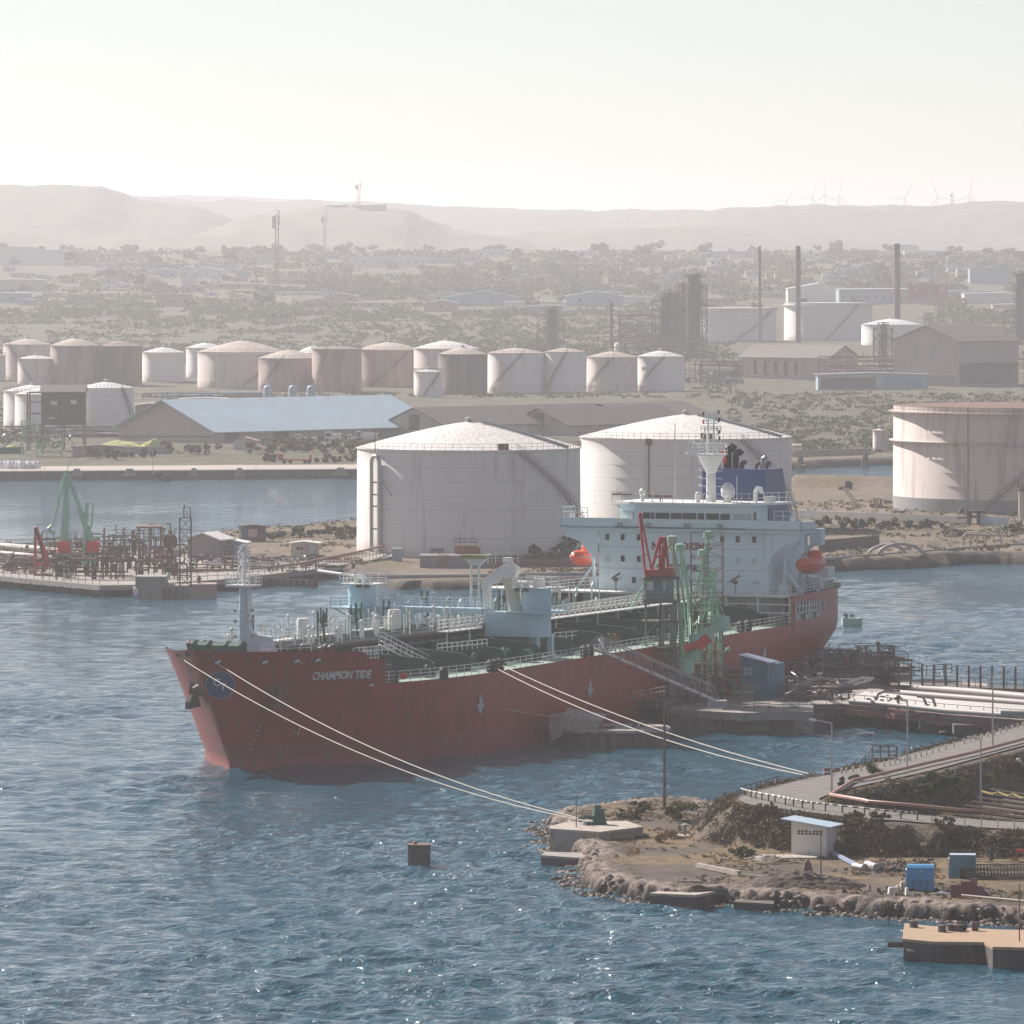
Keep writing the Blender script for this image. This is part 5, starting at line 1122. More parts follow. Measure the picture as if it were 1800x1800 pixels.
for x in (gx-1, gx+1): mb.rail([(x, -5, 14.1), (x, 9, 14.1)], 1.1, 1.3, .045, 3)
for y in np.arange(-5, 9, .5): mb.b2(gx-1.1, gx-1.0, y, y+.2, 13.55, 14.0)
mb.build("cross_catwalk", m_blue, ship)
# crane on the port gantry
mb = MB(); mb.tube((gx, -8.3, 13.8), (gx, -7.4, 17.6), .75, .85, 12); mb.build("crane_post", M("cream paint", (.58,.55,.42), .5), ship, smooth=True)
mb = MB(); mb.extr([(gx-.6,-8.1,17.2),(gx-.6,-8.5,18.7),(gx-.6,-7.3,19.4),(gx-.6,-4.2,17.3),(gx-.6,-4.3,16.4),(gx-.6,-6.9,17.6)], (1.2,0,0)); mb.build("crane_boom", m_white, ship)
mb = MB(); mb.b2(gx-.5,gx+.5,-5.0,-4.3,13.8,17.0); mb.build("boom_rest", m_white, ship)
mb = MB(); mb.rail([(gx-1,-8.9,19.2),(gx-1,-5.2,19.2)], 1.2, .9, .05, 2); mb.box((gx,-7.2,19.6),(.8,.9,.5)); mb.build("crane_platform", m_white, ship)
mb = MB(); mb.tube((gx-.7,-4.2,16.6),(gx-1.6,-4.9,12.4),.04); mb.box((gx-1.6,-4.9,12.1),(.3,.35,1.0)); mb.tube((gx-1.6,-4.9,11.7),(gx-1.6,-4.7,11.2),.1); mb.build("crane_hook", m_steel, ship)
# starboard platform with slatted boom rest
mb = MB()
for dy in (-.5, .5): mb.tube((82, 9+dy, 12), (82, 9+dy, 17.6), .14, n=6)
for z in np.arange(12.5, 17.2, .7): mb.tube((82, 8.5, z), (82, 9.5, z), .06, n=4)
mb.extr([(82,8.4,17.5),(82,9.6,17.5),(82,10.4,18.3),(82,7.6,18.3)], (.4,0,0)); mb.build("boom_support", m_white, ship)
mb = MB(); mb.b2(81.6, 82.8, 7.3, 10.7, 18.3, 18.7); mb.build("boom_cradle", M("dull yellow slats", (.30,.26,.10), .7), ship)
mb = MB(); mb.b2(86, 92, 2.0, 10, 14.5, 14.7); mb.rail([(86,2.0,14.6),(86,10,14.6)], 1.1, 1, .05, 3); mb.box((87.5, 5, 15.1), (1.5, 3, .8)); mb.build("deck_platform", m_white, ship)
mb = MB(); [mb.tube((x, y, 8.8), (x, y, 14.5), .12) for x in (86.5, 91) for y in (2.4, 9.6)]; mb.build("platform_post", m_white, ship)
# ---- superstructure
HF = 123.2; W2 = 11.1
m_house = M("house pale blue white", (.60,.70,.74), .42, var=.05, scale=.15, col2=(.38,.42,.42), amt=(.62,.85), streak=(.5,.2))
mb = MB(); mb.b2(HF, HF+12, -W2, W2, 12.7, 20.3); mb.build("accommodation_block", m_house, ship)
mb = MB(); mb.b2(HF-.02, HF+9, -13.2, 13.2, 9.2, 12.45); mb.build("lower_house", m_white, ship)
mb = MB(); mb.b2(HF-4.2, HF+.5, -15.45, 15.45, 12.5, 12.72); mb.build("poop_edge", m_white, ship)
mb = MB()
for z in (10.6, 11.6): mb.tube((HF-3.9, -15.4, z), (HF-3.9, 8, z), .1, n=5)
for y in np.arange(-15.4, 9, 4.1): mb.tube((HF-3.9, y, 9.3), (HF-3.9, y, 12.5), .13, n=5)
mb.build("deck_stanchion", m_white, ship)
mb = MB(); [mb.b2(HF-.25, HF-.03, y, y+1.0, 9.3, 11.4) for y in (-12.6, -8.2, -2.5, 4)]; mb.build("door", m_plaster, ship)
mb = MB(); [mb.tube((HF-.6, y, 9.3), (HF-.6, y, 10.2), .35, n=8) for y in (-13.6, -10.8, -10.0)]; mb.build("deck_box", m_black, ship)
for z, dz in ((15.35, .03), (17.95, .03)): mb = MB(); mb.b2(HF-.03, HF, -W2, W2, z, z+.04); mb.build("deck_seam", m_grey, ship)
zrow = [z_at(HF, 0, y) for y in (984, 946)]
for r_, zc in enumerate(zrow):
    for px in (1068, 1095, 1123, 1270, 1297, 1326):
        k = (px-900)/F; y = -((k*(SO.y+SX.y*HF) - SO.x - SX.x*HF)/(-SY.x*-1 if False else (math.cos(PHI)+k*math.sin(PHI))))
        mb = MB(); mb.b2(HF-.05, HF+.02, y-.26, y+.26, zc-.38, zc+.38); pale = r_ == 0 and px in (1068, 1270, 1297, 1326)
        o = mb.build("window", m_gpale if pale else m_glass, ship)
        mb = MB(); [mb.b2(HF-.08, HF-.01, y+a, y+b_, zc+c, zc+d_) for a, b_, c, d_ in ((-.33,-.26,-.45,.45),(.26,.33,-.45,.45),(-.26,.26,.38,.45),(-.26,.26,-.45,-.38))]; mb.build("window_frame", m_house, o)
mb = MB(); mb.b2(HF-.05, HF+.02, 6.2, 6.7, 13.6, 14.35); mb.build("window", m_glass, ship)
yc = 0.2
text_mesh("no_smoking_sign", "NO SMOKING", 1.25, M("sign dark red", (.22,.025,.03), .6), lambda x, y, l: (HF-.06, yc-x*.93, z_at(HF, 0, 961)+y), ship, font_space=1.08)
text_mesh("safety_first_sign", "SAFETY FIRST", 1.05, m_steel, lambda x, y, l: (HF-.06, yc-x*.96, z_at(HF, 0, 999)+y), ship, font_space=1.08)
for y, z in ((8.6, 14.0), (5.2, 13.95), (-9.4, 13.95), (-6.3, 14.0)): mb = MB(); mb.b2(HF-.3, HF, y-.5, y+.5, z, z+.07); mb.build("lamp_bracket", m_grey, ship)
for y in (8.0, -7.6): mb = MB(); mb.tube((HF-2, y, 12.7), (HF-2, y, 13.9), .1, n=6); mb.tube((HF-2.1, y+.5, 14.2), (HF-2.1, y-.6, 14.9), .13, n=6); mb.box((HF-2, y, 14.1), (.3,.5,.4)); mb.build("fire_monitor", m_steel, ship)
mb = MB(); mb.b2(HF-3.9, HF-3.8, -15.4, 15.4, 12.7, 12.72); mb.rail([(HF-4.1, -15.4, 12.7), (HF-4.1, 15.4, 12.7)], 1.1, 1.4, .035, 3); mb.build("house_railing", m_white, ship)
# bridge wings
zw0, zw1 = 20.25, 21.5
mb = MB(); mb.b2(HF-1.0, HF+3.4, -15.8, 15.8, zw0, zw0+.25); mb.b2(HF-1.0, HF-.85, -15.8, 15.8, zw0-.2, zw1)
for sg in (-1, 1): mb.b2(HF-1.0, HF+3.4, sg*15.65, sg*15.8, zw0-.2, zw1-.1)
mb.build("bridge_wing", m_house, ship)
for sg in (-1, 1):
    mb = MB(); mb.extr([(HF-.6, sg*W2*.995, 20.2), (HF-.6, sg*15.7, 20.2), (HF-.6, sg*15.2, 19.2), (HF-.6, sg*13.4, 18.55), (HF-.6, sg*11.9, 17.4), (HF-.6, sg*W2*.995, 15.6)][::-1 if sg > 0 else 1], (.25, 0, 0)); mb.build("wing_bracket", m_house, ship)
    mb = MB(); mb.rail([(HF-.9, sg*12.2, zw1), (HF-.9, sg*15.7, zw1), (HF+3.3, sg*15.7, zw1)], 1.2, 1.1, .05, 2); mb.tube((HF-.5, sg*14.4, zw1-.5), (HF-.5, sg*14.4, zw1+.6), .25, n=8); mb.build("wing_railing", m_white, ship)
mb = MB(); mb.b2(HF-1.12, HF-1.0, -8.6, 8.7, zw0+.15, zw0+.25); mb.build("wing_ledge", m_steel, ship)
for y in (7.8, 4.1, -1.0, -5.3): mb = MB(); mb.box((HF-1.35, y, 20.75), (.45, .55, .5)); mb.build("floodlight", m_grey, ship)
# wheelhouse
zc0, zc1 = 20.5, 23.2; poly = [(HF-.6,-6.8),(HF+.6,-8.6),(HF+6,-8.6),(HF+6,8.6),(HF+.8,8.6),(HF-.6,6.2)]
mb = MB(); mb.prism(poly, zc0, zc1); mb.build("wheelhouse", m_house, ship)
mb = MB(); mb.prism([(HF-1.1,-7.1),(HF+.3,-9.2),(HF+9,-11.4),(HF+9,9.4),(HF+.5,9.3),(HF-1.1,6.6)], zc1, zc1+.28); mb.build("bridge_roof", m_white, ship)
zwA, zwB = z_at(HF, 0, 918.5), z_at(HF, 0, 901.5)
def y_of(px): k = (px-900)/F; return -(k*(SO.y+SX.y*HF) - SO.x - SX.x*HF)/(math.cos(PHI)+k*math.sin(PHI))
for a, b_ in ((1134,1146),(1148,1153),(1156,1180),(1183,1201),(1203,1227),(1230,1241),(1245,1267),(1270,1286)):
    y0, y1 = y_of(a), y_of(b_); mb = MB(); mb.b2(HF-.68, HF-.55, y0, y1, zwA, zwB); mb.build("bridge_window", m_glass, ship)
for a, b_, c, d_, mm in ((.65, 8.62, .95, 8.62, None),):
    pass
mb = MB(); mb.extr([(HF-.62,6.3,zwA),(HF+.75,8.64,zwA),(HF+.75,8.64,zwB),(HF-.62,6.3,zwB)], (-.06,.04,0)); mb.build("bridge_window", m_gpale, ship)
mb = MB(); mb.extr([(HF-.6,-6.85,zwA),(HF+.6,-8.64,zwA),(HF+.6,-8.64,zwB),(HF-.6,-6.85,zwB)], (-.06,-.04,0)); mb.build("bridge_window", m_gpale, ship)
mb = MB(); mb.b2(HF+1.4, HF+2.2, -8.66, -8.6, zwA, zwB+.1); mb.build("bridge_window", m_glass, ship)
mb = MB(); mb.rail([(HF-.9, 9, zc1+.28), (HF-.9, -7, zc1+.28), (HF+8.5, -11, zc1+.28)], 1.15, 1.3, .05, 2); mb.build("roof_railing", m_white, ship)
mb = MB(); mb.tube((HF+3,-4.6,zc1),(HF+3,-4.6,zc1+1.0),.45,n=12); mb.lathe((HF+3,-4.6,zc1+.9), [(.7,0),(.85,.3),(.85,1.0),(.6,1.5),(.3,1.75),(.02,1.82)], 18); mb.build("satellite_dome", m_white, ship, smooth=True)
mb = MB(); mb.lathe((HF+2, 6.2, zc1+.3), [(.25,0),(.25,.7),(.38,.9),(.38,1.3),(.05,1.6)], 12); mb.lathe((HF+1, -1.5, zc1+.3), [(.3,0),(.35,.5),(.3,1.1),(.05,1.3)], 10); mb.build("small_dome", m_white, ship)
mb = MB(); mb.b2(HF+1, HF+1.5, 2.0, 5.0, zc1+.75, zc1+1.1); mb.tube((HF+1.2,3.5,zc1),(HF+1.2,3.5,zc1+.9),.08); mb.b2(HF+1, HF+1.5, 7.2, 9.8, zc1+1.0, zc1+1.2); mb.build("radar_scanner", m_rust, ship)
mb = MB(); mb.path([(HF+5,-7.4,zc1),(HF+5,-7.4,zc1+1.5),(HF+5,-7.7,zc1+2.0),(HF+5,-8.1,zc1+1.9),(HF+5,-8.2,zc1+1.4)],.28,8); mb.box((HF+4,-9.7,zc1+.7),(1,1.3,.7)); mb.build("roof_vent", m_white, ship)
mb = MB()
for y, h in ((9.6, 1.6), (-6.2, 3.3), (1.9, 9.6), (4.8, 1.4)): mb.tube((HF+2, y, zc1+.2), (HF+2, y, zc1+.2+h), .05, n=5)
mb.build("aerial", m_white, ship)
# radar mast: px 1237, from roof to 715
mx, my = HF+4, -2.0; zt = z_at(mx, my, 800)
mb = MB(); mb.tube((mx,my,zc1),(mx,my,zt-.6),.62,.55,14); mb.build("radar_mast", m_white, ship, smooth=True)
mb = MB(); mb.tube((mx,my,zt-2.2),(mx,my,zt),.6,1.7,14); mb.tube((mx,my,zt),(mx,my,zt+.15),2.0,n=16); mb.rail([(mx+2.0*math.cos(q),my+2.0*math.sin(q),zt+.15) for q in np.linspace(0,6.283,11)],1.2,1.2,.05,3); mb.build("mast_crowsnest", m_white, ship)
mb = MB(); ztp = z_at(mx, my, 722)
for dx, dy in ((-.9,-.9),(.9,-.9),(.9,.9),(-.9,.9)): mb.tube((mx+dx*1.5,my+dy*1.5,zt),(mx+dx*.5,my+dy*.5,ztp-2),.09,n=5)
for z in np.arange(zt+.6, ztp-1.5, .65):
    q = 1.4*(1-(z-zt)/(ztp-zt)*.6); mb.tube((mx,my-q,z),(mx,my+q,z),.05,n=4); mb.tube((mx-q,my,z),(mx+q,my,z),.05,n=4)
for dy in (-.35,.35): mb.tube((mx,my+dy,zt),(mx,my+dy,ztp),.1,n=6)
mb.rail([(mx,my-1.3,zt+2.9),(mx,my+1.3,zt+2.9)],.6,.4,.06,2); mb.rail([(mx,my-.9,ztp-1.6),(mx,my+.9,ztp-1.6)],1.3,.3,.05,3); mb.tube((mx,my-.5,ztp-.2),(mx,my-1.0,ztp+.9),.05); mb.build("mast_lattice", m_white, ship)
for k, (dy, z) in enumerate([(1.0,ztp-.6),(-1.0,ztp-.4),(-1.0,ztp-1.4),(1.0,ztp-1.6),(-1.1,zt+2.6),(-1.1,zt+4.1),(-1.1,zt+1.8)]): mb = MB(); mb.tube((mx,my+dy,z),(mx,my+dy,z+.45),.12,n=8); mb.build("signal_lamp", m_black if k != 3 else m_redb, ship)
for k in range(6):
    z = zc1+1.2+k*.95; mb = MB(); mb.tube((mx,my-1.5,z),(mx,my+1.5,z),.05,n=4); mb.box((mx,my+1.5,z+.1),(.2,.2,.25)); mb.build("mast_rung", m_white, ship)
# radar bar on the crow's nest, funnel
mb = MB(); mb.b2(mx-1, mx-.4, my+2.0, my+2.7, zt, zt+1.7); mb.b2(mx-.4, mx+.2, my+1.8, my+3.2, zt+.0, zt+.3); mb.build("radar_pedestal", m_white, ship)
fx = HF+10; zf0, zf1 = 20.0, z_at(fx, -4, 825)
ya, yb, yb2 = 1.6, -6.6, -7.3
mb = MB(); mb.add([(fx,ya,zf0),(fx,yb2,zf0),(fx+7,yb2,zf0),(fx+7,ya,zf0),(fx,ya,zf1),(fx,yb,zf1),(fx+6,yb,zf1),(fx+6,ya,zf1)], [(0,1,2,3)[::-1],(4,5,6,7),(0,1,5,4),(1,2,6,5),(2,3,7,6),(3,0,4,7)]); mb.build("funnel", m_funnel, ship)
mb = MB(); mb.b2(fx-.02, fx+7.4, -9.2, 4.5, 12.6, 20.6); mb.build("engine_casing", m_house, ship)
for y, r_, h, rr in ((-.5,.55,2.4,.9),(-1.6,.4,1.9,.8),(-2.4,.3,.7,.5),(-4.3,.22,.6,.45),(-5.1,.25,1.3,.5),(-5.7,.2,.7,.45)):
    mb = MB(); z = zf1+h; mb.path([(fx+3,y,zf1-.2),(fx+3,y,z-.3),(fx+3,y-.12,z),(fx+3,y-rr*.55,z+rr*.25),(fx+3,y-rr,z-.1)], r_, 10); mb.build("exhaust_pipe", m_galv if y == -5.1 else (m_black if r_ > .35 else m_rust), ship, smooth=True)
mb = MB(); mb.extr([(fx+1,-.1,zf1+1.3),(fx+1,-1.1,zf1+.6),(fx+1,-1.1,zf1+2.3),(fx+1,-.5,zf1+2.5)], (.04,0,0)); mb.build("flag", m_redb, ship)
mb = MB(); mb.b2(fx+.5, fx+2.5, .2, 1.5, zf1, zf1+1.2); mb.build("funnel_cap_box", m_grey, ship)
# port side openings of the poop
for px, w_ in ((1410, 1.25), (1430, 1.15)):
    s = s_on_port(px, 11); wv = float(hb(s, 11)); L = w_*2.0
    mb = MB(); mb.extr([(s-L, -float(hb(s-L,11))-.03, 9.65),(s+L, -float(hb(s+L,11))-.03, 9.65),(s+L, -float(hb(s+L,11))-.03, 11.9),(s-L, -float(hb(s-L,11))-.03, 11.9)], (0,.05,0)); o = mb.build("mooring_opening", m_glass, ship)
    mb = MB()
    for q in np.linspace(-L, L, 5): mb.tube((s+q, -float(hb(s+q,11))-.1, 9.65 if q in (-L, L) else 10.6), (s+q, -float(hb(s+q,11))-.1, 11.9), .09, n=4)
    for z in (10.6, 11.3): mb.tube((s-L, -float(hb(s-L,11))-.1, z), (s+L, -float(hb(s+L,11))-.1, z), .07, n=4)
    for q in (-L*.7, L*.4): mb.b2(s+q, s+q+.5, -float(hb(s,11))-.12, -float(hb(s,11))-.04, 9.7, 10.3)
    mb.build("opening_bars", m_white, o)
for px in (1441, 1450):
    s = min(138.5, s_on_port(px, 11)); mb = MB(); mb.extr([(s-.6, -float(hb(s-.6,11))-.03, 9.9),(s+.6, -float(hb(s+.6,11))-.03, 9.9),(s+.6, -float(hb(s+.6,11))-.03, 11.6),(s-.6, -float(hb(s-.6,11))-.03, 11.6)], (0,.05,0)); mb.build("mooring_opening", m_mauve, ship)
mb = MB(); s = px_s(1394, -15.4); mb.b2(s-.3, s+.3, -15.6, -15.2, 9.3, 12.5); mb.build("corner_post", m_house, ship)
# stern gear
mb = MB(); cx, cy = HF+14.5, -9.8; mb.tube((cx,cy,12.6),(cx,cy,19.8),.75,.6,12); mb.tube((cx,cy,19.2),(cx-1,cy+1.5,22.4),.3,.2,8); mb.build("provision_crane", m_blue, ship, smooth=True)
mb = MB(); mb.b2(cx-.6, cx+.6, cy-2.7, cy-1.2, 18.0, 20.0); mb.tube((cx,cy-.3,17.7),(cx,cy-2.4,18.1),.12); mb.rail([(cx+.8,cy-1,13),(cx+.8,cy-1,19)],1,1,.04,2); mb.build("crane_cab", m_house, ship)
mb = MB(); mb.b2(HF+12, HF+14.6, -13, -9.5, 12.7, 14.2); mb.b2(HF+13.5, HF+15.6, -13.6, -12.2, 14.2, 15.3); mb.rail([(HF+12,-13.3,14.2),(HF+16,-13.3,14.2)],1.1,1,.05,3); mb.build("stern_deckhouse", m_white, ship)
mb = MB(); [mb.tube((HF+x, -11.2, 13.3), (HF+x+1.3, -11.2, 13.3), .65, n=12) for x in (9.5, 14.8)]; mb.box((HF+12, -12, 13.1), (1.5,1.2,.9)); mb.box((HF+16.3,-9,13.2),(1.4,1.8,1.1)); mb.build("stern_winch", m_plaster, ship)
rs = random.Random(31); mb = MB()
for _ in range(26): x, y = HF+rs.uniform(6, 17), -rs.uniform(10, 13.5); mb.box((x, y, 13.0), (rs.uniform(.3,1),rs.uniform(.3,.9),rs.uniform(.5,1.3)))
mb.build("stern_fittings", m_grey, ship)
# lifeboats and davits
def lifeboat(label, c, yaw):
    t = thing("lifeboat", label, "lifeboat", c, yaw, "orange lifeboats"); L, Bw = 6.6, 1.35; us = np.linspace(-1, 1, 17); mb = MB(); V = []; n = 14
    for u in us:
        e = max(0, 1-abs(u)**2.6)**.5
        for k in range(n):
            a = 2*math.pi*k/n; r_y = Bw*e; z = math.sin(a); zz = z*(1.15 if z < 0 else .95)*e**(.6 if z > 0 else .8); V.append((u*L/2, math.cos(a)*r_y, zz + .18*u*u))
    mb.add(V, [(i*n+k, i*n+(k+1) % n, (i+1)*n+(k+1) % n, (i+1)*n+k) for i in range(16) for k in range(n)]); mb.build("hull", m_orange, t, smooth=True)
    mb = MB(); mb.lathe((1.3*(1 if yaw < 9 else -1),0,.55), [(1.0,0),(.95,.7),(.7,1.05),(.02,1.15)], 14); mb.build("canopy", m_orange, t, smooth=True)
    mb = MB(); 
    for sg in (-1, 1): mb.path([(u*L/2, sg*(Bw*max(0, 1-abs(u)**2.6)**.5+.04), .04+.18*u*u) for u in np.linspace(-.97, .97, 12)], .06, 5)
    mb.build("rubbing_strake", m_grey, t); return t
def davit(sgn, x0):
    mb = MB(); y0 = sgn*14.9
    for x in (x0-2.6, x0+2.6): mb.path([(x, sgn*12.4, 12.7), (x, sgn*12.7, 16.8), (x, sgn*14.6, 18.9)], .22, 6); mb.tube((x, sgn*14.9, 12.7), (x, sgn*12.8, 15.4), .18, n=5); mb.b2(x-.35, x+.35, sgn*12.0, sgn*13.0, 12.65, 13.9)
    mb.build("davit", m_house, ship)
lifeboat("orange lifeboat on the near side of the white bridge house, by the stern", SW(HF+4.2, -14.9, 16.1), math.pi/2-PHI)
lifeboat("orange lifeboat on the far side of the white bridge house, left of the windows", SW(HF+4.5, 14.9, 16.4), math.pi/2-PHI)
davit(-1, HF+4.2); davit(1, HF+4.5)
# ================================================================ MOORING LINES
def line(label, a, b_, r=.05, sag=.5, mat=None, group=None, n=24):
    a, b_ = Vector(a), Vector(b_); mid_ = (a+b_)/2; mb = MB()
    mb.path([a.lerp(b_, k/n) - Vector((0,0, sag*4*(k/n)*(1-k/n))) for k in range(n+1)], r, 5); return tag(mb.build("mooring_line", mat or m_rope, loc=mid_), label, "mooring line", group)
def port_pt(px, py, zg=11.5): s = s_on_port(px, zg); return SW(s, -float(hb(s, zg))-.12, z_at(s, -float(hb(s, zg)), py))
shoreA = P(1034, 1444, 2.6); shoreB = P(1412, 1362, 5.0); dolA = P(1010, 1266, 2.6)
line("pale mooring line from the foremost fairlead of the bow down to the green bollard", port_pt(322, 1161), shoreA, .055, 2.2)
line("pale mooring line from the fairlead above the round emblem to the green bollard", port_pt(380, 1166), shoreA + Vector((.4,.2,0)), .055, 1.9)
line("left of two pale mooring lines running from the ship's rail down to the road corner", SW(px_s(868,-15.6), -15.75, 9.1), shoreB, .055, 1.3)
line("right of two pale mooring lines running from the ship's rail down to the road corner", SW(px_s(880,-15.6), -15.75, 9.25), shoreB + Vector((.5,.2,.1)), .055, .9)
line("thin dull line from under the ship's name to the broken dolphin", port_pt(522, 1164), dolA, .05, .5, m_roped)
line("thin dull line from the last bow fairlead to the broken dolphin", port_pt(558, 1162), dolA + Vector((-1,.5,0)), .05, .4, m_roped)
line("dull pink line running almost level from the after rail past the stern", SW(px_s(1300,-15.5), -15.7, float(zdk(90))+.3), D(1480, 1104.5, 838), .06, .15, m_roped)
line("dull pink line slanting down from the stern opening to the jetty", SW(px_s(1467,-12.9), -13.2, 10.9), P(1424, 1172, 2.6), .06, .2, m_roped)
# small workboat behind the stern
c = P(1498, 1099, 0); s_ = c.y/F; t = thing("workboat", "small pale green workboat floating behind the tanker's stern", "boat", c, R(8)); mb = MB(); V = []
for u in np.linspace(-1, 1, 13):
    e = max(.0, 1-max(0, u)**2.5)**.6 if u > 0 else 1-.1*u*u
    V += [(u*1.45*1.0, -.75*e, .95+.12*u*u), (u*1.45*.94, -.55*e, -.3), (u*1.45*.94, .55*e, -.3), (u*1.45, .75*e, .95+.12*u*u)]
mb.add(V, [(i*4+k, i*4+(k+1) % 4, i*4+4+(k+1) % 4, i*4+4+k) for i in range(12) for k in range(4)] + [(0,1,2,3), (48,51,50,49)]); mb.build("hull", M("pale green boat paint", (.35,.52,.46), .5), t)
mb = MB(); mb.path([(-.8,-.5,.9),(-.8,-.4,1.6),(-.8,.4,1.6),(-.8,.5,.9)],.09,6); mb.box((-1.0,0,1.4),(.35,.5,.4)); mb.box((-.1,.1,1.3),(.3,.3,.5)); mb.tube((.3,0,.9),(.2,0,1.55),.07); mb.build("fittings", m_steel, t)
t.scale = (1.05, 1.05, 1.05)
# ================================================================ RIGHT JETTY
def pier(name, label, cat, poly, ztop, mats, th=1.2, group=None, edge=None):
    c = sum((Vector((p[0], p[1], 0)) for p in poly), Vector())/len(poly); t = thing(name, label, cat, (c.x, c.y, 0), 0, group)
    mb = MB(); pl = [(p[0]-c.x, p[1]-c.y) for p in poly]; mb.prism(pl, ztop-th, ztop); mb.build("deck", mats, t); return t, c
def pl_(mb, t): return mb
JZ = 2.4
p1 = [P(1172,1246,JZ), P(1300,1253,JZ), P(1430,1251,JZ), P(1430,1216,JZ), P(1172,1208,JZ)]
jt, jc = pier("jetty", "dark concrete jetty deck under the blue hut and gangway", "jetty", [q.xy for q in p1], JZ, m_conc, .9)
mb = MB(); a, b_ = P(1172,1246,JZ)-jc, P(1430,1251,JZ)-jc; mb.rail([(a.x, a.y+.2, JZ), (b_.x, b_.y+.2, JZ)], 1.1, 1.7, .045, 3); mb.build("railing", m_steel, jt)
mb = MB(); mb.add([(a.x,a.y-.02,JZ-2.4),(b_.x,b_.y-.02,JZ-2.4),(b_.x,b_.y-.02,JZ+.02),(a.x,a.y-.02,JZ+.02),(a.x,a.y-.5,JZ-2.4),(b_.x,b_.y-.5,JZ-2.4),(b_.x,b_.y-.5,JZ+.02),(a.x,a.y-.5,JZ+.02)], [(4,5,6,7),(7,6,2,3),(0,4,7,3),(5,1,2,6)]); mb.build("edge_beam", m_conc, jt)
for px in (1195, 1285, 1375, 1428):
    c = P(px, 1250, JZ)-jc; mb = MB(); mb.b2(c.x-1.2, c.x+1.2, c.y-.9, c.y+1.5, -1.5, JZ-.35); mb.build("pile_cap", m_concd, jt)
mb = MB()
for px in np.arange(1180, 1440, 9):
    for py in (1238, 1225, 1212): c = P(px, py, JZ)-jc; mb.tube((c.x, c.y, -1.5), (c.x, c.y, JZ-.9), .35, n=6)
mb.build("pile", m_concd, jt); mb.build if False else None
# dark crib walling under the loading platform
mb = MB(); c0, c1 = P(1172, 1272, .2)-jc, P(1500, 1266, .2)-jc; mb.b2(c0.x, c1.x, c0.y+4, c0.y+11, -1.5, 1.6); mb.build("crib_wall", m_concd, jt)
# pipe trestle going right
tr_px = [(1425,1232),(1480,1231),(1560,1239),(1660,1253),(1800,1262),(2100,1285)]
def trestle(label, front, back, z, mat):
    poly = [P(x, y, z).xy for x, y in front] + [P(x, y, z).xy for x, y in back[::-1]]
    t, c = pier("pipe_trestle", label, "pipe trestle", poly, z, mat, .8); f = [P(x, y, z)-c for x, y in front]
    mb = MB(); mb.rail([(q.x, q.y+.2, z) for q in f], 1.1, 2.0, .045, 2); mb.build("railing", m_steel, t)
    return t, c, f
tt, tc_, tf = trestle("broad jetty roadway carrying pale pipes to the right edge", [(1425,1238),(1480,1237),(1560,1243),(1660,1255),(1800,1266),(2100,1288)], [(1425,1200),(1480,1204),(1600,1212),(1700,1218),(1800,1226),(2100,1245)], 2.5, m_conc)
for px, py in ((1455,1236),(1555,1241),(1637,1251),(1697,1260),(1795,1270)):
    c = P(px, py, 2.5)-tc_; mb = MB(); mb.b2(c.x-1.3, c.x+1.3, c.y-.6, c.y+2.5, .6, 1.65); mb.b2(c.x-.8, c.x+.8, c.y, c.y+1.4, -1.5, .7); mb.build("pier_support", m_concd, tt)
    mb = MB(); mb.b2(c.x-1.2-3, c.x+1.0-3, c.y+16, c.y+18, -1.5, 1.65); mb.build("pier_support", m_concd, tt)
mb = MB()
for a, b_ in zip(tf[:-1], tf[1:]): mb.tube(a-Vector((0,.15,.9)), b_-Vector((0,.15,.9)), .45, n=4); mb.tube(a-Vector((0,.2,.15)), b_-Vector((0,.2,.15)), .16, n=4)
mb.build("edge_girder", m_maroon, tt)
# pale pipes lying on the trestle (each a thing)
def pipe_run(label, pts, r, mat, z=None, group="pipes on the jetty roadway", n=10):
    w_ = [P(x, y, zz) for x, y, zz in pts]; c = w_[len(w_)//2]; mb = MB(); mb.path(w_, r, n); return tag(mb.build("pipeline", mat, loc=c, smooth=True), label, "pipeline", group)
for i, (dy, r_) in enumerate([(0,.33),(3.2,.33),(6.4,.33),(9.6,.33),(12.4,.3),(15,.3)]):
    pipe_run(f"pale insulated pipe, {['nearest the railing','second from the railing','third from the railing','fourth from the railing','fifth from the railing','sixth from the railing'][i]}, on the jetty roadway", [(1495+i*5,1233-dy*.9,2.95),(1560,1238-dy,2.95),(1660,1249-dy,2.95),(1800,1259-dy,2.95),(2080,1280-dy,2.95)], r_, m_pipew)
pipe_run("thick pale pipe along the far edge of the jetty roadway", [(1585,1209,3.5),(1700,1217,3.5),(1800,1226,3.5),(2080,1246,3.5)], .55, m_pipew)
pipe_run("second thick pale pipe just nearer than the far edge pipe", [(1560,1217,3.3),(1700,1228,3.3),(1800,1236,3.3),(2080,1256,3.3)], .42, m_pipew)
pipe_run("grey-blue pipe crossing the pale pipes at the right edge", [(1760,1253,3.4),(1800,1254,3.4),(2080,1262,3.4)], .3, m_grey)
pipe_run("dark bent pipe loop left of the pale pipes", [(1380,1222,3.6),(1405,1212,4.4),(1440,1208,4.8),(1470,1210,4.8),(1540,1206,4.6),(1570,1214,4.0)], .2, m_steel)
pipe_run("pale thin pipe rising in steps beside the dark pipework", [(1440,1214,3.5),(1446,1207,4.6),(1490,1200,5.0),(1515,1192,5.2),(1535,1192,5.0)], .14, m_galv)
pipe_run("second pale thin pipe rising in steps beside the dark pipework", [(1449,1215,3.5),(1455,1209,4.4),(1500,1203,4.8),(1530,1196,4.9)], .14, m_galv)
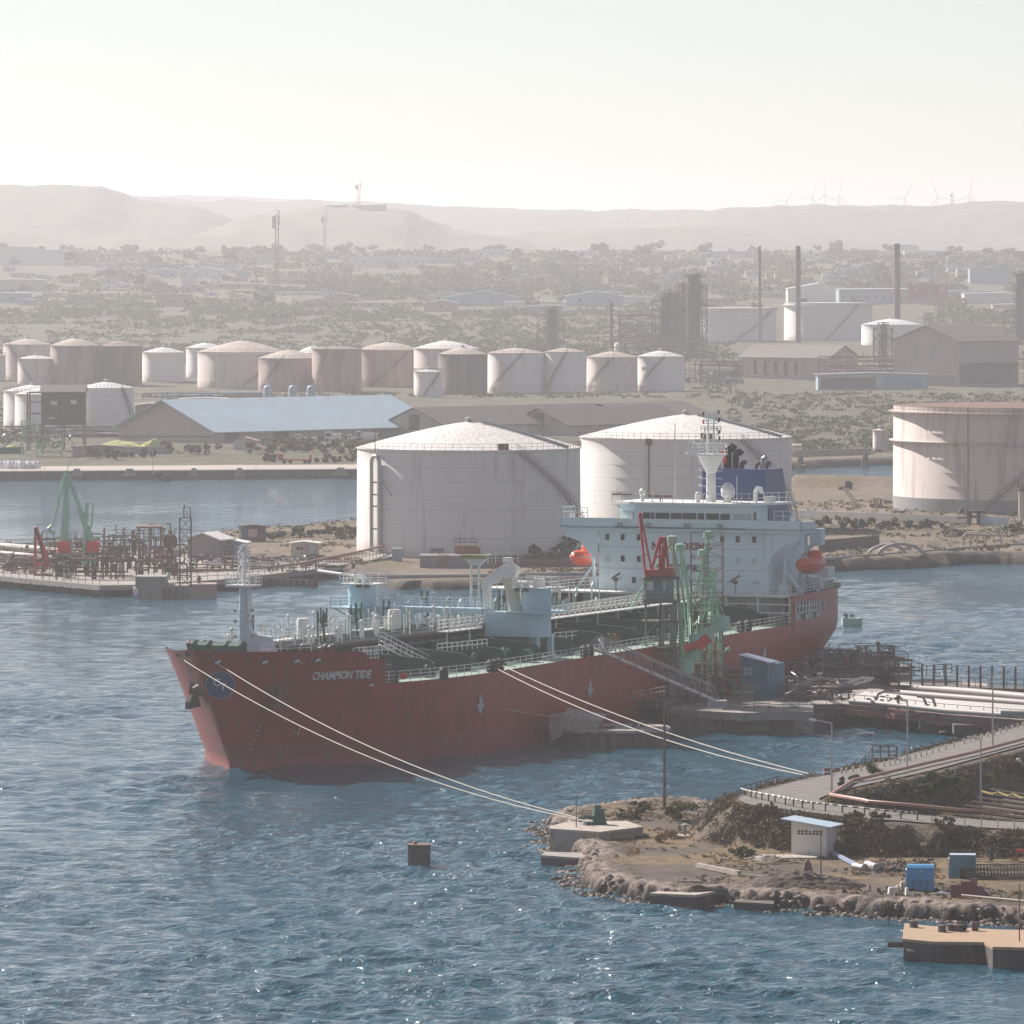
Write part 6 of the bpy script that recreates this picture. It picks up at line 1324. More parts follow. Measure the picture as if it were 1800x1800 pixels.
for i, px in enumerate((1548, 1631, 1647)):
    c = P(px, 1240 + (px-1548)*.09, 2.6); t = thing("pipe_bracket", ["slanted pipe loop bracket near the left end of the pale pipes", "left of two close pipe loop brackets on the pale pipes", "right of two close pipe loop brackets on the pale pipes"][i], "pipe support", c); mb = MB(); mb.path([(-.8,-.5,0),(-.3,-.3,1.3),(.5,.2,1.6),(2.2,.6,1.6)] if i == 0 else [(0,-.6,0),(-.5,-.3,1.4),(-1.2,0,1.5)], .16, 6); mb.build("loop", m_mauve, t); mb = MB(); mb.b2(-.5,.5,-.4,.4,-.05,.12); mb.build("foot", m_steel, t)
t = thing("valve_stand", "dark cross-shaped valve stand at the trestle edge", "valve", P(1579, 1247, 2.5)); mb = MB(); mb.tube((0,0,0),(0,0,1.0),.14); mb.tube((-.5,0,1.2),(.5,0,1.2),.14); mb.tube((0,0,1.1),(0,0,1.6),.3,.2,8); mb.build("body", m_steel, t); mb = MB(); mb.tube((0,-.3,1.3),(0,-.36,1.3),.3,n=12); mb.build("handwheel", m_rust, t)
# raised gravel approach behind the trestle
mb = MB(); f = [P(x, y, 4.6) for x, y in ((1566,1207),(1585,1192),(1640,1190),(1725,1194),(1740,1204))]
cc = P(1650, 1208, 0); mb.prism([(q.x-cc.x, q.y-cc.y) for q in [P(1566,1212,3.3),P(1735,1217,3.3),P(1735,1201,3.3),P(1640,1193,3.3),P(1585,1195,3.3)]], 1.6, 3.3); tag(mb.build("loading_platform", m_concl), "pale raised platform behind the jetty roadway", "platform").location = cc
ft, fc_, ff = trestle("narrow far walkway bridge with dark posts behind the jetty roadway", [(1565,1204),(1640,1205),(1740,1210),(1800,1211),(2100,1222)], [(1565,1200),(1640,1201),(1740,1206),(1800,1207),(2100,1218)], 3.9, m_concd)
mb = MB()
for px in np.arange(1580, 1960, 20.5): c = P(px, 1204+(px-1565)*.03, 3.9)-fc_; mb.tube((c.x, c.y, 3.6), (c.x, c.y, 6.4), .13, n=5)
mb.build("post", m_steel, ft); mb = MB()
for px in (1600, 1735, 1860): c = P(px, 1204+(px-1565)*.03, 3.9)-fc_; mb.b2(c.x-1.2, c.x+1.2, c.y, c.y+1.5, -1.5, 3.2)
mb.build("pier_support", m_concd, ft)
# dense process piping area
def pipe_area(label, x0, x1, yn, yf, z, hh, seed, n, mats, name="pipe_manifold"):
    rs = random.Random(seed); c = P((x0+x1)/2, (yn+yf)/2, z); t = thing(name, label, "pipework", c)
    def q(px, py, zz): v = P(px, py, z); return Vector((v.x-c.x, v.y-c.y, zz))
    for j, mm in enumerate(mats):
        mb = MB()
        for _ in range(n):
            px, py = rs.uniform(x0, x1), yf+(yn-yf)*rs.randrange(9)/8; k = rs.random(); h = hh*rs.choice((.14,.3,.5,.68))*rs.uniform(.95,1.05); r_ = rs.choice((.07,.11,.16,.22))
            if k < .24: a = q(px, py, h); mb.tube(a, a+Vector((rs.uniform(1.5,5),0,0)), r_, n=6)
            elif k < .36: a = q(px, py, h*.8); mb.tube(a, a+Vector((0, rs.uniform(3,9),0)), r_, n=6)
            elif k < .78: a = q(px, py, 0); h = hh*rs.uniform(.3,1); mb.tube(a, a+Vector((0,0,h)), r_*.8, n=5); (mb.tube(a+Vector((-.3,0,h)), a+Vector((.3,0,h)), r_*1.2, n=6) if k < .6 else mb.tube(a+Vector((0,0,h)), a+Vector((rs.uniform(-.8,.8),rs.uniform(-.5,.5),h*1.02)), r_*.8, n=5))
            elif k < .9: a = q(px, py, h); mb.path([a-Vector((.0,0,h)), a, a+Vector((.4,0,.4)), a+Vector((1.6,0,.4)), a+Vector((2,0,0)), a+Vector((2,0,-h))], r_*.8, 6)
            else: a = q(px, py, 0); mb.box(a+Vector((0,0,h*.3)), (rs.uniform(.4,1.2), .6, h*.6))
        tag(mb.build("piping", mm, t), kind="stuff")
    mb = MB()
    for _ in range(n//3):
        a = q(rs.uniform(x0, x1), rs.uniform(yf, yn), 0); mb.tube(a, a+Vector((0,0,hh*rs.uniform(.8,1.15))), .07, n=4); mb.tube(a+Vector((0,0,hh)), a+Vector((rs.uniform(1.5,4),0,hh)), .05, n=4)
    tag(mb.build("frame", m_steel, t), kind="stuff"); return t
jp = [P(1365,1205,JZ), P(1365,1166,JZ), P(1600,1170,JZ), P(1600,1205,JZ)]
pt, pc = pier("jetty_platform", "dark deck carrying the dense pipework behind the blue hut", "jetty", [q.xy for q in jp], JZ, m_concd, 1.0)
mb = MB()
for px in np.arange(1370, 1600, 12):
    for py in (1200, 1186, 1172): c = P(px, py, JZ)-pc; mb.tube((c.x, c.y, -1.5), (c.x, c.y, 1.5), .4, n=6)
mb.build("pile", m_concd, pt)
pipe_area("dense dark pipework on the platform right of the blue hut", 1368, 1570, 1204, 1174, JZ, 3.2, 41, 85, [m_steel, m_ref, m_mauve])
pipe_area("pipework and valves in front of the blue hut's right side", 1366, 1480, 1232, 1206, JZ, 1.8, 42, 45, [m_steel, m_mauve, m_ref])
pipe_area("dark pipes between the green loading arms and the blue hut", 1190, 1262, 1236, 1206, JZ, 3.6, 43, 45, [m_steel, m_greend, m_ref])
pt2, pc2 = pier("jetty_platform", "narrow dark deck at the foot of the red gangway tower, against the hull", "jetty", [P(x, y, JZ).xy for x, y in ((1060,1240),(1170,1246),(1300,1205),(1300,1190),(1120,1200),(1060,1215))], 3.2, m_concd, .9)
mb = MB(); q = [P(1068,1240, JZ)-pc2, P(1172,1247, JZ)-pc2]; mb.rail([(v.x, v.y, JZ) for v in q], 1.1, 1.6, .05, 3); q = [P(1095,1236,3.4)-pc2, P(1170,1222,5.0)-pc2]; mb.rail([(v.x, v.y, v.z+pc2.z) for v in q], 1.0, 1.3, .05, 2); mb.build("railing", m_mauve, pt2)
# row of white vent posts on the far rim of the pipework
pr = None
for i, px in enumerate(np.linspace(1366, 1443, 9)):
    c = P(px, 1176-i*.6, JZ); lab = "pale capped post in the row at the pipework rim against the red stern"
    if pr is None: pr = MB(); pr.lathe((0,0,0), [(.16,0),(.16,4.0),(.2,4.1),(.2,4.4),(.02,4.5)], 8); pr = tag(pr.build("vent_post", m_galv), lab, "post", "pale vent posts on the jetty"); pr.location = c
    else: o = pr.copy(); COL.objects.link(o); o.location = c
# elbows
mb = MB(); c = P(1400, 1180, JZ)
for px in np.linspace(1372, 1500, 12): a = P(px, 1181, JZ)-c; mb.path([a, a+Vector((0,0,2.3)), a+Vector((.3,0,2.7)), a+Vector((1.0,0,2.6)), a+Vector((1.3,0,2.1)), a+Vector((1.3,.0,.3))], .2, 7)
tag(mb.build("elbow_row", m_grey), "row of grey elbow pipes below the pale posts", "pipework").location = c
# blue hut
c = P(1302, 1229, JZ); t = thing("hut", "two-storey blue corrugated control hut on the jetty", "hut", c, R(-22)); mb = MB()
W_, L_, H1, H2 = 3.3, 2.6, 5.0, 4.2
mb.add([(0,0,0),(W_,0,0),(W_,L_,0),(0,L_,0),(0,0,H1),(W_,0,H2),(W_,L_,H2),(0,L_,H1)], [(3,2,1,0),(0,1,5,4),(1,2,6,5),(2,3,7,6),(3,0,4,7)]); mb.build("wall", m_hutb, t)
mb = MB(); mb.extr([(-.25,-.3,H1+.02),(W_+.4,-.3,H2-.02),(W_+.4,L_+.3,H2-.02),(-.25,L_+.3,H1+.02)], (0,0,.12)); mb.build("roof", M("blue grey roof", (.22,.26,.34), .5), t)
mb = MB(); mb.b2(.35,1.4,-.05,.05,2.7,3.7); o = mb.build("window", m_gpale, t); mb = MB(); [mb.b2(.35,1.4,-.08,-.02,z,z+.05) for z in (2.7,2.95,3.2,3.45,3.68)]; mb.b2(.95,1.0,-.09,-.02,2.7,3.7); mb.build("frame", m_hutb, o)
mb = MB(); mb.b2(W_-.05,W_+.05,.9,1.4,2.7,3.7); mb.build("window", m_glass, t); mb = MB(); mb.b2(.02,1.6,-.03,0,.02,1.9); mb.build("lower_panel", M("grey blue stained panel", (.20,.20,.26), .7, col2=(.3,.25,.22), amt=(.4,.6)), t)
# second half of the hut to the right
mb = MB(); mb.b2(W_*.55, W_+.02, L_, L_+3.2, 0, 4.0); mb.build("annex", m_hutb, t)
# grey gangway truss
g0, g1 = P(1262, 1234, 4.0), SW(px_s(1052,-15.6), -14.6, 9.8); t = thing("gangway", "long grey lattice gangway slanting from the jetty up to the ship's rail", "gangway", g0); v = g1-g0; mb = MB(); sd_ = Vector((v.y, -v.x, 0)).normalized()*.6; n = 16
for s_ in (-1, 1):
    for dz, r_ in ((0, .13), (1.5, .09)):
        a0_ = Vector((0,0,dz)) if dz == 0 else v*(1/n)+Vector((0,0,dz)); a1_ = v + Vector((0,0,dz)) if dz == 0 else v*((n-1)/n)+Vector((0,0,dz)); mb.tube(a0_+sd_*s_, a1_+sd_*s_, r_, n=4)
    for k in range(n):
        a, b_ = v*(k/n), v*((k+1)/n); U = Vector((0,0,1.5))
        if k == 0: mb.tube(a+sd_*s_, b_+U+sd_*s_, .07, n=4)
        elif k == n-1: mb.tube(a+U+sd_*s_, b_+sd_*s_, .07, n=4)
        else: mb.tube(a+(U if k % 2 else Vector())+sd_*s_, b_+(Vector() if k % 2 else U)+sd_*s_, .055, n=4)
        if k: mb.tube(a+sd_*s_, a+U+sd_*s_, .045, n=4)
mb.build("truss", m_mauve, t); mb = MB(); mb.extr([sd_, -sd_, v-sd_, v+sd_], (0,0,.08)); mb.build("walkway", m_mauve, t)
mb = MB(); mb.box((0,.3,-.2), (2.0,2.4,.7)); mb.build("foot", m_grey, t)
# red-topped gangway tower
c = P(1161, 1236, JZ); s_ = c.y/F; t = thing("gangway_tower", "lattice gangway tower with a glazed cabin and red crane frame on top", "tower", c); hz = lambda y: (1236-y)*s_ 
mb = MB(); mb.lattice((0,0), 31*2*s_*.84, 2.8, -.5, hz(1058), 3.2, .16, .06); mb.build("steel_frame", M("grey green steel", (.13,.16,.15), .5), t)
for x_ in (3.4*s_, 20*s_): mb = MB(); mb.tube((x_, .6, 0), (x_, .6, hz(1065)), .33 if x_ > 1 else .25, n=10); mb.build("column", m_grey, t)
mb = MB()
for y in (1058, 1092, 1138, 1178): mb.b2(-32*s_, 32*s_, -1.9, 1.9, hz(y), hz(y)+.12); mb.rail([(-32*s_,-1.9,hz(y)),(32*s_,-1.9,hz(y))], .9, 1.2, .04, 2)
mb.build("platform", m_steel, t)
mb = MB(); mb.b2(-26*s_, 22*s_, -1.5, 1.6, hz(1056), hz(1017)); mb.build("cabin", M("cabin grey green", (.14,.20,.21), .5), t)
for a, b_, mm in ((-24,-13,m_gpale),(-11,3,M("cabin glass", (.10,.15,.16), .2)),(4,8,m_gpale)): mb = MB(); mb.b2(a*s_, b_*s_, -1.56, -1.45, hz(1036), hz(1021)); mb.build("window", mm, t)
mb = MB(); mb.b2(-30*s_,-28*s_,-1.6,1.6,hz(1058),hz(1015)); mb.b2(30*s_,32*s_,-1.6,1.6,hz(1058),hz(1015)); mb.b2(-31*s_,33*s_,-1.8,1.8,hz(1017),hz(1015)+.1); mb.build("cabin_frame", m_steel, t)
mb = MB(); mb.b2(-28*s_, 25*s_, -1.2, 1.2, hz(1012), hz(1005)); mb.b2(-28*s_,-5*s_,-1.3,1.3,hz(1005),hz(1001)); mb.box((6*s_, 0, hz(1003)), (20*s_, 1.8, 6*s_)); mb.b2(8*s_,22*s_,-1.3,1.3,hz(1005),hz(998)); mb.build("crane_base", m_red, t)
mb = MB()
for (x0,y0),(x1,y1),r_ in [((-37,903),(-27,1008),.16),((-35,903),(-16,1003),.15),((-37,902),(-34,902),.16),((-2,946),(-16,1004),.17),((-1,946),(-2,1004),.16),((8,946),(5,1004),.16),((9,946),(14,1004),.17),((-2,946),(9,946),.18),((-8,978),(11,978),.1),((-31,950),(-25,950),.08),((-29,975),(-20,975),.08),((4,958),(1,1004),.1)]:
    mb.tube((x0*s_, -.5, hz(y0)), (x1*s_, -.5, hz(y1)), r_, n=5); mb.tube((x0*s_, .5, hz(y0)), (x1*s_, .5, hz(y1)), r_*.8, n=5)
mb.b2(-3*s_, 10*s_, -.6, .6, hz(955), hz(944)); mb.build("crane_jib", m_red, t)
mb = MB(); mb.tube((-26*s_, -.8, hz(1015)), (-26*s_, -.8, hz(1240)), .05); mb.tube((-2*s_,-.2,hz(1148)),(0,-.2,hz(1060)),.12); mb.lathe((-8*s_,-.5,hz(1143)), [(1.6,0),(1.7,.1),(.02,.2)], 14); mb.build("cable", m_steel, t)
# pale green loading arms at the tower: built as riser, inboard boom, outboard boom, coupler
def arm(label, base, zr, elbow, tip, cw, mat=m_green, r=.21, group="pale green loading arms at the tanker's berth", redcw=None, cz=0.0):
    t = thing("marine_loader", label, "loading arm", base, 0, group); b0_ = Vector(base)
    mb = MB(); mb.tube((0,0,0),(0,0,zr),r*1.25,r*1.1,10); mb.tube((0,0,zr-.5),(0,0,zr+.7),r*1.7,n=10); mb.build("riser", mat, t)
    top = Vector((0,0,zr)); e = Vector(elbow)-b0_; tp = Vector(tip)-b0_; mb = MB(); mb.tube(top, e, r, r*.8, 8)
    n_ = (e-top).cross(Vector((0,1,0))).normalized()*.75
    mb.tube(top+n_, e, .09, n=5); mb.tube(top-n_, e, .09, n=5)
    for k in range(1, 8): q = top.lerp(e, k/8); m_ = n_*(1-k/8); mb.tube(q+m_, q-m_, .06, n=4)
    mb.lathe((e.x, e.y, e.z-.45), [(.2,0),(.6,.1),(.6,.8),(.2,.9)], 12); mb.build("inboard_boom", mat, t)
    mb = MB(); mb.tube(e, tp, r*.62, r*.5, 8); mb.tube(e+Vector((.5,0,0)), tp+Vector((.3,0,0)), .05, n=4); mb.build("outboard_boom", mat, t)
    mb = MB(); mb.path([tp, tp+Vector((0,0,-.8)), tp+Vector((.5,0,-1.3)), tp+Vector((1.0,0,-1.0))], r*.7, 8); mb.tube(tp+Vector((1.0,0,-1.0)), tp+Vector((1.4,0,-.8)), r*1.3, n=10); mb.build("coupler", mat, t)
    c_ = Vector(cw)-b0_; mb = MB(); mb.tube(top, c_, r*.8, n=8); mb.lathe((c_.x, c_.y-.2, c_.z), [(.3,-.9),(.95,-.8),(.95,.8),(.3,.9)], 14); mb.build("counterweight", redcw or mat, t); return t
dA = P(1200, 1236, JZ).y
def A(px, py, d=None): return D(px, py, (d or dA))
arm("loading arm with the longest boom, slanting left down to the deck manifold", A(1196,1196,760), 7.5, A(1182, 948, 762), A(1088, 1100, 786), A(1206,1170,756))
arm("loading arm folded upright beside the red-topped tower", A(1214,1196,762), 8.0, A(1196, 962, 764), A(1206, 1120, 768), A(1216,1150,758))
arm("tall folded loading arm left of the scaffolding stairs", A(1232,1196,762), 8.5, A(1246, 940, 764), A(1210, 1080, 772), A(1226,1128,757))
arm("loading arm crossing in front of the scaffolding stairs", A(1250,1196,764), 8.0, A(1236, 972, 766), A(1262, 1128, 770), A(1242,1118,757))
arm("short rearmost loading arm on the right of the berth", A(1266,1196,766), 6.0, A(1252, 1010, 768), A(1224, 1110, 774), A(1268,1096,757))
mb = MB(); c = A(1230,1130,758)
for (x0,y0),(x1,y1),r_ in [((1204,1141),(1228,1132),.45),((1226,1138),(1246,1120),.62)]: mb.tube(A(x0,y0,756)-c, A(x1,y1,756)-c, r_, n=8)
tag(mb.build("ballast_box", m_redb), "bright red counterweight boxes at the foot of the loading arms", "counterweight").location = c
c = P(1232, 1238, JZ); s_ = c.y/F
for k, px in enumerate((1196, 1212, 1228, 1244)):
    cc = P(px, 1232, JZ); mb = MB(); mb.lathe((0,0,0), [(.62,0),(.62,2.7),(.5,3.0),(.02,3.1)], 14); tag(mb.build("riser_base", m_walk, smooth=True), ["leftmost","second","third","rightmost"][k]+" pale green cylinder under the loading arms", "cylinder", "cylinders under the loading arms").location = cc
# scaffolding stair tower
c = P(1243, 1236, JZ); s_ = c.y/F; t = thing("stair_tower", "thin scaffolding stair tower rising behind the loading arms", "scaffolding", c); h = (1236-936)*s_; mb = MB(); mb.lattice((0, 1.0), 56*s_, 2.6, 0, h, 1.35, .05, .03)
for k in range(13): z = h*k/13; mb.b2(-28*s_, -2*s_ if k % 2 else 28*s_, .2, 1.6, z, z+.06)
mb.build("lattice", m_rust, t); mb = MB(); mb.tube((0,.5,0),(0,.5,h*.97),.12); mb.rail([(-28*s_,-.3,h),(28*s_,-.3,h)],1,.8,.04,2); mb.build("ladder", m_green, t)
pipe_area("green pipe manifold spreading at the foot of the loading arms", 1175, 1262, 1222, 1196, JZ, 5.0, 44, 40, [m_green, m_greend, m_walk])
for k, (px, py) in enumerate([(1172,1196),(1180,1193),(1190,1222),(1206,1220)]):
    pass
# jetty lamp posts with white heads
for k, (px, yb, yt, ad, hd) in enumerate([(1068,1246,1226,0,0),(1346,1180,1152,math.pi,1),(1352,1182,1158,0,1),(1373,1176,1148,math.pi,1),(1388,1176,1146,.6,1),(1293,1190,1164,math.pi,1),(1486,1176,1149,.3,0),(1517,1198,1172,.3,0),(1561,1188,1158,math.pi*.9,0),(1660,1203,1166,math.pi,0),(1374,1226,1196,1.4,0),(1402,1232,1190,2,0),(1462,1175,1150,math.pi,0)]):
    c = P(px, yb, JZ); h = (yb-yt)*c.y/F
    lamp_pole(["small lamp leaning over the broken dolphin","lamp just above the blue hut roof, left one","lamp just above the blue hut roof, right one","lamp pointing left against the red stern","lamp pointing up against the red stern","lamp left of the blue hut against the hull","white lamp above the red pole in the pipework","lamp in the middle of the dark pipework","lamp standing against the water right of the stern","thin lamp on the far walkway bridge","short white lamp tube right of the blue hut","lamp at the front of the pipework","lamp at the stern's edge"][k], c, h, .55, ad, .35, .045, (.95,.2,.1), "white-headed lamps on the jetty", m_galv)
t = thing("ladder_post", "thick dark post with a red collar in the pipework", "post", P(1486, 1186, JZ)); mb = MB(); mb.tube((0,0,0),(0,0,2.3),.16,n=8); mb.build("pole", m_steel, t); mb = MB(); mb.tube((0,0,1.5),(0,0,2.2),.24,n=8); mb.build("collar", m_redb, t)
t = thing("platform_tower", "small dark railed stair platform at the right end of the pipework", "platform", P(1540, 1204, 2.4)); mb = MB(); mb.lattice((0,0), 4.2, 3, 0, 4.6, 1.5, .09, .05); mb.build("frame", m_steel, t); mb = MB(); mb.b2(-2.3,2.3,-1.6,1.6,2.4,2.5); mb.rail([(-2.3,-1.6,2.5),(2.3,-1.6,2.5)],1,.8,.05,2); mb.rail([(2.3,-1.6,2.4),(6,0,1.2),(9,0,1.4)],1.1,1,.06,2); mb.build("platform", m_steel, t)
# broken concrete dolphin
c = P(1080, 1278, 1.9); s_ = c.y/F; a_, b2_ = 98*s_, 5.4
t = thing("concrete_dolphin", "long round-ended concrete dolphin with a collapsed tilted slab", "dolphin", (c.x, c.y, 0)); mb = MB()
out = [(a_*math.copysign(abs(math.cos(q))**.55, math.cos(q)), b2_*math.sin(q)) for q in np.linspace(0, 2*math.pi, 40)[:-1]]
mb.prism(out, -1.5, 1.6); mb.build("base", m_concd, t); mb = MB(); mb.prism([(x*1.01, y*1.03) for x, y in out], 1.6, 1.9); mb.build("top_slab", m_concl, t)
mb = MB(); mb.extr([(-6.6,-3,1.8),(-2.2,-3,1.5),(-1.7,2,1.9),(-6,2,2.6)], (.9,-.4,1.3)); mb.extr([(-6.9,-2.6,.5),(-4.6,-3,1.9),(-4.4,1.5,2.1),(-6.6,1.6,1.7)], (-.3,0,1.5)); mb.build("broken_slab", m_concl, t)
mb = MB(); [mb.b2(x, x+.5, -5.75, -5.45, -1.0, 1.75) for x in (-1.6, -.5, -3.2, 4.5)]; mb.build("fender_timber", m_wood, t)
mb = MB(); [mb.lathe((x, y, 1.9), [(.25,0),(.2,.5),(.35,.7),(.02,.8)], 8) for x, y in ((2.2,0),(3.0,-.4),(-1.5,-2.0))]; mb.b2(-2.2,0,-2.2,-1.7,1.9,2.15); mb.build("bollard", m_steel, t)
# ================================================================ LEFT JETTY (beyond the ship)
LZ = 1.8
lt, lc = pier("jetty", "left jetty deck on stubby piers with derelict loading gear", "jetty", [P(x, y, LZ).xy for x, y in ((-200,1006),(0,1013),(175,1029),(240,1028),(400,1018),(560,1000),(690,978),(690,970),(560,985),(400,985),(300,972),(0,958),(-200,958))], LZ, m_conc, .8)
for px, py in ((8,1014),(26,1015),(54,1018),(80,1020),(108,1023),(135,1026),(170,1029),(300,1023),(350,1021),(465,1010),(520,1004),(580,992)):
    c = P(px, py, LZ)-lc; mb = MB(); mb.b2(c.x-.9, c.x+.9, c.y-.2, c.y+1.4, -1.5, LZ-.7); mb.build("pile_cap", m_concd, lt)
mb = MB()
for px in np.arange(-30, 560, 11):
    for dy in (10, 22): c = P(px, 1005-dy+.03*px, LZ)-lc; mb.tube((c.x, c.y, -1.5), (c.x, c.y, LZ-.7), .5, n=6)
mb.build("pile", m_concd, lt)
mb = MB(); q = [P(x, y, LZ)-lc for x, y in ((-20,1011),(100,1021),(175,1028),(240,1027),(400,1017),(560,999),(680,977))]; mb.rail([(v.x, v.y+.3, LZ) for v in q], 1.2, 2.4, .06, 2); q = [P(x, y, LZ)-lc for x, y in ((-20,959),(120,962),(250,966))]; mb.rail([(v.x, v.y-.3, LZ) for v in q], 1.2, 2.4, .06, 2); mb.build("railing", m_rust, lt)
mb = MB(); q0, q1 = P(150,1041,.3)-lc, P(240,1041,.3)-lc; mb.b2(q0.x, q1.x, q0.y+3, q0.y+9, -1.5, 1.0); mb.build("crib_wall", m_concd, lt)
t_ = thing("concrete_dolphin", "pinkish concrete dolphin with a white roller in front of the left jetty", "dolphin", (P(300,1052,0).x, P(300,1052,0).y+3, 0)); s_ = P(300,1052,0).y/F
mb = MB(); mb.b2(-62*s_, -8*s_, -3, 3, -1.5, 3.4); mb.b2(-22*s_, 40*s_, -2.9, 3, -1.5, 2.0); mb.build("base", m_conc, t_)
mb = MB(); mb.prism([(34*s_,-3),(76*s_,-2.2),(80*s_,0),(76*s_,2.5),(34*s_,3)], -1.5, 1.9); mb.prism([(33*s_,-3.1),(77*s_,-2.3),(81*s_,0),(77*s_,2.6),(33*s_,3.1)], 1.9, 2.2); mb.build("rounded_end", M("pinkish concrete", (.36,.25,.22), .8, var=.15), t_)
mb = MB(); mb.tube((-66*s_,-2.5,.9),(-57*s_,-2.5,.9),.9,n=14); mb.build("roller", m_plasterw, t_); mb = MB(); [mb.b2(x*s_, (x+4)*s_, -3.15, -2.95, -1, 1.7) for x in (-14, -4, 8, 20)]; mb.build("fender_timber", m_wood, t_)
mb = MB(); mb.lathe((48*s_,0,2.2), [(.3,0),(.25,.5),(.45,.7),(.1,1.2)], 8); mb.build("bollard", m_rust, t_)
# loading arms, left
s_ = 1015*0+1020/F
dl = P(120, 1010, LZ).y
def arm2(label, px, yb, elbow, tip, extra):
    b_ = D(px, 960, dl); b_.z = 6.0; t = thing("marine_loader", label, "loading arm", b_, 0, "green loading arms on the left jetty"); e = D(*elbow, dl)-b_; tp = D(*tip, dl)-b_; mb = MB()
    mb.tube((0,0,-4),(0,0,.6),.45,n=10); mb.tube((0,0,.3),e,.42,.3,8); mb.tube((.6,0,.3),e,.12,n=5); mb.tube((-.6,0,.3),e,.12,n=5); [mb.tube(e*q+Vector((.6*(1-q),0,.3)), e*q+Vector((-.6*(1-q),0,.3)), .07, n=4) for q in np.linspace(.08,.92,9)]; mb.build("inboard_boom", m_green, t)
    mb = MB(); mb.tube(e, tp, .24, .18, 7); mb.path([tp, tp+Vector((-.6,0,-.5)), tp+Vector((-.2,0,-1.1)), tp+Vector((.5,0,-1.2))], .28, 7); mb.build("outboard_boom", m_green, t)
    mb = MB(); mb.box((0,0,.2),(2.0,1.6,1.9)); mb.build("counterweight", m_redb, t)
    mb = MB(); [mb.tube(Vector(p_), Vector(q_), .07, n=4) for p_, q_ in extra(e)]; mb.path([e, e+Vector((-.6,0,-.8)), e+Vector((-1.3,0,-3)), e+Vector((-1.5,0,-5))], .06, 4); mb.build("cable", m_green, t)
arm2("green loading arm reaching up straight with its outer boom hanging left", 113, 0, (117, 828), (92, 923), lambda e: [((1.2,0,0), e), (e, e+Vector((1,0,3)))])
arm2("green loading arm leaning left from a second red counterweight", 163, 0, (119, 832), (119, 935), lambda e: [((1.5,0,5), e*.5)])
t = thing("marine_loader", "short green folded arm between the two red counterweights", "loading arm", D(148, 960, dl)); mb = MB(); mb.tube((0,0,-1),(.5,0,7.0),.35,.3,8); mb.path([(.5,0,7),(1.4,0,6.8),(1.2,0,3.6),(.4,0,1.0)],.2,7); mb.build("boom", m_green, t); mb = MB(); mb.tube((0,0,-3),(0,0,-1),.4,n=8); mb.build("riser", m_green, t)
c = P(75, 1012, LZ); t = thing("derrick", "red inclined derrick frame at the left of the jetty", "derrick", c); k_ = c.y/F; mb = MB(); zt_ = (1012-928)*k_
for a, b_ in (((-13,0),(-13,84)),((-15,83),(-11,84)),((-12,84),(14,20)),((-12,84),(8,12)),((-12,84),(2,30)),((-4,60),(1,30)),((4,42),(9,14)),((-12,20),(14,20))): mb.tube((a[0]*k_,0,a[1]*k_),(b_[0]*k_,0,b_[1]*k_),.2,n=5); mb.tube((a[0]*k_,1.4,a[1]*k_),(b_[0]*k_,1.4,b_[1]*k_),.14,n=5)
mb.build("frame", m_red, t); mb = MB(); mb.b2(-14*k_, 16*k_, -.6, 2, 0, .3); mb.build("base", m_rust, t)
c = P(326, 1032, LZ); t = thing("lattice_mast", "tall rusty lattice mast at the right end of the left jetty", "mast", c); k_ = c.y/F; h = (1032-892)*k_; mb = MB(); mb.lattice((0,0), 20*k_, 1.8, 0, h*.87, 1.7, .1, .06); mb.lattice((3*k_,0), 12*k_, 1.2, h*.87, h, 1.0, .07, .05); mb.tube((-3*k_,0,h),(-1*k_,0,h+.4),.1); mb.build("lattice", m_rust, t); mb = MB(); mb.b2(-11*k_,11*k_,-1,1,h*.87,h*.87+.1); mb.rail([(-11*k_,-1,h*.6),(11*k_,-1,h*.6)],1,.6,.04,2); mb.build("platform", m_steel, t)
c = P(402, 1003, LZ); t = thing("lattice_mast", "short dark lattice frame by the ship's foremast", "mast", c); k_ = c.y/F; mb = MB(); mb.lattice((0,0), 15*k_, 1.2, 0, 44*k_, 1.1, .08, .05); mb.build("lattice", m_rust, t); mb = MB(); mb.tube((-9*k_,0,45*k_),(9*k_,0,45*k_),.08); mb.build("crossbar", m_steel, t)
pipe_area("rusty derelict pipework around the left loading arms", 60, 310, 1018, 968, LZ, 4.6, 51, 110, [m_rust, m_steel, m_ref])
pipe_area("rusty pipe runs at the far left end of the jetty", -10, 90, 1008, 975, LZ, 2.6, 52, 60, [m_rust, m_pipew, m_steel])
pipe_area("low pipes and rails between the lattice mast and the land", 330, 560, 1005, 985, LZ, 1.4, 53, 50, [m_rust, m_galv, m_steel])
t = thing("steel_deck", "raised rusty steel deck under the green loading arms", "platform", P(140, 1004, LZ)); k_ = P(140,1004,LZ).y/F; mb = MB(); mb.b2(-62*k_, 50*k_, -1.5, 4, 36*k_, 38*k_); mb.rail([(-62*k_,-1.5,38*k_),(50*k_,-1.5,38*k_)],1.1,1.6,.06,2); mb.build("deck", m_rust, t); mb = MB(); [mb.tube((x*k_,y,0),(x*k_,y,36*k_),.28 if x in (-28, 12) else .13,n=6) for x in (-60,-45,-28,-10,12,30,48) for y in (-1,3.5)]; mb.build("leg", m_steel, t)
pipe_run("thick pale pipe lying at the back of the left jetty", [(-60,958,3.9),(0,960,3.9),(60,965,3.9),(140,975,3.9)], .65, m_pipew, group="pipes on the left jetty")
pipe_run("second thick pipe below the pale one on the left jetty", [(-60,972,3.7),(0,973,3.7),(60,978,3.7),(110,984,3.7)], .5, m_mauve, group="pipes on the left jetty")
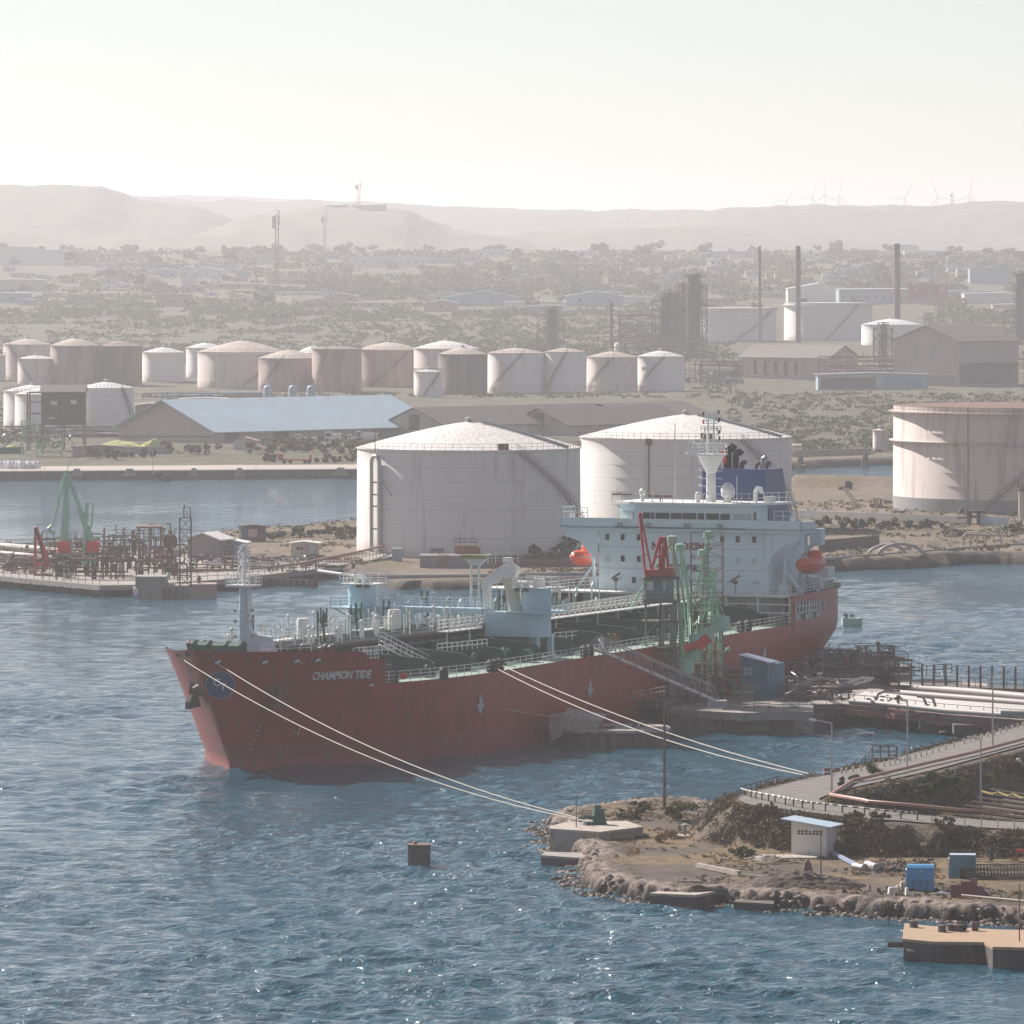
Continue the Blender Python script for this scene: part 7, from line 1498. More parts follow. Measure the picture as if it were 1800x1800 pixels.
pipe_run("thin pale pipe along the curved approach of the left jetty", [(330,1002,3.6),(420,1002,3.6),(520,992,3.6),(640,968,3.4),(690,955,3)], .22, m_pinkpipe, group="pipes on the left jetty")
c = P(262, 1000, LZ); k_ = c.y/F; t = thing("canopy", "flat rusty shelter roof on thin posts left of the lattice mast", "shelter", c); mb = MB(); mb.b2(-22*k_, 22*k_, -1, 5, 72*k_, 75*k_); mb.build("roof", m_rust, t); mb = MB(); [mb.tube((x*k_,y,0),(x*k_,y,72*k_),.1) for x in (-19, 0, 20) for y in (0,4)]; mb.rail([(-22*k_,-1,52*k_),(22*k_,-1,52*k_)],1,1.5,.05,2); mb.build("post", m_rust, t)
c = P(299, 1000, LZ); t = thing("process_vessel", "brick-red rounded vessel left of the lattice mast", "vessel", c); mb = MB(); mb.lathe((0,0,0), [(.5,0),(.5,38*k_),(1.1,42*k_),(1.25,50*k_),(1.0,58*k_),(.3,62*k_),(.3,68*k_),(.02,69*k_)], 14); mb.build("shell", m_rust, t, smooth=True); mb = MB(); mb.b2(-16*k_,20*k_,0,3,2,34*k_); mb.build("plinth", m_pinkw, t)
# small buildings on the land behind
def mp(x, y, z=2.2): return P(x, y, z)
gable("hut", "grey gabled concrete hut behind the lattice mast", "hut", mp(330, 978), R(-25), 6, 4.5, 2.9, 1.0, m_mauve, m_plasterw)
gable("hut", "low blue-white flat hut left of the ship's foremast", "hut", mp(372, 977), R(-4), 5.6, 5, 2.1, .5, m_roofblue, m_plasterw)
gable("hut", "small tan hut left of the low blue-white one", "hut", mp(361, 972), R(0), 1.6, 3, 2.2, .2, m_pinkw, m_plasterw)
gable("hut", "small square cream hut with a flat roof near the big numbered tank", "hut", mp(512, 980), R(-6), 4.3, 3.2, 2.3, .25, m_plaster, m_plasterw, [('f', .9, 1.3, .5, .5, m_glass), ('f', 1.6, 1.3, .4, .5, m_glass), ('f', 3.2, .1, .8, 1.9, m_gpale)])
gable("hut", "open-fronted dark shed with a blue panel on the rise", "shed", mp(424, 946, 2.6), R(-3), 4.2, 3, 2.0, .2, m_steel, m_steel, [('f', .1, .2, 1.0, 1.7, m_hutb), ('f', 1.3, .2, 1.6, 1.4, m_pinkw)])
gable("electrical_cabinet", "pale blue electrical cabinet at the foot of the numbered tank", "cabinet", mp(689, 979, 2.0), 0, 1.7, 1, 1.2, .05, m_roofblue, m_plasterw, over=.05)
c = mp(738, 1002, 1.0); wl_ = (864-738)*c.y/F; t = thing("pump_house", "long grey concrete tank block in front of the numbered tank", "concrete building", c, 0); mb = MB(); mb.b2(0, wl_, 0, 7, -1.5, 2.4); mb.build("wall", m_mauve, t); mb = MB(); [mb.path([(x,-.15,0),(x,-.15,2.3),(x,.2,2.7),(x,.7,2.6)],.1,5) for x in (3.1,3.6,4.1,4.6)]; mb.tube((.9,-.1,0),(.9,-.1,2.2),.05); mb.build("downpipe", m_pinkpipe, t)
c = mp(818, 976, 3.2); t = thing("separator_tank", "rust-red rectangular box with railings above the grey concrete block", "tank", c); mb = MB(); mb.b2(-1.8,1.9,0,2.5,-.5,1.5); mb.tube((1.9,1.2,.5),(2.5,1.2,.5),.9,n=10); mb.build("body", M("rust red", (.30,.11,.075), .7, var=.2), t); mb = MB(); mb.b2(-1.9,1.9,-.1,2.6,1.5,1.62); mb.rail([(-1.9,-.1,1.6),(1.9,-.1,1.6),(1.9,2.6,1.6),(-1.9,2.6,1.6),(-1.9,-.1,1.6)],1.1,.9,.05,2); mb.build("platform", m_rust, t)
for x, lab in ((-1.0, "left of two bright lamps above the red box"), (1.4, "right of two bright lamps above the red box")): lamp_pole(lab, c+Vector((x, 2, 1.6)), 2.4, .25, math.pi, .6, .04, (.4,.16,.14), "lamps above the red box", m_steel)
pipe_run("pale service pipe along the near shore of the numbered tank", [(560,1004,2.2),(640,1015,1.9),(760,1013,1.9),(900,1011,1.9),(1060,1008,1.9)], .3, m_pipew, group="shore pipes")
wallseg("long low brown wall right of the grey concrete block", P(866, 1000, 1.2), P(1060, 996, 1.2), 1.3, .3, m_maroon)
wallseg("pale bund wall in front of the tallest tank", P(1393, 910, 2.0), P(1702, 921, 2.0), 1.5, .4, m_plasterw)
wallseg("low blue and white signboard wall right of the tank's pipe gate", P(1724, 922, 2.0), P(1772, 924, 2.0), 1.55, .3, m_roofblue, "signboard", "signboard")
text_mesh("sign_lettering", "OPS. BEPERKT", .75, m_steel, lambda x, y, l: (0+x, -.18, -.1+y), [o for o in bpy.data.objects if o.name.startswith("signboard")][0])
t = thing("pipe_gate", "dark pipe gate and platform at the foot of the tallest tank's stair", "pipe structure", P(1712, 922, 2)); mb = MB(); mb.b2(-1.3,-.4,0,1,-.3,2.4); mb.b2(.5,1.3,0,1,-.3,2.4); mb.b2(-1.6,2.2,0,1.4,2.2,2.6); mb.extr([(-3,.2,2),(-2.2,.2,3.6),(-1.6,.2,2)],(0,.8,0)); mb.build("frame", m_steel, t); mb = MB(); mb.path([(-3.2,0,1.2),(-1,0,1.4),(.8,0,1.6),(3,0,1.4)],.2,6); mb.build("pipe", m_ref, t)
t = thing("silo", "narrow cream silo with a dark cap at the right edge", "silo", P(1797, 910, 2)); mb = MB(); mb.lathe((0,0,0), [(.75,-.5),(.75,5.2)], 16); mb.build("shell", m_plaster, t, smooth=True); mb = MB(); mb.lathe((0,0,5.2), [(.95,0),(.95,.4),(.8,.5),(.02,.55)], 16); mb.rail([(.95*math.cos(q),.95*math.sin(q),5.6) for q in np.linspace(0,6.28,9)],1,.6,.06,2); mb.build("cap", m_steel, t)
pipe_run("thick grey pipe along the shore below the pale bund wall", [(1430,985,2.0),(1500,979,2.0),(1600,972,2.0),(1720,962,2.2),(1830,955,2.2)], .32, m_mauve, group="shore pipes")
for i, (x, y, r_, lab) in enumerate([(1560, 976, 3.2, "left pipe expansion hoop on the right shore"), (1583, 978, 3.9, "right and larger pipe expansion hoop on the right shore")]):
    t = thing("pipe_hoop", lab, "pipe hoop", P(x, y, 1.8), 0, "expansion hoops"); mb = MB(); mb.path([(r_*math.cos(q)*1.0, 0, r_*.55*math.sin(q)) for q in np.linspace(math.pi, 0, 12)], .27, 8); mb.build("hoop", m_pipew, t, smooth=True); mb = MB(); [mb.box((q, 0, -.3), (.9,.9,.8)) for q in (-r_, r_)]; mb.build("footing", m_conc, t)
t = thing("pipe_hoop", "flat-topped pale pipe bridge on thin legs, right shore", "pipe hoop", P(1727, 955, 2.3), 0, "expansion hoops"); mb = MB(); mb.path([(-3.4,0,-.5),(-3.4,0,1.2),(-3.0,0,1.6),(2.8,0,1.4),(3.3,0,1.0),(3.3,0,-.8)], .2, 8); mb.path([(-2.2,0,-.5),(-2.1,0,1.1),(-1.7,0,1.5)], .18, 8); mb.build("hoop", m_pipew, t); mb = MB(); [mb.tube((x,0,-.4),(x,0,1.4),.05) for x in (-1,.6,2)]; mb.build("post", m_steel, t)
wallseg("dark fence of panels on the slope left of the pipe hoops", P(1440, 966, 2.4), P(1545, 957, 2.4), 1.6, .15, m_steel, "fence", "fence")
pipe_area("small dark railed manifold near the pipe bridge", 1650, 1682, 940, 932, 2.2, 1.3, 61, 14, [m_steel])
pipe_area("dark scrap machinery under the earth dike", 1530, 1556, 893, 886, 2.0, 1.5, 62, 14, [m_steel])
t = thing("dike_steps", "dark steps running down the earth dike", "steps", P(1494, 884, 2.0)); mb = MB(); [mb.tube((x-1.2,2,2.6),(x+1.0,-1,0),.09,n=4) for x in (0,.7)]; mb.build("stringer", m_steel, t); mb = MB(); [mb.b2(-1.2+.2*k, -.3+.2*k, 2-.28*k, 2.2-.28*k, 2.5-.25*k, 2.56-.25*k) for k in range(10)]; mb.build("tread", m_wood, t)
rb = random.Random(17)
for i, (x, y, w_, h_, mm) in enumerate([(1478,927,7,2.2,f_mid),(1500,930,6,1.9,f_mid),(1530,931,8,2.2,f_dark),(1560,930,5,1.7,f_dry),(1580,931,7,2.4,f_mid),(1612,931,6,2.0,f_mid),(1640,929,7,1.8,f_dark),(1445,926,6,1.8,f_dry),(1790,938,6,2.4,f_dark),(938,975,3.2,1.7,f_dark),(985,975,4.6,2.2,f_dry),(1005,970,5,3.0,f_dark),(1022,955,6,3.4,f_dry),(1488,862,4.2,2.0,f_mid),(500,945,8,1.8,f_mid),(530,943,8,2.1,f_mid),(565,945,9,2.0,f_dark),(600,943,8,2.3,f_mid),(618,948,7,2.4,f_mid),(470,948,7,1.5,f_dry),(1700,945,6,1.4,f_dry),(1745,968,8,1.3,f_gold)]):
    nm = ["leftmost big bush below the bund wall","second bush below the bund wall","darkest bush below the bund wall","dry bush below the bund wall","tallest bush below the bund wall","bush below the bund wall's middle","dark low bush below the right of the bund wall","dry bush just right of the ship's wing","dark bush at the right edge below the tank","dark round bush at the foot of the numbered tank","dry bush at the right foot of the numbered tank","dark bush between the two big tanks","dry bush beside the orange lifeboat","round bush on top of the earth dike","scrub bush at the left of the rise","scrub bush on the middle of the rise","dark bush on the rise","scrub bush near the left tank's foot","scrub bush touching the left side of the numbered tank","dry bush right of the open-fronted shed","dry low bush near the pipe gate","golden low bush at the right shore"][i]
    plant("bush", nm, "bush", P(x, y, 2.0), h_, w_, mm, 200+i, 380, .2, False, "bushes on the tank shore", 8, base=0)
def scatter_mid(n, seed, mat, name, size, hr):
    rs = np.random.RandomState(seed); Vs = []
    for _ in range(n):
        px = rs.choice([rs.uniform(300, 640), rs.uniform(1390, 1860), rs.uniform(860, 1060)]); y = rs.uniform(1060, 1380); x = (px-900)/F*y; z, s2 = mid_h(np.array([x]), np.array([y]))
        if s2[0] < 5 or fbm(np.array([x/9]), np.array([y/12]), 3, 77)[0] < .47: continue
        h = rs.uniform(*hr); V, _ = leafcloud(rs, [(x, y, z[0]+h*.3), (x+h, y, z[0]+h*.3)], [h, h*.8], 16, size, .55); Vs.append(V)
    V = np.concatenate(Vs); tag(np_mesh(name, V, np.arange(len(V)).reshape(-1, 4), mat), kind="stuff")
scatter_mid(2600, 5, f_mid, "shore_scrub", .16, (.3, .9)); scatter_mid(2200, 6, f_dry, "shore_grass", .12, (.2, .5))
# ================================================================ FOREGROUND PENINSULA
def gz(x, y): return float(fore_h(np.array([x]), np.array([y]), False)[0][0])
def G_(px, py, it=12):
    "photo pixel -> point on the peninsula ground"
    ds = np.arange(515, 712, .5); zs = H0-(py-YH)*ds/F; xs = (px-900)/F*ds; g = fore_h(xs, ds, False)[0]; k = np.where(zs <= g)[0]; k = k[0] if len(k) else len(ds)-1
    return Vector((float(xs[k]), float(ds[k]), float(g[k])))
mpp = lambda p: p.y/F
# concrete quays
def slab(label, corners, ztop, mat_top, mat_side=None, name="concrete_quay", zb=-1.6, cat="quay"):
    cs = [P(x, y, ztop) for x, y in corners]; c = sum(cs, Vector())/len(cs); t = thing(name, label, cat, (c.x, c.y, 0)); pl = [((q-c).x, (q-c).y) for q in cs]
    mb = MB(); mb.prism(pl, zb, ztop-.22); mb.build("body", mat_side or m_concd, t); mb = MB(); mb.prism([(x*1.012, y*1.012) for x, y in pl], ztop-.22, ztop); mb.build("top_slab", mat_top, t); return t
slab("raised pale concrete platform at the tip, carrying the green mooring hook", [(967,1456),(1054,1462),(1130,1453),(1100,1443),(1000,1444),(968,1452)], 2.15, m_concl, m_conc)
slab("dark low concrete block jutting from the rocks at the left", [(951,1503),(1006,1507),(1030,1508),(1022,1499),(960,1497)], .85, m_conc)
slab("concrete landing with a flat tan top at the front shore", [(1142,1570),(1222,1573),(1268,1565),(1246,1561),(1172,1563)], 1.05, m_concl)
slab("low dark ledge right of the tan-topped landing", [(1290,1585),(1360,1589),(1360,1583),(1295,1580)], .6, m_concd)
# right lower corner: massive barge-like quay
slab("massive dark concrete pontoon with a tan top in the lower right corner", [(1588,1650),(1640,1655),(1730,1656),(1745,1664),(2100,1672),(2100,1640),(1760,1634),(1640,1628),(1592,1623)], 1.6, M("tan stained concrete", (.36,.235,.15), .85, var=.2, scale=.6, col2=(.28,.24,.14), amt=(.5,.65), bmp=.2))
t = [o for o in bpy.data.objects if o.name.startswith("concrete_quay") and "pontoon" in o.get("label", "")][0]
c0 = Vector(t.location); mb = MB(); q = P(1590, 1650, 1.6)-c0; mb.tube((q.x+.1, q.y-.55, .35), (q.x+2.7, q.y-.85, .35), .55, n=12); mb.tube((q.x-1.2, q.y+2, .95), (q.x+.4, q.y+2, .95), .24, n=10); mb.build("rubber_fender", m_steel, t)
mb = MB(); [mb.lathe(((P(x, y, 1.6)-c0).x, (P(x, y, 1.6)-c0).y, 1.6), [(.35,0),(.3,.35),(.42,.5),(.02,.6)], 9) for x, y in ((1606,1630),(1656,1638),(1672,1636),(1684,1637))]; mb.box(((P(1714,1636,1.6)-c0).x, (P(1714,1636,1.6)-c0).y, 1.9), (.5,.4,.75)); mb.build("bollard", m_steel, t)
mb = MB()
for k in range(10): q = P(1670+k*2.4, 1636, 1.6)-c0; mb.tube((q.x, q.y, 1.75), (q.x+.2, q.y+.3, 1.85), .25, n=8)
mb.build("tyre_heap", m_tyre, t)
tp_ = P(1792, 1655, 1.6); t = thing("valve_pipe", "thin rusty standpipe with a valve at the right end of the pontoon", "pipe", tp_); mb = MB(); mb.tube((0,0,0),(0,0,4.4),.05); mb.build("pipe", m_rust, t); mb = MB(); mb.tube((-.25,0,1.0),(.3,0,1.0),.09); mb.tube((.05,0,.9),(.05,0,1.35),.12); mb.build("valve", m_steel, t)
# lone pile in the water
c = P(737, 1519, 0); t = thing("mooring_pile", "lone square dark pile standing in open water", "pile", c); mb = MB(); mb.prism([(-.98,-.6),(-.6,-.95),(.6,-.95),(.98,-.6),(.98,.7),(-.98,.7)], -1.5, 1.62); mb.build("body", m_concd, t); mb = MB(); mb.prism([(-1.03,-.6),(-.62,-1.0),(.62,-1.0),(1.03,-.6),(1.03,.75),(-1.03,.75)], 1.62, 1.78); mb.tube((-.5,0,1.78),(-.3,0,1.95),.18); mb.build("cap", m_rust, t)
# mooring hooks
def hook(label, c, rz, sc=1.0, mat=m_greend):
    t = thing("mooring_hook", label, "mooring hook", c, rz, "mooring hooks"); mb = MB(); mb.box((0,0,.12),(1.5*sc,1.1*sc,.24)); mb.box((.25*sc,0,.65*sc),(.95*sc,.8*sc,.95*sc),0,.7); mb.build("base", mat, t); mb = MB(); mb.tube((.2*sc,0,1.1*sc),(.2*sc,0,1.4*sc),.25*sc,n=10); mb.build("capstan", mat, t); mb = MB(); [mb.path([(-.2,y,.5*sc),(-.75*sc,y,.55*sc),(-1.15*sc,y,.42*sc),(-1.05*sc,y,.2*sc)],.11*sc,7) for y in (-.25*sc,.25*sc)]; mb.build("hook", mat, t)
hook("green mooring hook on the raised platform at the tip", P(1046, 1449, 2.15)+Vector((0,0,.0)), .2, 1.25)
hook("dark mooring hook where two lines reach the road corner", G_(1412, 1366)+Vector((0,.0,.25)), .3, .9, m_black); 
hook("green mooring winch beside the road corner fence", G_(1432, 1365)+Vector((0,.0,.2)), .1, .95)
t = thing("oil_drum", "rusty red drum with a white band beside the road", "drum", G_(1454, 1364)); mb = MB(); mb.lathe((0,0,0), [(.32,0),(.32,.75)], 12); mb.build("body", m_maroon, t); mb = MB(); mb.lathe((0,0,0), [(.33,.3),(.33,.45)], 12); mb.build("band", m_white, t)
# lamp posts
lamp_pole("tall dark wooden pole rising from the scrub before the dolphin", G_(1168, 1421), (1421-1226)*mpp(G_(1168,1421))*.98, .0, 0, 0, .13, (.3,.1,.14), mat=m_wood, hm=m_steel, cat="pole")
lamp_pole("thin short lamp post with a tilted tube beside the green hook", P(1013, 1454, 2.15), 54*mpp(P(1013,1454,2.15)), .3, 0, .45, .04, (.75,.1,.05), mat=m_rust)
for px, yb, yt, ad, lab, arm_ in ((1462,1398,1272,math.pi,"curved-arm lamp post on the golden grass inside the road bend",1.5),(1595,1355,1232,math.pi,"lamp post at the far side of the road, middle",.2),(1745,1316,1186,math.pi,"lamp post beyond the upper road, near the right edge",.2),(1724,1436,1300,math.pi,"lamp post before the rack of old pipes, lower right",.7)):
    b_ = G_(px, yb); lamp_pole(lab, b_, (yb-yt)*mpp(b_), arm_, ad, .18, .085, (.55,.2,.13), mat=m_galv, group="grey street lamps along the road")
b_ = G_(1535, 1358); lamp_pole("thin lamp post with a long slanted tube head beyond the road", b_, 70*mpp(b_), .0, math.pi, 0, .035, (1.5,.1,.07), mat=m_galv)
b_ = G_(1443, 1540); lamp_pole("rusty lamp post with a curved arm beside the white shed", b_, 78*mpp(b_), .7, math.pi, .15, .055, (.35,.2,.1), mat=m_wood)
# white shed
c = G_(1391, 1504); k = mpp(c); t = thing("shed", "white concrete shed with a sloping blue-grey roof and block vents", "shed", c, R(-22)); W_, L_ = 3.25, 2.6; H1, H2 = 3.0, 2.55; mb = MB()
mb.add([(0,0,-.4),(W_,0,-.4),(W_,L_,-.4),(0,L_,-.4),(0,0,H1),(W_,0,H2),(W_,L_,H2),(0,L_,H1)], [(3,2,1,0),(0,1,5,4),(1,2,6,5),(2,3,7,6),(3,0,4,7),(4,5,6,7)]); mb.build("wall", m_plasterw, t)
mb = MB(); mb.extr([(-.8,-.55,H1+.13),(W_+.55,-.55,H2-.03),(W_+.55,L_+.5,H2-.03),(-.8,L_+.5,H1+.13)], (0,0,.1)); mb.build("roof", m_roofblue, t)
mb = MB()
for i in range(7):
    for j in range(2): mb.b2(.6+i*.34, .6+i*.34+.22, -.03, .02, 1.85+j*.22, 2.0+j*.22)
mb.build("vent_block", m_glass, t); mb = MB(); mb.b2(-.04, .02, .55, 1.35, .05, 2.0); mb.build("door", M("ochre door", (.34,.18,.07), .6), t)
c2 = G_(1385, 1508); t = thing("concrete_apron", "cracked concrete apron with steps in front of the white shed", "apron", c2); mb = MB(); mb.b2(-3.4, 2.6, -.9, 2.2, -.3, .1); mb.build("slab", m_concl, t); mb = MB(); [mb.b2(-4.0-.3*k, -3.4-.3*k, -1.2, -.4, -.4, 0.02-.1*k) for k in range(4)]; mb.build("step", m_concl, t)
# blue cabins
c = G_(1594, 1566); t = thing("blue_enclosure", "bright blue round-topped enclosure with a pale round mark", "blue enclosure", c, R(-4)); W_, L_ = 2.25, 1.9; prof = [(0,0),(0,.85),(.03,1.3),(.2,1.75),(.5,1.95),(1.3,1.98),(1.75,1.75),(1.88,1.3),(1.9,.85),(1.9,0)]
mb = MB(); mb.extr([(0,y,z+.12) for y, z in prof], (W_,0,0)); mb.build("shell", m_tankblue, t); mb = MB(); mb.b2(-.03, W_+.03, -.06, -.0, .88, .98); mb.b2(-.02,W_+.02,-.07,.0,.02,.18); mb.build("trim", m_tankblue, t)
mb = MB(); [mb.b2(x-.02,x+.02,-.05,.0,.2,.86) for x in (.5,1.1,1.7)]; mb.b2(.15,2.1,.2,1.7,-.02,.13); mb.build("skid", m_steel, t); mb = MB(); mb.tube((1.15,.0,1.52),(1.15,.16,1.56),.13,n=16); mb.build("round_mark", m_roofblue, t); mb = MB(); mb.b2(-.12,-.02,.2,1.7,.2,1.7); mb.build("end_panel", M("pale blue end", (.5,.6,.66), .5), t)
c = G_(1668, 1546); t = thing("blue_enclosure", "darker teal enclosure with slanting ends and a small hatch", "blue enclosure", c, R(-4)); W_, L_ = 2.3, 2.0; mb = MB(); mb.add([(0,0,0),(W_,0,0),(W_,L_,0),(0,L_,0),(.08,.3,1.95),(W_-.08,.3,1.95),(W_-.08,L_-.3,1.95),(.08,L_-.3,1.95)], [(3,2,1,0),(4,5,6,7),(0,1,5,4),(1,2,6,5),(2,3,7,6),(3,0,4,7)]); mb.build("shell", m_teal, t)
mb = MB(); [mb.b2(x-.02,x+.02,.0,.06,.1,1.2) for x in (.3,.6,1.6,1.95)]; mb.build("rib", m_teal, t); mb = MB(); mb.b2(.95,1.35,-.03,.08,.05,.85); mb.build("hatch", m_glass, t); mb = MB(); mb.b2(.06,W_-.06,.25,L_-.25,1.95,2.02); mb.build("roof_panel", m_roofblue, t); mb = MB(); mb.b2(-.06,.02,.4,1.6,.1,1.7); mb.build("end_panel", M("pale blue end", (.5,.6,.66), .5), t)
for i, (px, py, w_, h_, lab) in enumerate([(1681,1577,.75,1.0,"leftmost narrow maroon steel box on the yard"),(1703,1575,1.25,1.15,"wide maroon steel box in the middle of three"),(1711,1574,.5,1.3,"tallest maroon box at the back of three")]):
    c = G_(px, py); t = thing("steel_box", lab, "steel box", c, R(-10), "maroon steel boxes"); mb = MB(); mb.box((0,i*.3,h_/2),(w_,.7,h_)); mb.build("body", m_maroon, t); mb = MB(); [mb.b2(x-.04,x+.04,i*.3-.4,i*.3-.35,0,h_+.06) for x in (-w_/2,0,w_/2)]; mb.b2(-w_/2-.05,w_/2+.05,i*.3-.41,i*.3-.35,h_-.1,h_+.05); mb.build("flange", m_maroon, t)
t = thing("tarpaulin_heap", "dark crumpled maroon heap leaning beside the steel boxes", "heap", G_(1722, 1576)); mb = MB(); mb.lathe((0,0,0), [(.6,0),(.5,.4),(.25,.75),(.02,.85)], 7); mb.build("heap", m_maroon, t); mb = MB(); mb.extr([(.2,-.3,0),(.9,-.3,0),(.3,-.2,.6)],(0,.2,0)); mb.build("fold", m_steel, t)
t = thing("scrap_sheet", "crumpled white sheet lying right of the bright blue enclosure", "sheet", G_(1652, 1573)); mb = MB(); mb.extr([(-.9,-.2,.03),(-.1,-.3,.12),(.9,.1,.05),(.3,.3,.1),(-.5,.2,.05)],(0,0,.04)); mb.build("sheet", m_plasterw, t); mb = MB(); mb.extr([(-.2,-.2,.14),(.5,.1,.22),(.1,.25,.2)],(0,0,.04)); mb.build("fold", m_roofblue, t)
for i, (px, py, w_, h_, mm, lab) in enumerate([(1570,1571,.85,.5,m_plasterw,"white plastic crate in the junk left of the bright blue enclosure"),(1586,1566,.35,.7,m_plaster,"cream can standing against the bright blue enclosure"),(1594,1573,.25,.55,m_plasterw,"small white can at the corner of the bright blue enclosure"),(1582,1562,.7,.25,m_concl,"flat cream lid on the junk")]):
    c = G_(px, py); mb = MB(); mb.box((0,0,h_/2),(w_,.5,h_),.2,.85); mb.box((0,0,h_),(w_*.7,.35,.08),.2); tag(mb.build("container", mm), lab, "container", "junk by the blue enclosure").location = c
# concrete trapezoid beacon & pedestal
t = thing("beacon_base", "brown tapered concrete base with a knob beside the shed's lamp post", "concrete base", G_(1420, 1538)); mb = MB(); mb.box((0,0,.55),(1.05,.9,1.15),0,.42); mb.build("base", M("brown concrete", (.2,.13,.09), .85), t); mb = MB(); mb.lathe((0,0,1.1), [(.12,0),(.16,.12),(.02,.24)], 8); mb.build("knob", m_rust, t)
t = thing("mooring_bollard", "small brown bollard left of the tapered base", "bollard", G_(1391, 1541)); mb = MB(); mb.lathe((0,0,0), [(.17,0),(.15,.3),(.22,.35),(.22,.45),(.02,.5)], 10); mb.build("post", m_rust, t); mb = MB(); mb.b2(-.25,.25,-.2,.2,-.05,.05); mb.build("foot", m_conc, t)
t = thing("stone_pedestal", "pedestal with a flat cap on a pale square slab", "pedestal", G_(1206, 1472)); mb = MB(); mb.b2(-1.15,.95,-.9,.9,-.2,.16); mb.build("slab", m_concl, t); mb = MB(); mb.tube((-.1,0,.16),(-.1,0,1.05),.15,.12,8); mb.build("post", m_conc, t); mb = MB(); mb.lathe((-.1,0,1.05), [(.32,0),(.42,.06),(.1,.2),(.02,.25)], 12); mb.build("cap", m_conc, t)
t = thing("hydrant_post", "small pale post stand behind the thorn bush", "post", G_(1231, 1440)); mb = MB(); mb.tube((-.15,0,0),(-.15,0,.75),.06); mb.tube((.2,0,0),(.2,0,.65),.05); mb.build("post", m_rust, t); mb = MB(); mb.box((0,0,.8),(.35,.25,.22)); mb.build("head", m_plaster, t)
t = thing("hydrant_post", "small pale gate-like stand at the foot of the embankment", "post", G_(1623, 1502)); mb = MB(); mb.tube((-.15,0,0),(-.15,0,.9),.05); mb.tube((.2,0,0),(.2,0,.9),.05); mb.build("post", m_rust, t); mb = MB(); mb.b2(-.25,.3,-.05,.05,.75,1.0); mb.build("head", m_plaster, t)
# long beams, pipes, rails
def lying(name, label, a, b_, r, mat, sq=True, cat="beam", group=None, lift=0):
    a, b_ = G_(*a), G_(*b_); a.z += r+lift; b_.z += r+lift; mb = MB(); mb.tube(a, b_, r, n=4 if sq else 12); return tag(mb.build(name, mat, loc=(a+b_)/2), label, cat, group)
lying("concrete_beam", "long pale concrete beam lying on the yard, left part", (1226,1527), (1300,1541), .27, m_concl)
lying("concrete_beam", "long thin beam continuing right to the spoil heap", (1300,1541), (1404,1552), .15, m_concl)
lying("concrete_beam", "flat slab strip at the front edge of the yard", (1196,1552), (1236,1554), .12, m_concl)
lying("steel_pipe", "blue-grey beam slanting from the shed to the scrap", (1462,1503), (1508,1526), .2, m_tankblue if False else M("blue grey beam", (.3,.36,.5), .5), cat="pipe")
lying("steel_pipe", "grey pipe lying at the end of the blue-grey beam", (1501,1527), (1518,1530), .24, m_galv, False, "pipe")
lying("steel_pipe", "big pale pipe with a dark open end before the scrap pile", (1524,1526), (1541,1532), .34, m_grey, False, "pipe")
lying("steel_pipe", "thin pale pipe along the front edge of the right yard", (1690,1577), (1860,1592), .1, m_plaster, False, "pipe")
def heap(name, label, px, py, wx, wy, h, mat, seed, cat="heap", kind=None, rough=.35):
    c = G_(px, py); xs = np.linspace(-1, 1, 60); X, Y = np.meshgrid(xs, xs); rr = np.hypot(X, Y); n_ = fbm(X*3+seed, Y*3, 4, seed)-.5; Z = h*np.clip(1-rr**1.7, -.1, 1)*(1+rough*n_*3) + (fbm(X*14, Y*14, 2, seed)-.5)*.22*h*(rr < .95) - .1
    o = np_mesh(name, np.stack([X*wx, Y*wy, Z], -1).reshape(-1, 3), gridfaces(60, 60), mat, smooth=True); o.location = c; return tag(o, label, cat, kind=kind)
m_spoil = M("dark spoil", (.085,.062,.052), .95, var=.35, scale=1.5, bmp=.8, bscale=4)
heap("spoil_heap", "long dark heap of spoil before the shed's lamp post", 1405, 1557, 5.8, 3.0, 1.25, m_spoil, 3)
heap("spoil_heap", "small rubble mound at the shed apron steps", 1352, 1512, 1.5, 1.0, .55, m_conc, 5)
heap("spoil_heap", "low earth bump under the shed apron", 1372, 1518, 3.2, 1.2, .5, M("bump earth", (.17,.125,.09), .95, var=.2), 6)
def rubble(label, px0, px1, py0, py1, n, seed, mats, name="scrap_pile", kind=None, sz=(.2, 1.2)):
    rs = random.Random(seed); c = G_((px0+px1)/2, (py0+py1)/2); t = thing(name, label, "scrap", c)
    for j, mm in enumerate(mats):
        mb = MB()
        for _ in range(n):
            g = G_(rs.uniform(px0, px1), rs.uniform(py0, py1), 3)-c; L = rs.uniform(*sz); a = rs.uniform(0, 3.14)
            if rs.random() < .5: e = g+Vector((math.cos(a)*L, math.sin(a)*L, rs.uniform(0, .5))); mb.tube(g+Vector((0,0,.12)), e+Vector((0,0,.1)), rs.uniform(.04,.1), n=4)
            else: mb.box(g+Vector((0,0,rs.uniform(.05,.45))), (L*.5, L*.4, rs.uniform(.05,.4)), a, rs.uniform(.6,1))
        tag(mb.build("scrap", mm, t), kind="stuff")
rubble("long pile of dark scrap timber and metal behind the bright blue enclosure", 1540, 1640, 1520, 1534, 55, 1, [m_steel, m_rust, m_wood])
rubble("scrap of broken boards right of the two grey pipes", 1512, 1560, 1518, 1532, 14, 2, [m_maroon, m_wood])
rubble("low clutter along the front shore left of the bright blue enclosure", 1480, 1590, 1566, 1575, 16, 3, [m_wood, m_rust], sz=(.2, .7))
t = thing("pallet_stack", "dark stack of pallets and frames right of the teal enclosure", "pallets", G_(1755, 1545)); mb = MB()
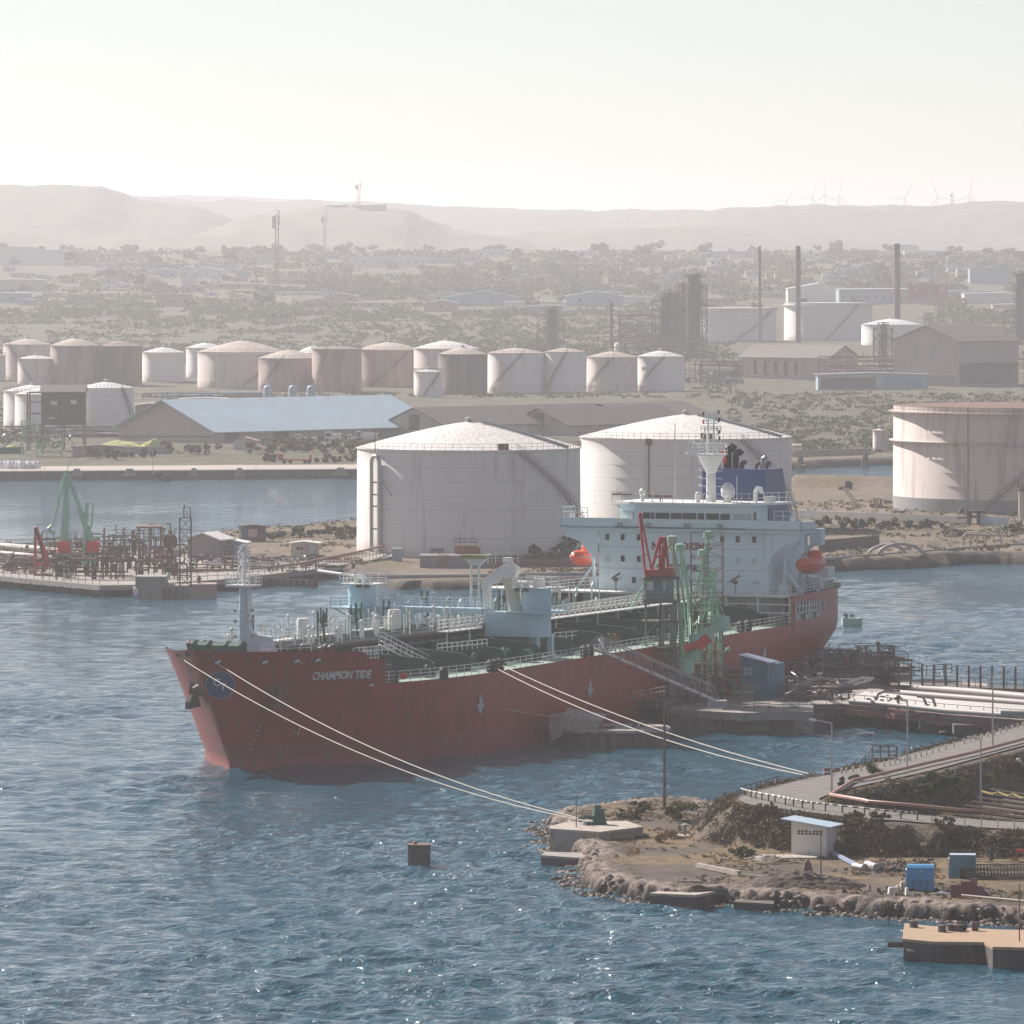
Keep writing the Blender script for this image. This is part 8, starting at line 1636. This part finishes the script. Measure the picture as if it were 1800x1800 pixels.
for k in range(3):
    for x in np.arange(-2.6, 3.4, .28): mb.b2(x, x+.07, -1+k*.9, -.93+k*.9, 0, .5+.3*k)
    mb.b2(-2.7, 3.4, -1.02+k*.9, -.94+k*.9, .45+.3*k, .55+.3*k); mb.b2(-2.7, 3.4, -1.02+k*.9, -.94+k*.9, .1, .18)
mb.build("slats", m_wood, t); mb = MB(); mb.lattice((0,.5), 5.5, 2.2, 0, 1.5, .7, .04, .03); mb.build("frame", m_steel, t)
t = thing("mobile_crane_jib", "red jib with a dark hooked head poking in at the right edge", "crane jib", G_(1782, 1522)); mb = MB(); mb.tube((-1.9,0,1.45),(.4,0,1.25),.1,n=5); mb.tube((-1.9,0,1.5),(-1.95,0,.4),.16,n=6); mb.build("head", m_black, t); mb = MB(); mb.tube((.2,0,1.3),(6,0,.8),.17,n=4); mb.build("jib", m_redb, t); mb = MB(); mb.b2(5,7.5,-.8,.8,-.1,1.2); mb.build("chassis", m_red, t)
# road fence with white rail and posts
fl = smooth_line([P(1302,1397,4.4),P(1320,1402.5,4.45),P(1372,1412,4.5),P(1410,1419.5,4.4),P(1464,1426,4.3),P(1555,1436,4.1),P(1612,1440.5,3.9)], 5); c = fl[len(fl)//2]; t = thing("road_barrier", "white-railed barrier on short posts round the outer road bend", "barrier", c); mb = MB(); mb.path([p-c+Vector((0,-.4,.62)) for p in fl], .085, 6); mb.build("rail", m_white, t); mb = MB(); [mb.tube(a-c+Vector((0,-.41,.62)), a.lerp(b_, .5)-c+Vector((0,-.41,.62)), .095, n=6) for a, b_ in zip(fl[:-1], fl[1:])]; mb.build("dark_stripes", m_steel, t)
acc = 0; pts = []; 
for a, b_ in zip(fl[:-1], fl[1:]):
    acc += (b_-a).length
    if acc > 1.25: pts.append(b_); acc = 0
for p in pts: mb = MB(); mb.b2((p-c).x-.07, (p-c).x+.07, (p-c).y-.48, (p-c).y-.34, -.9+p.z-c.z, .66+p.z-c.z); mb.build("post", m_wood, t)
fl2 = [P(1302,1397,4.4),P(1330,1390,4.4),P(1352,1384,4.4),P(1372,1378,4.4)]; c = fl2[1]; t = thing("chain_fence", "dark chain fence on posts behind the tip of the road bend", "fence", c); mb = MB(); mb.path([p-c+Vector((0,0,.75)) for p in fl2], .045, 5); mb.path([p-c+Vector((0,0,.4)) for p in fl2], .03, 5); mb.build("chain", m_steel, t)
for a, b_ in zip(fl2[:-1], fl2[1:]):
    for q in (0, .33, .66): p = a.lerp(b_, q)-c; mb = MB(); mb.tube(p+Vector((0,0,-.5)), p+Vector((0,0,.8)), .05, n=5); mb.build("post", m_steel, t)
kb = None
ul = smooth_line([P(x, y, 4.5)+Vector((0,.9,0)) for x, y in ((1480,1361.5),(1555,1349),(1610,1335),(1678,1314),(1800,1279),(1900,1250))], 6); acc = 0; cnt = 0
for a, b_ in zip(ul[:-1], ul[1:]):
    L = (b_-a).length; n = max(1, int(L/2.3))
    for k in range(n):
        p = a.lerp(b_, k/n); z = gz(p.x, p.y)
        if kb is None: kb = MB(); kb.b2(-.09,.09,-.09,.09,-.4,.55); kb.b2(-.1,.1,-.1,.1,.55,.62); kb = tag(kb.build("kerb_post", m_plasterw), "short pale marker post in the row along the far edge of the upper road", "marker post", "marker posts along the upper road"); kb.location = (p.x, p.y, z)
        else: o = kb.copy(); COL.objects.link(o); o.location = (p.x, p.y, z)
lb = None
for px in np.arange(1638, 1830, 29):
    p = G_(px, 1452+(px-1638)*.06); 
    if lb is None: lb = MB(); lb.b2(-.05,.05,-.05,.05,-.4,.85); lb.b2(-.06,.06,-.06,.06,.85,.9); lb = tag(lb.build("kerb_post", m_plaster), "thin pale post in the row along the lower road's near edge", "marker post", "thin posts along the lower road"); lb.location = p
    else: o = lb.copy(); COL.objects.link(o); o.location = p
# stair platform by the water
c = P(1540, 1352, 3.6); k = mpp(c); t = thing("stair_platform", "dark steel stair and railed landing at the water behind the road", "stairs", c); mb = MB(); mb.b2(-6*k, 37*k, 0, 1.4, 1.0, 1.12); mb.rail([(-6*k,0,1.1),(37*k,0,1.1),(37*k,1.4,1.1),(-6*k,1.4,1.1)],1.15,.8,.05,2); mb.build("landing", m_steel, t)
mb = MB(); mb.extr([(-6*k,0,1.1),(-6*k,0,.8),(-38*k,0,-1.1),(-38*k,0,-.8)],(0,.12,0)); mb.extr([(-6*k,1.0,1.1),(-6*k,1.0,.8),(-38*k,1.0,-1.1),(-38*k,1.0,-.8)],(0,.12,0)); [mb.b2((-6-32*q)*k-.1,(-6-32*q)*k+.1,0,1.1,1.0-1.9*q,1.05-1.9*q) for q in np.linspace(0,1,10)]
mb.tube((-6*k,0,2.2),(-38*k,0,.3),.05); [mb.tube(((-6-32*q)*k,0,1.0-1.9*q),((-6-32*q)*k,0,2.2-1.9*q),.04) for q in np.linspace(0,1,6)]; mb.build("stair", m_steel, t); mb = MB(); [mb.tube((x*k,.6,-1.6),(x*k,.6,1.0),.07) for x in (-3,3,30)]; mb.build("post", m_steel, t)
# pinkish pipe round the basin
pp = [P(1800,1303,4.6),P(1710,1327,4.6),P(1620,1348,4.6),P(1560,1362.5,4.6),P(1520,1372,4.55),P(1500,1376,4.5),P(1460,1402,4.5),P(1520,1412,4.4),P(1527,1414,4.4),P(1600,1420,4.2),P(1680,1428,3.9),P(1760,1432,3.7),P(1775,1432,3.6)]
pp = [P(2050,1232,4.6)] + pp; c = pp[7]; mb = MB(); mb.path([q-c+Vector((0,0,.26)) for q in pp], .17, 9); o = mb.build("pipeline", m_pinkpipe, smooth=True); o.location = c; tag(o, "long pinkish pipe edging the sunken ground inside the road bend", "pipeline")
t = thing("pipe_valve", "dark valve with a handwheel by the corner of the pinkish pipe", "valve", G_(1478, 1384)); mb = MB(); mb.tube((-.3,0,.3),(.35,0,.45),.17,n=8); mb.tube((0,0,.2),(.1,0,.75),.1); mb.build("body", m_black, t); mb = MB(); mb.tube((.1,-.05,.75),(.1,.05,.8),.28,n=12); mb.build("handwheel", m_steel, t)
m_matte = M("matte shaded old pipe", (.05,.037,.032), .95, var=.3, spec=.1)  # colour darkened to carry the shade lying on the old pipes
# rack of old pipes in the basin
c = P(1790, 1400, 2.6); base_z = 2.6
for i in range(9):
    y0 = 1378+i*7.2; x0 = 1742-i*11; a, b_ = P(x0, y0+10, 2.7), P(1960, y0+44, 2.7); mb = MB(); mb.path([a, b_], .16, 6)
    tag(mb.build("old_pipe", m_matte, loc=(a+b_)/2), f"{['topmost','second','third','fourth','fifth','sixth','seventh','eighth','lowest'][i]} dark pipe lying in the rack at the right edge of the basin", "pipe", "dark pipes in the sunken rack")
mb = MB(); q = [P(1726,1392,3.1), P(1745,1397,3.1), P(1755,1394,3.1), P(1772,1400,3.1), P(1782,1397,3.1), P(1796,1404,3.1), P(1820,1402,3.1)]; c = q[3]
for a, b_ in zip(q[:-1], q[1:]): mb.extr([a-c, b_-c, b_-c+Vector((0,.5,0)), a-c+Vector((0,.5,0))], (0,0,.12))
o = mb.build("yellow_cover", m_yel); o.location = c; tag(o, "zigzag faded yellow cover strip over the old pipes", "cover")
t = thing("tank_dome", "small pale round dome at the right edge of the basin", "dome", G_(1790, 1353)); mb = MB(); mb.lathe((0,0,0), [(.1,0),(.1,.4),(.35,.5),(.38,.75),(.2,1.0),(.02,1.05)], 12); mb.build("dome", m_plasterw, t); mb = MB(); mb.b2(-.3,.3,-.3,.3,-.1,.08); mb.build("base", m_conc, t)
# bushes
for i, (px, py, h, w_, mm, n, lab, sz) in enumerate([
 (1636,1402,2.6,6.5,foliage("green bush leaves", (.045,.075,.022), (.09,.125,.045), 1.5),3600,"large rounded grey-green bush filling the sunken ground",.13),(1588,1403,1.8,4.5,f_dry,900,"dry brown bush left of the large green one",.12),(1664,1408,1.5,3.2,f_dry,700,"dry reddish bush in front of the large green one",.11),
 (1672,1428,1.3,2.0,f_lite,420,"bright green sapling beside the pinkish pipe",.12),(1690,1388,1.1,2.2,f_lite,420,"left of two bright yellow-green shrubs by the pipe rack",.1),(1728,1385,1.4,2.4,f_lite,520,"right and taller bright yellow-green shrub by the pipe rack",.1),
 (1795,1372,1.8,2.0,f_lite,420,"leafy shrub at the right edge under the dome",.12),(1540,1364,1.2,2.0,f_mid,360,"thin grey-green shrub on the road's inner verge",.1),(1503,1375,1.1,1.7,f_mid,260,"sparse sapling at the pipe corner",.09),
 (1185,1444,1.9,4.4,foliage("thorn leaves", (.07,.085,.035), (.13,.13,.06), 1.5),1500,"spreading thorn bush left of the tall wooden pole",.10),(1110,1440,1.3,3.6,f_dry,700,"dry grey scrub bush behind the raised platform",.09),(1128,1428,1.2,3.2,f_mid,600,"low scrub bush near the back shore",.09),
 (1302,1506,1.2,2.6,f_mid,700,"dark green bush at the foot of the earth bank",.09),(1165,1482,.9,1.8,f_gold,500,"straw-coloured tussock left of the pedestal",.08),(1178,1474,.9,1.6,f_gold,420,"straw-coloured tussock touching the pedestal slab",.08),
 (1500,1440,1.0,2.4,f_dry,500,"dry bush on the embankment right of the shed",.09),(1350,1432,1.1,2.4,f_dry,500,"dry bush on the bank under the bend",.09),(1545,1445,.9,2.6,f_mid,500,"green-brown bush at the embankment top",.09),(1660,1452,.9,2.2,f_mid,460,"low bush at the embankment top, right",.09)]):
    plant("bush", lab, "bush", G_(px, py), h, w_, mm, 300+i, n, sz, False, "bushes on the near peninsula", 11, base=0)
def fore_scatter(name, n, seed, mat, size, hr, cond, leaves=14, up=.6):
    rs = np.random.RandomState(seed); N = n*6; xs = rs.uniform(3, 100, N); ys = rs.uniform(520, 700, N)
    if "bank" in name or "golden" in name:
        rl = np.array([q[:2] for q in road_line]); k = rs.randint(0, len(rl)-1, N); f_ = rs.rand(N, 1); b_ = rl[k]*(1-f_)+rl[k+1]*f_; a_ = rs.uniform(0, 6.28, N); q = RW+rs.uniform(.3, 6.5, N); xs, ys = b_[:, 0]+q*np.cos(a_), b_[:, 1]+q*np.sin(a_)
    z, sdv, t, dr = fore_h(xs, ys); px = 900+F*xs/ys; ok = cond(xs, ys, z, sdv, t, dr) & (px < 1860); idx = np.where(ok)[0][:n]; Vs = []
    for i in idx:
        h = rs.uniform(*hr); V, _ = leafcloud(rs, [(xs[i], ys[i], z[i]+h*.35), (xs[i]+h*.7, ys[i]+h*.3, z[i]+h*.25)], [h*.8, h*.6], leaves, size, up); Vs.append(V)
    V = np.concatenate(Vs); tag(np_mesh(name, V, np.arange(len(V)).reshape(-1, 4), mat), kind="stuff")
nz = lambda x, y, s, seed: fbm(x/s, y/s, 3, seed)
fore_scatter("bank_scrub", 4200, 1, f_dry, .085, (.22, .75), lambda x, y, z, s, t, d: (t > .04) & (d > RW+1.3) & (s > 2) & (nz(x, y, 3, 4) > .44), 26)
fore_scatter("bank_scrub_green", 900, 2, f_mid, .085, (.2, .6), lambda x, y, z, s, t, d: (t > .04) & (d > RW+1.0) & (s > 2) & (nz(x, y, 5, 14) > .56), 24)
fore_scatter("golden_grass", 900, 3, f_gold, .06, (.12, .32), lambda x, y, z, s, t, d: (((d > RW+.3) & (d < RW+1.5) & (nz(x, y, 4, 24) > .46)) | ((t < .1) & (t > 0.005))) & (s > 3), 20)
fore_scatter("yard_grass", 3600, 4, f_gold, .07, (.08, .24), lambda x, y, z, s, t, d: (t < .2) & (s > 4.0) & (nz(x, y, 5, 34) > .54), 16, .4)
fore_scatter("yard_weeds", 1800, 5, f_mid, .07, (.1, .35), lambda x, y, z, s, t, d: (t < .2) & (s > 3.0) & (nz(x, y, 6, 44) > .56), 16, .5)
# shore boulders (uncountable fringe of rocks)
def boulders():
    rs = np.random.RandomState(9); Vs = []; Fs = []; b0_ = 0
    ico = []; 
    for k in range(5):
        for j in range(7): ico.append((math.sin((k+.5)/5*math.pi)*math.cos(j/7*6.283), math.sin((k+.5)/5*math.pi)*math.sin(j/7*6.283), math.cos((k+.5)/5*math.pi)))
    ico = np.array(ico); fc = np.array([(k*7+j, (k+1)*7+j, (k+1)*7+(j+1) % 7, k*7+(j+1) % 7) for k in range(4) for j in range(7)])
    cs = np.array([list(q) for q in coast[:38]]); L = 0
    for i in range(len(cs)-1):
        a, b_ = cs[i], cs[i+1]; n = int(np.hypot(*(b_-a))*13)
        for _ in range(n):
            q = a+(b_-a)*rs.rand(); nrm = np.array([-(b_-a)[1], (b_-a)[0]])/(np.hypot(*(b_-a))+1e-9); off = rs.normal()*.75
            p = q+nrm*off; r_ = rs.uniform(.1, .40)**1.1; V = ico*(1+rs.normal(size=(35, 1))*.26)*np.array([1.3, 1, .7])*r_; z = float(fore_h(np.array([p[0]]), np.array([p[1]]), False)[0][0]); V = V+np.array([p[0], p[1], max(-.1, min(z, 1.3))+r_*.1]); Vs.append(V); Fs.append(fc+b0_); b0_ += 35
    tag(np_mesh("shore_rocks", np.concatenate(Vs), np.concatenate(Fs), M("shore rock", (.12,.095,.085), .85, var=.35, scale=1.2, col2=(.26,.21,.18), amt=(.5,.62), bmp=.6, bscale=5)), kind="stuff")
boulders()
# ================================================================ HAZE
def make_haze():
    mb = MB(); mb.b2(-9500, 9500, -1900, 12800, -4, 168)
    m = bpy.data.materials.new("air haze"); m.use_nodes = True; nt = m.node_tree
    nt.nodes.remove(nt.nodes["Principled BSDF"]); v = nt.nodes.new("ShaderNodeVolumePrincipled")
    v.inputs["Color"].default_value = (.965, .955, .985, 1); v.inputs["Density"].default_value = HAZE; v.inputs["Anisotropy"].default_value = .45
    nt.links.new(v.outputs[0], nt.nodes["Material Output"].inputs["Volume"])
    try: m.volume_sampling = 'DISTANCE'
    except Exception: pass
    tag(mb.build("haze", m), kind="stuff")
make_haze()

# labels that came out the same for two or three neighbours get their place added
_d = {}
for o in bpy.data.objects:
    if o.parent is None and o.get("label") and str(o.get("group", "")).startswith(("buildings of the far", "trees of the far")): _d.setdefault(o["label"], []).append(o)
for k_, v_ in _d.items():
    if 1 < len(v_) < 4:
        v_.sort(key=lambda o: o.location.x/o.location.y)
        for i, o in enumerate(v_): o["label"] = " ".join(([["leftmost", "middle", "rightmost"][i]] if len(v_) == 3 else [["left-hand", "right-hand"][i]]) + k_.split())
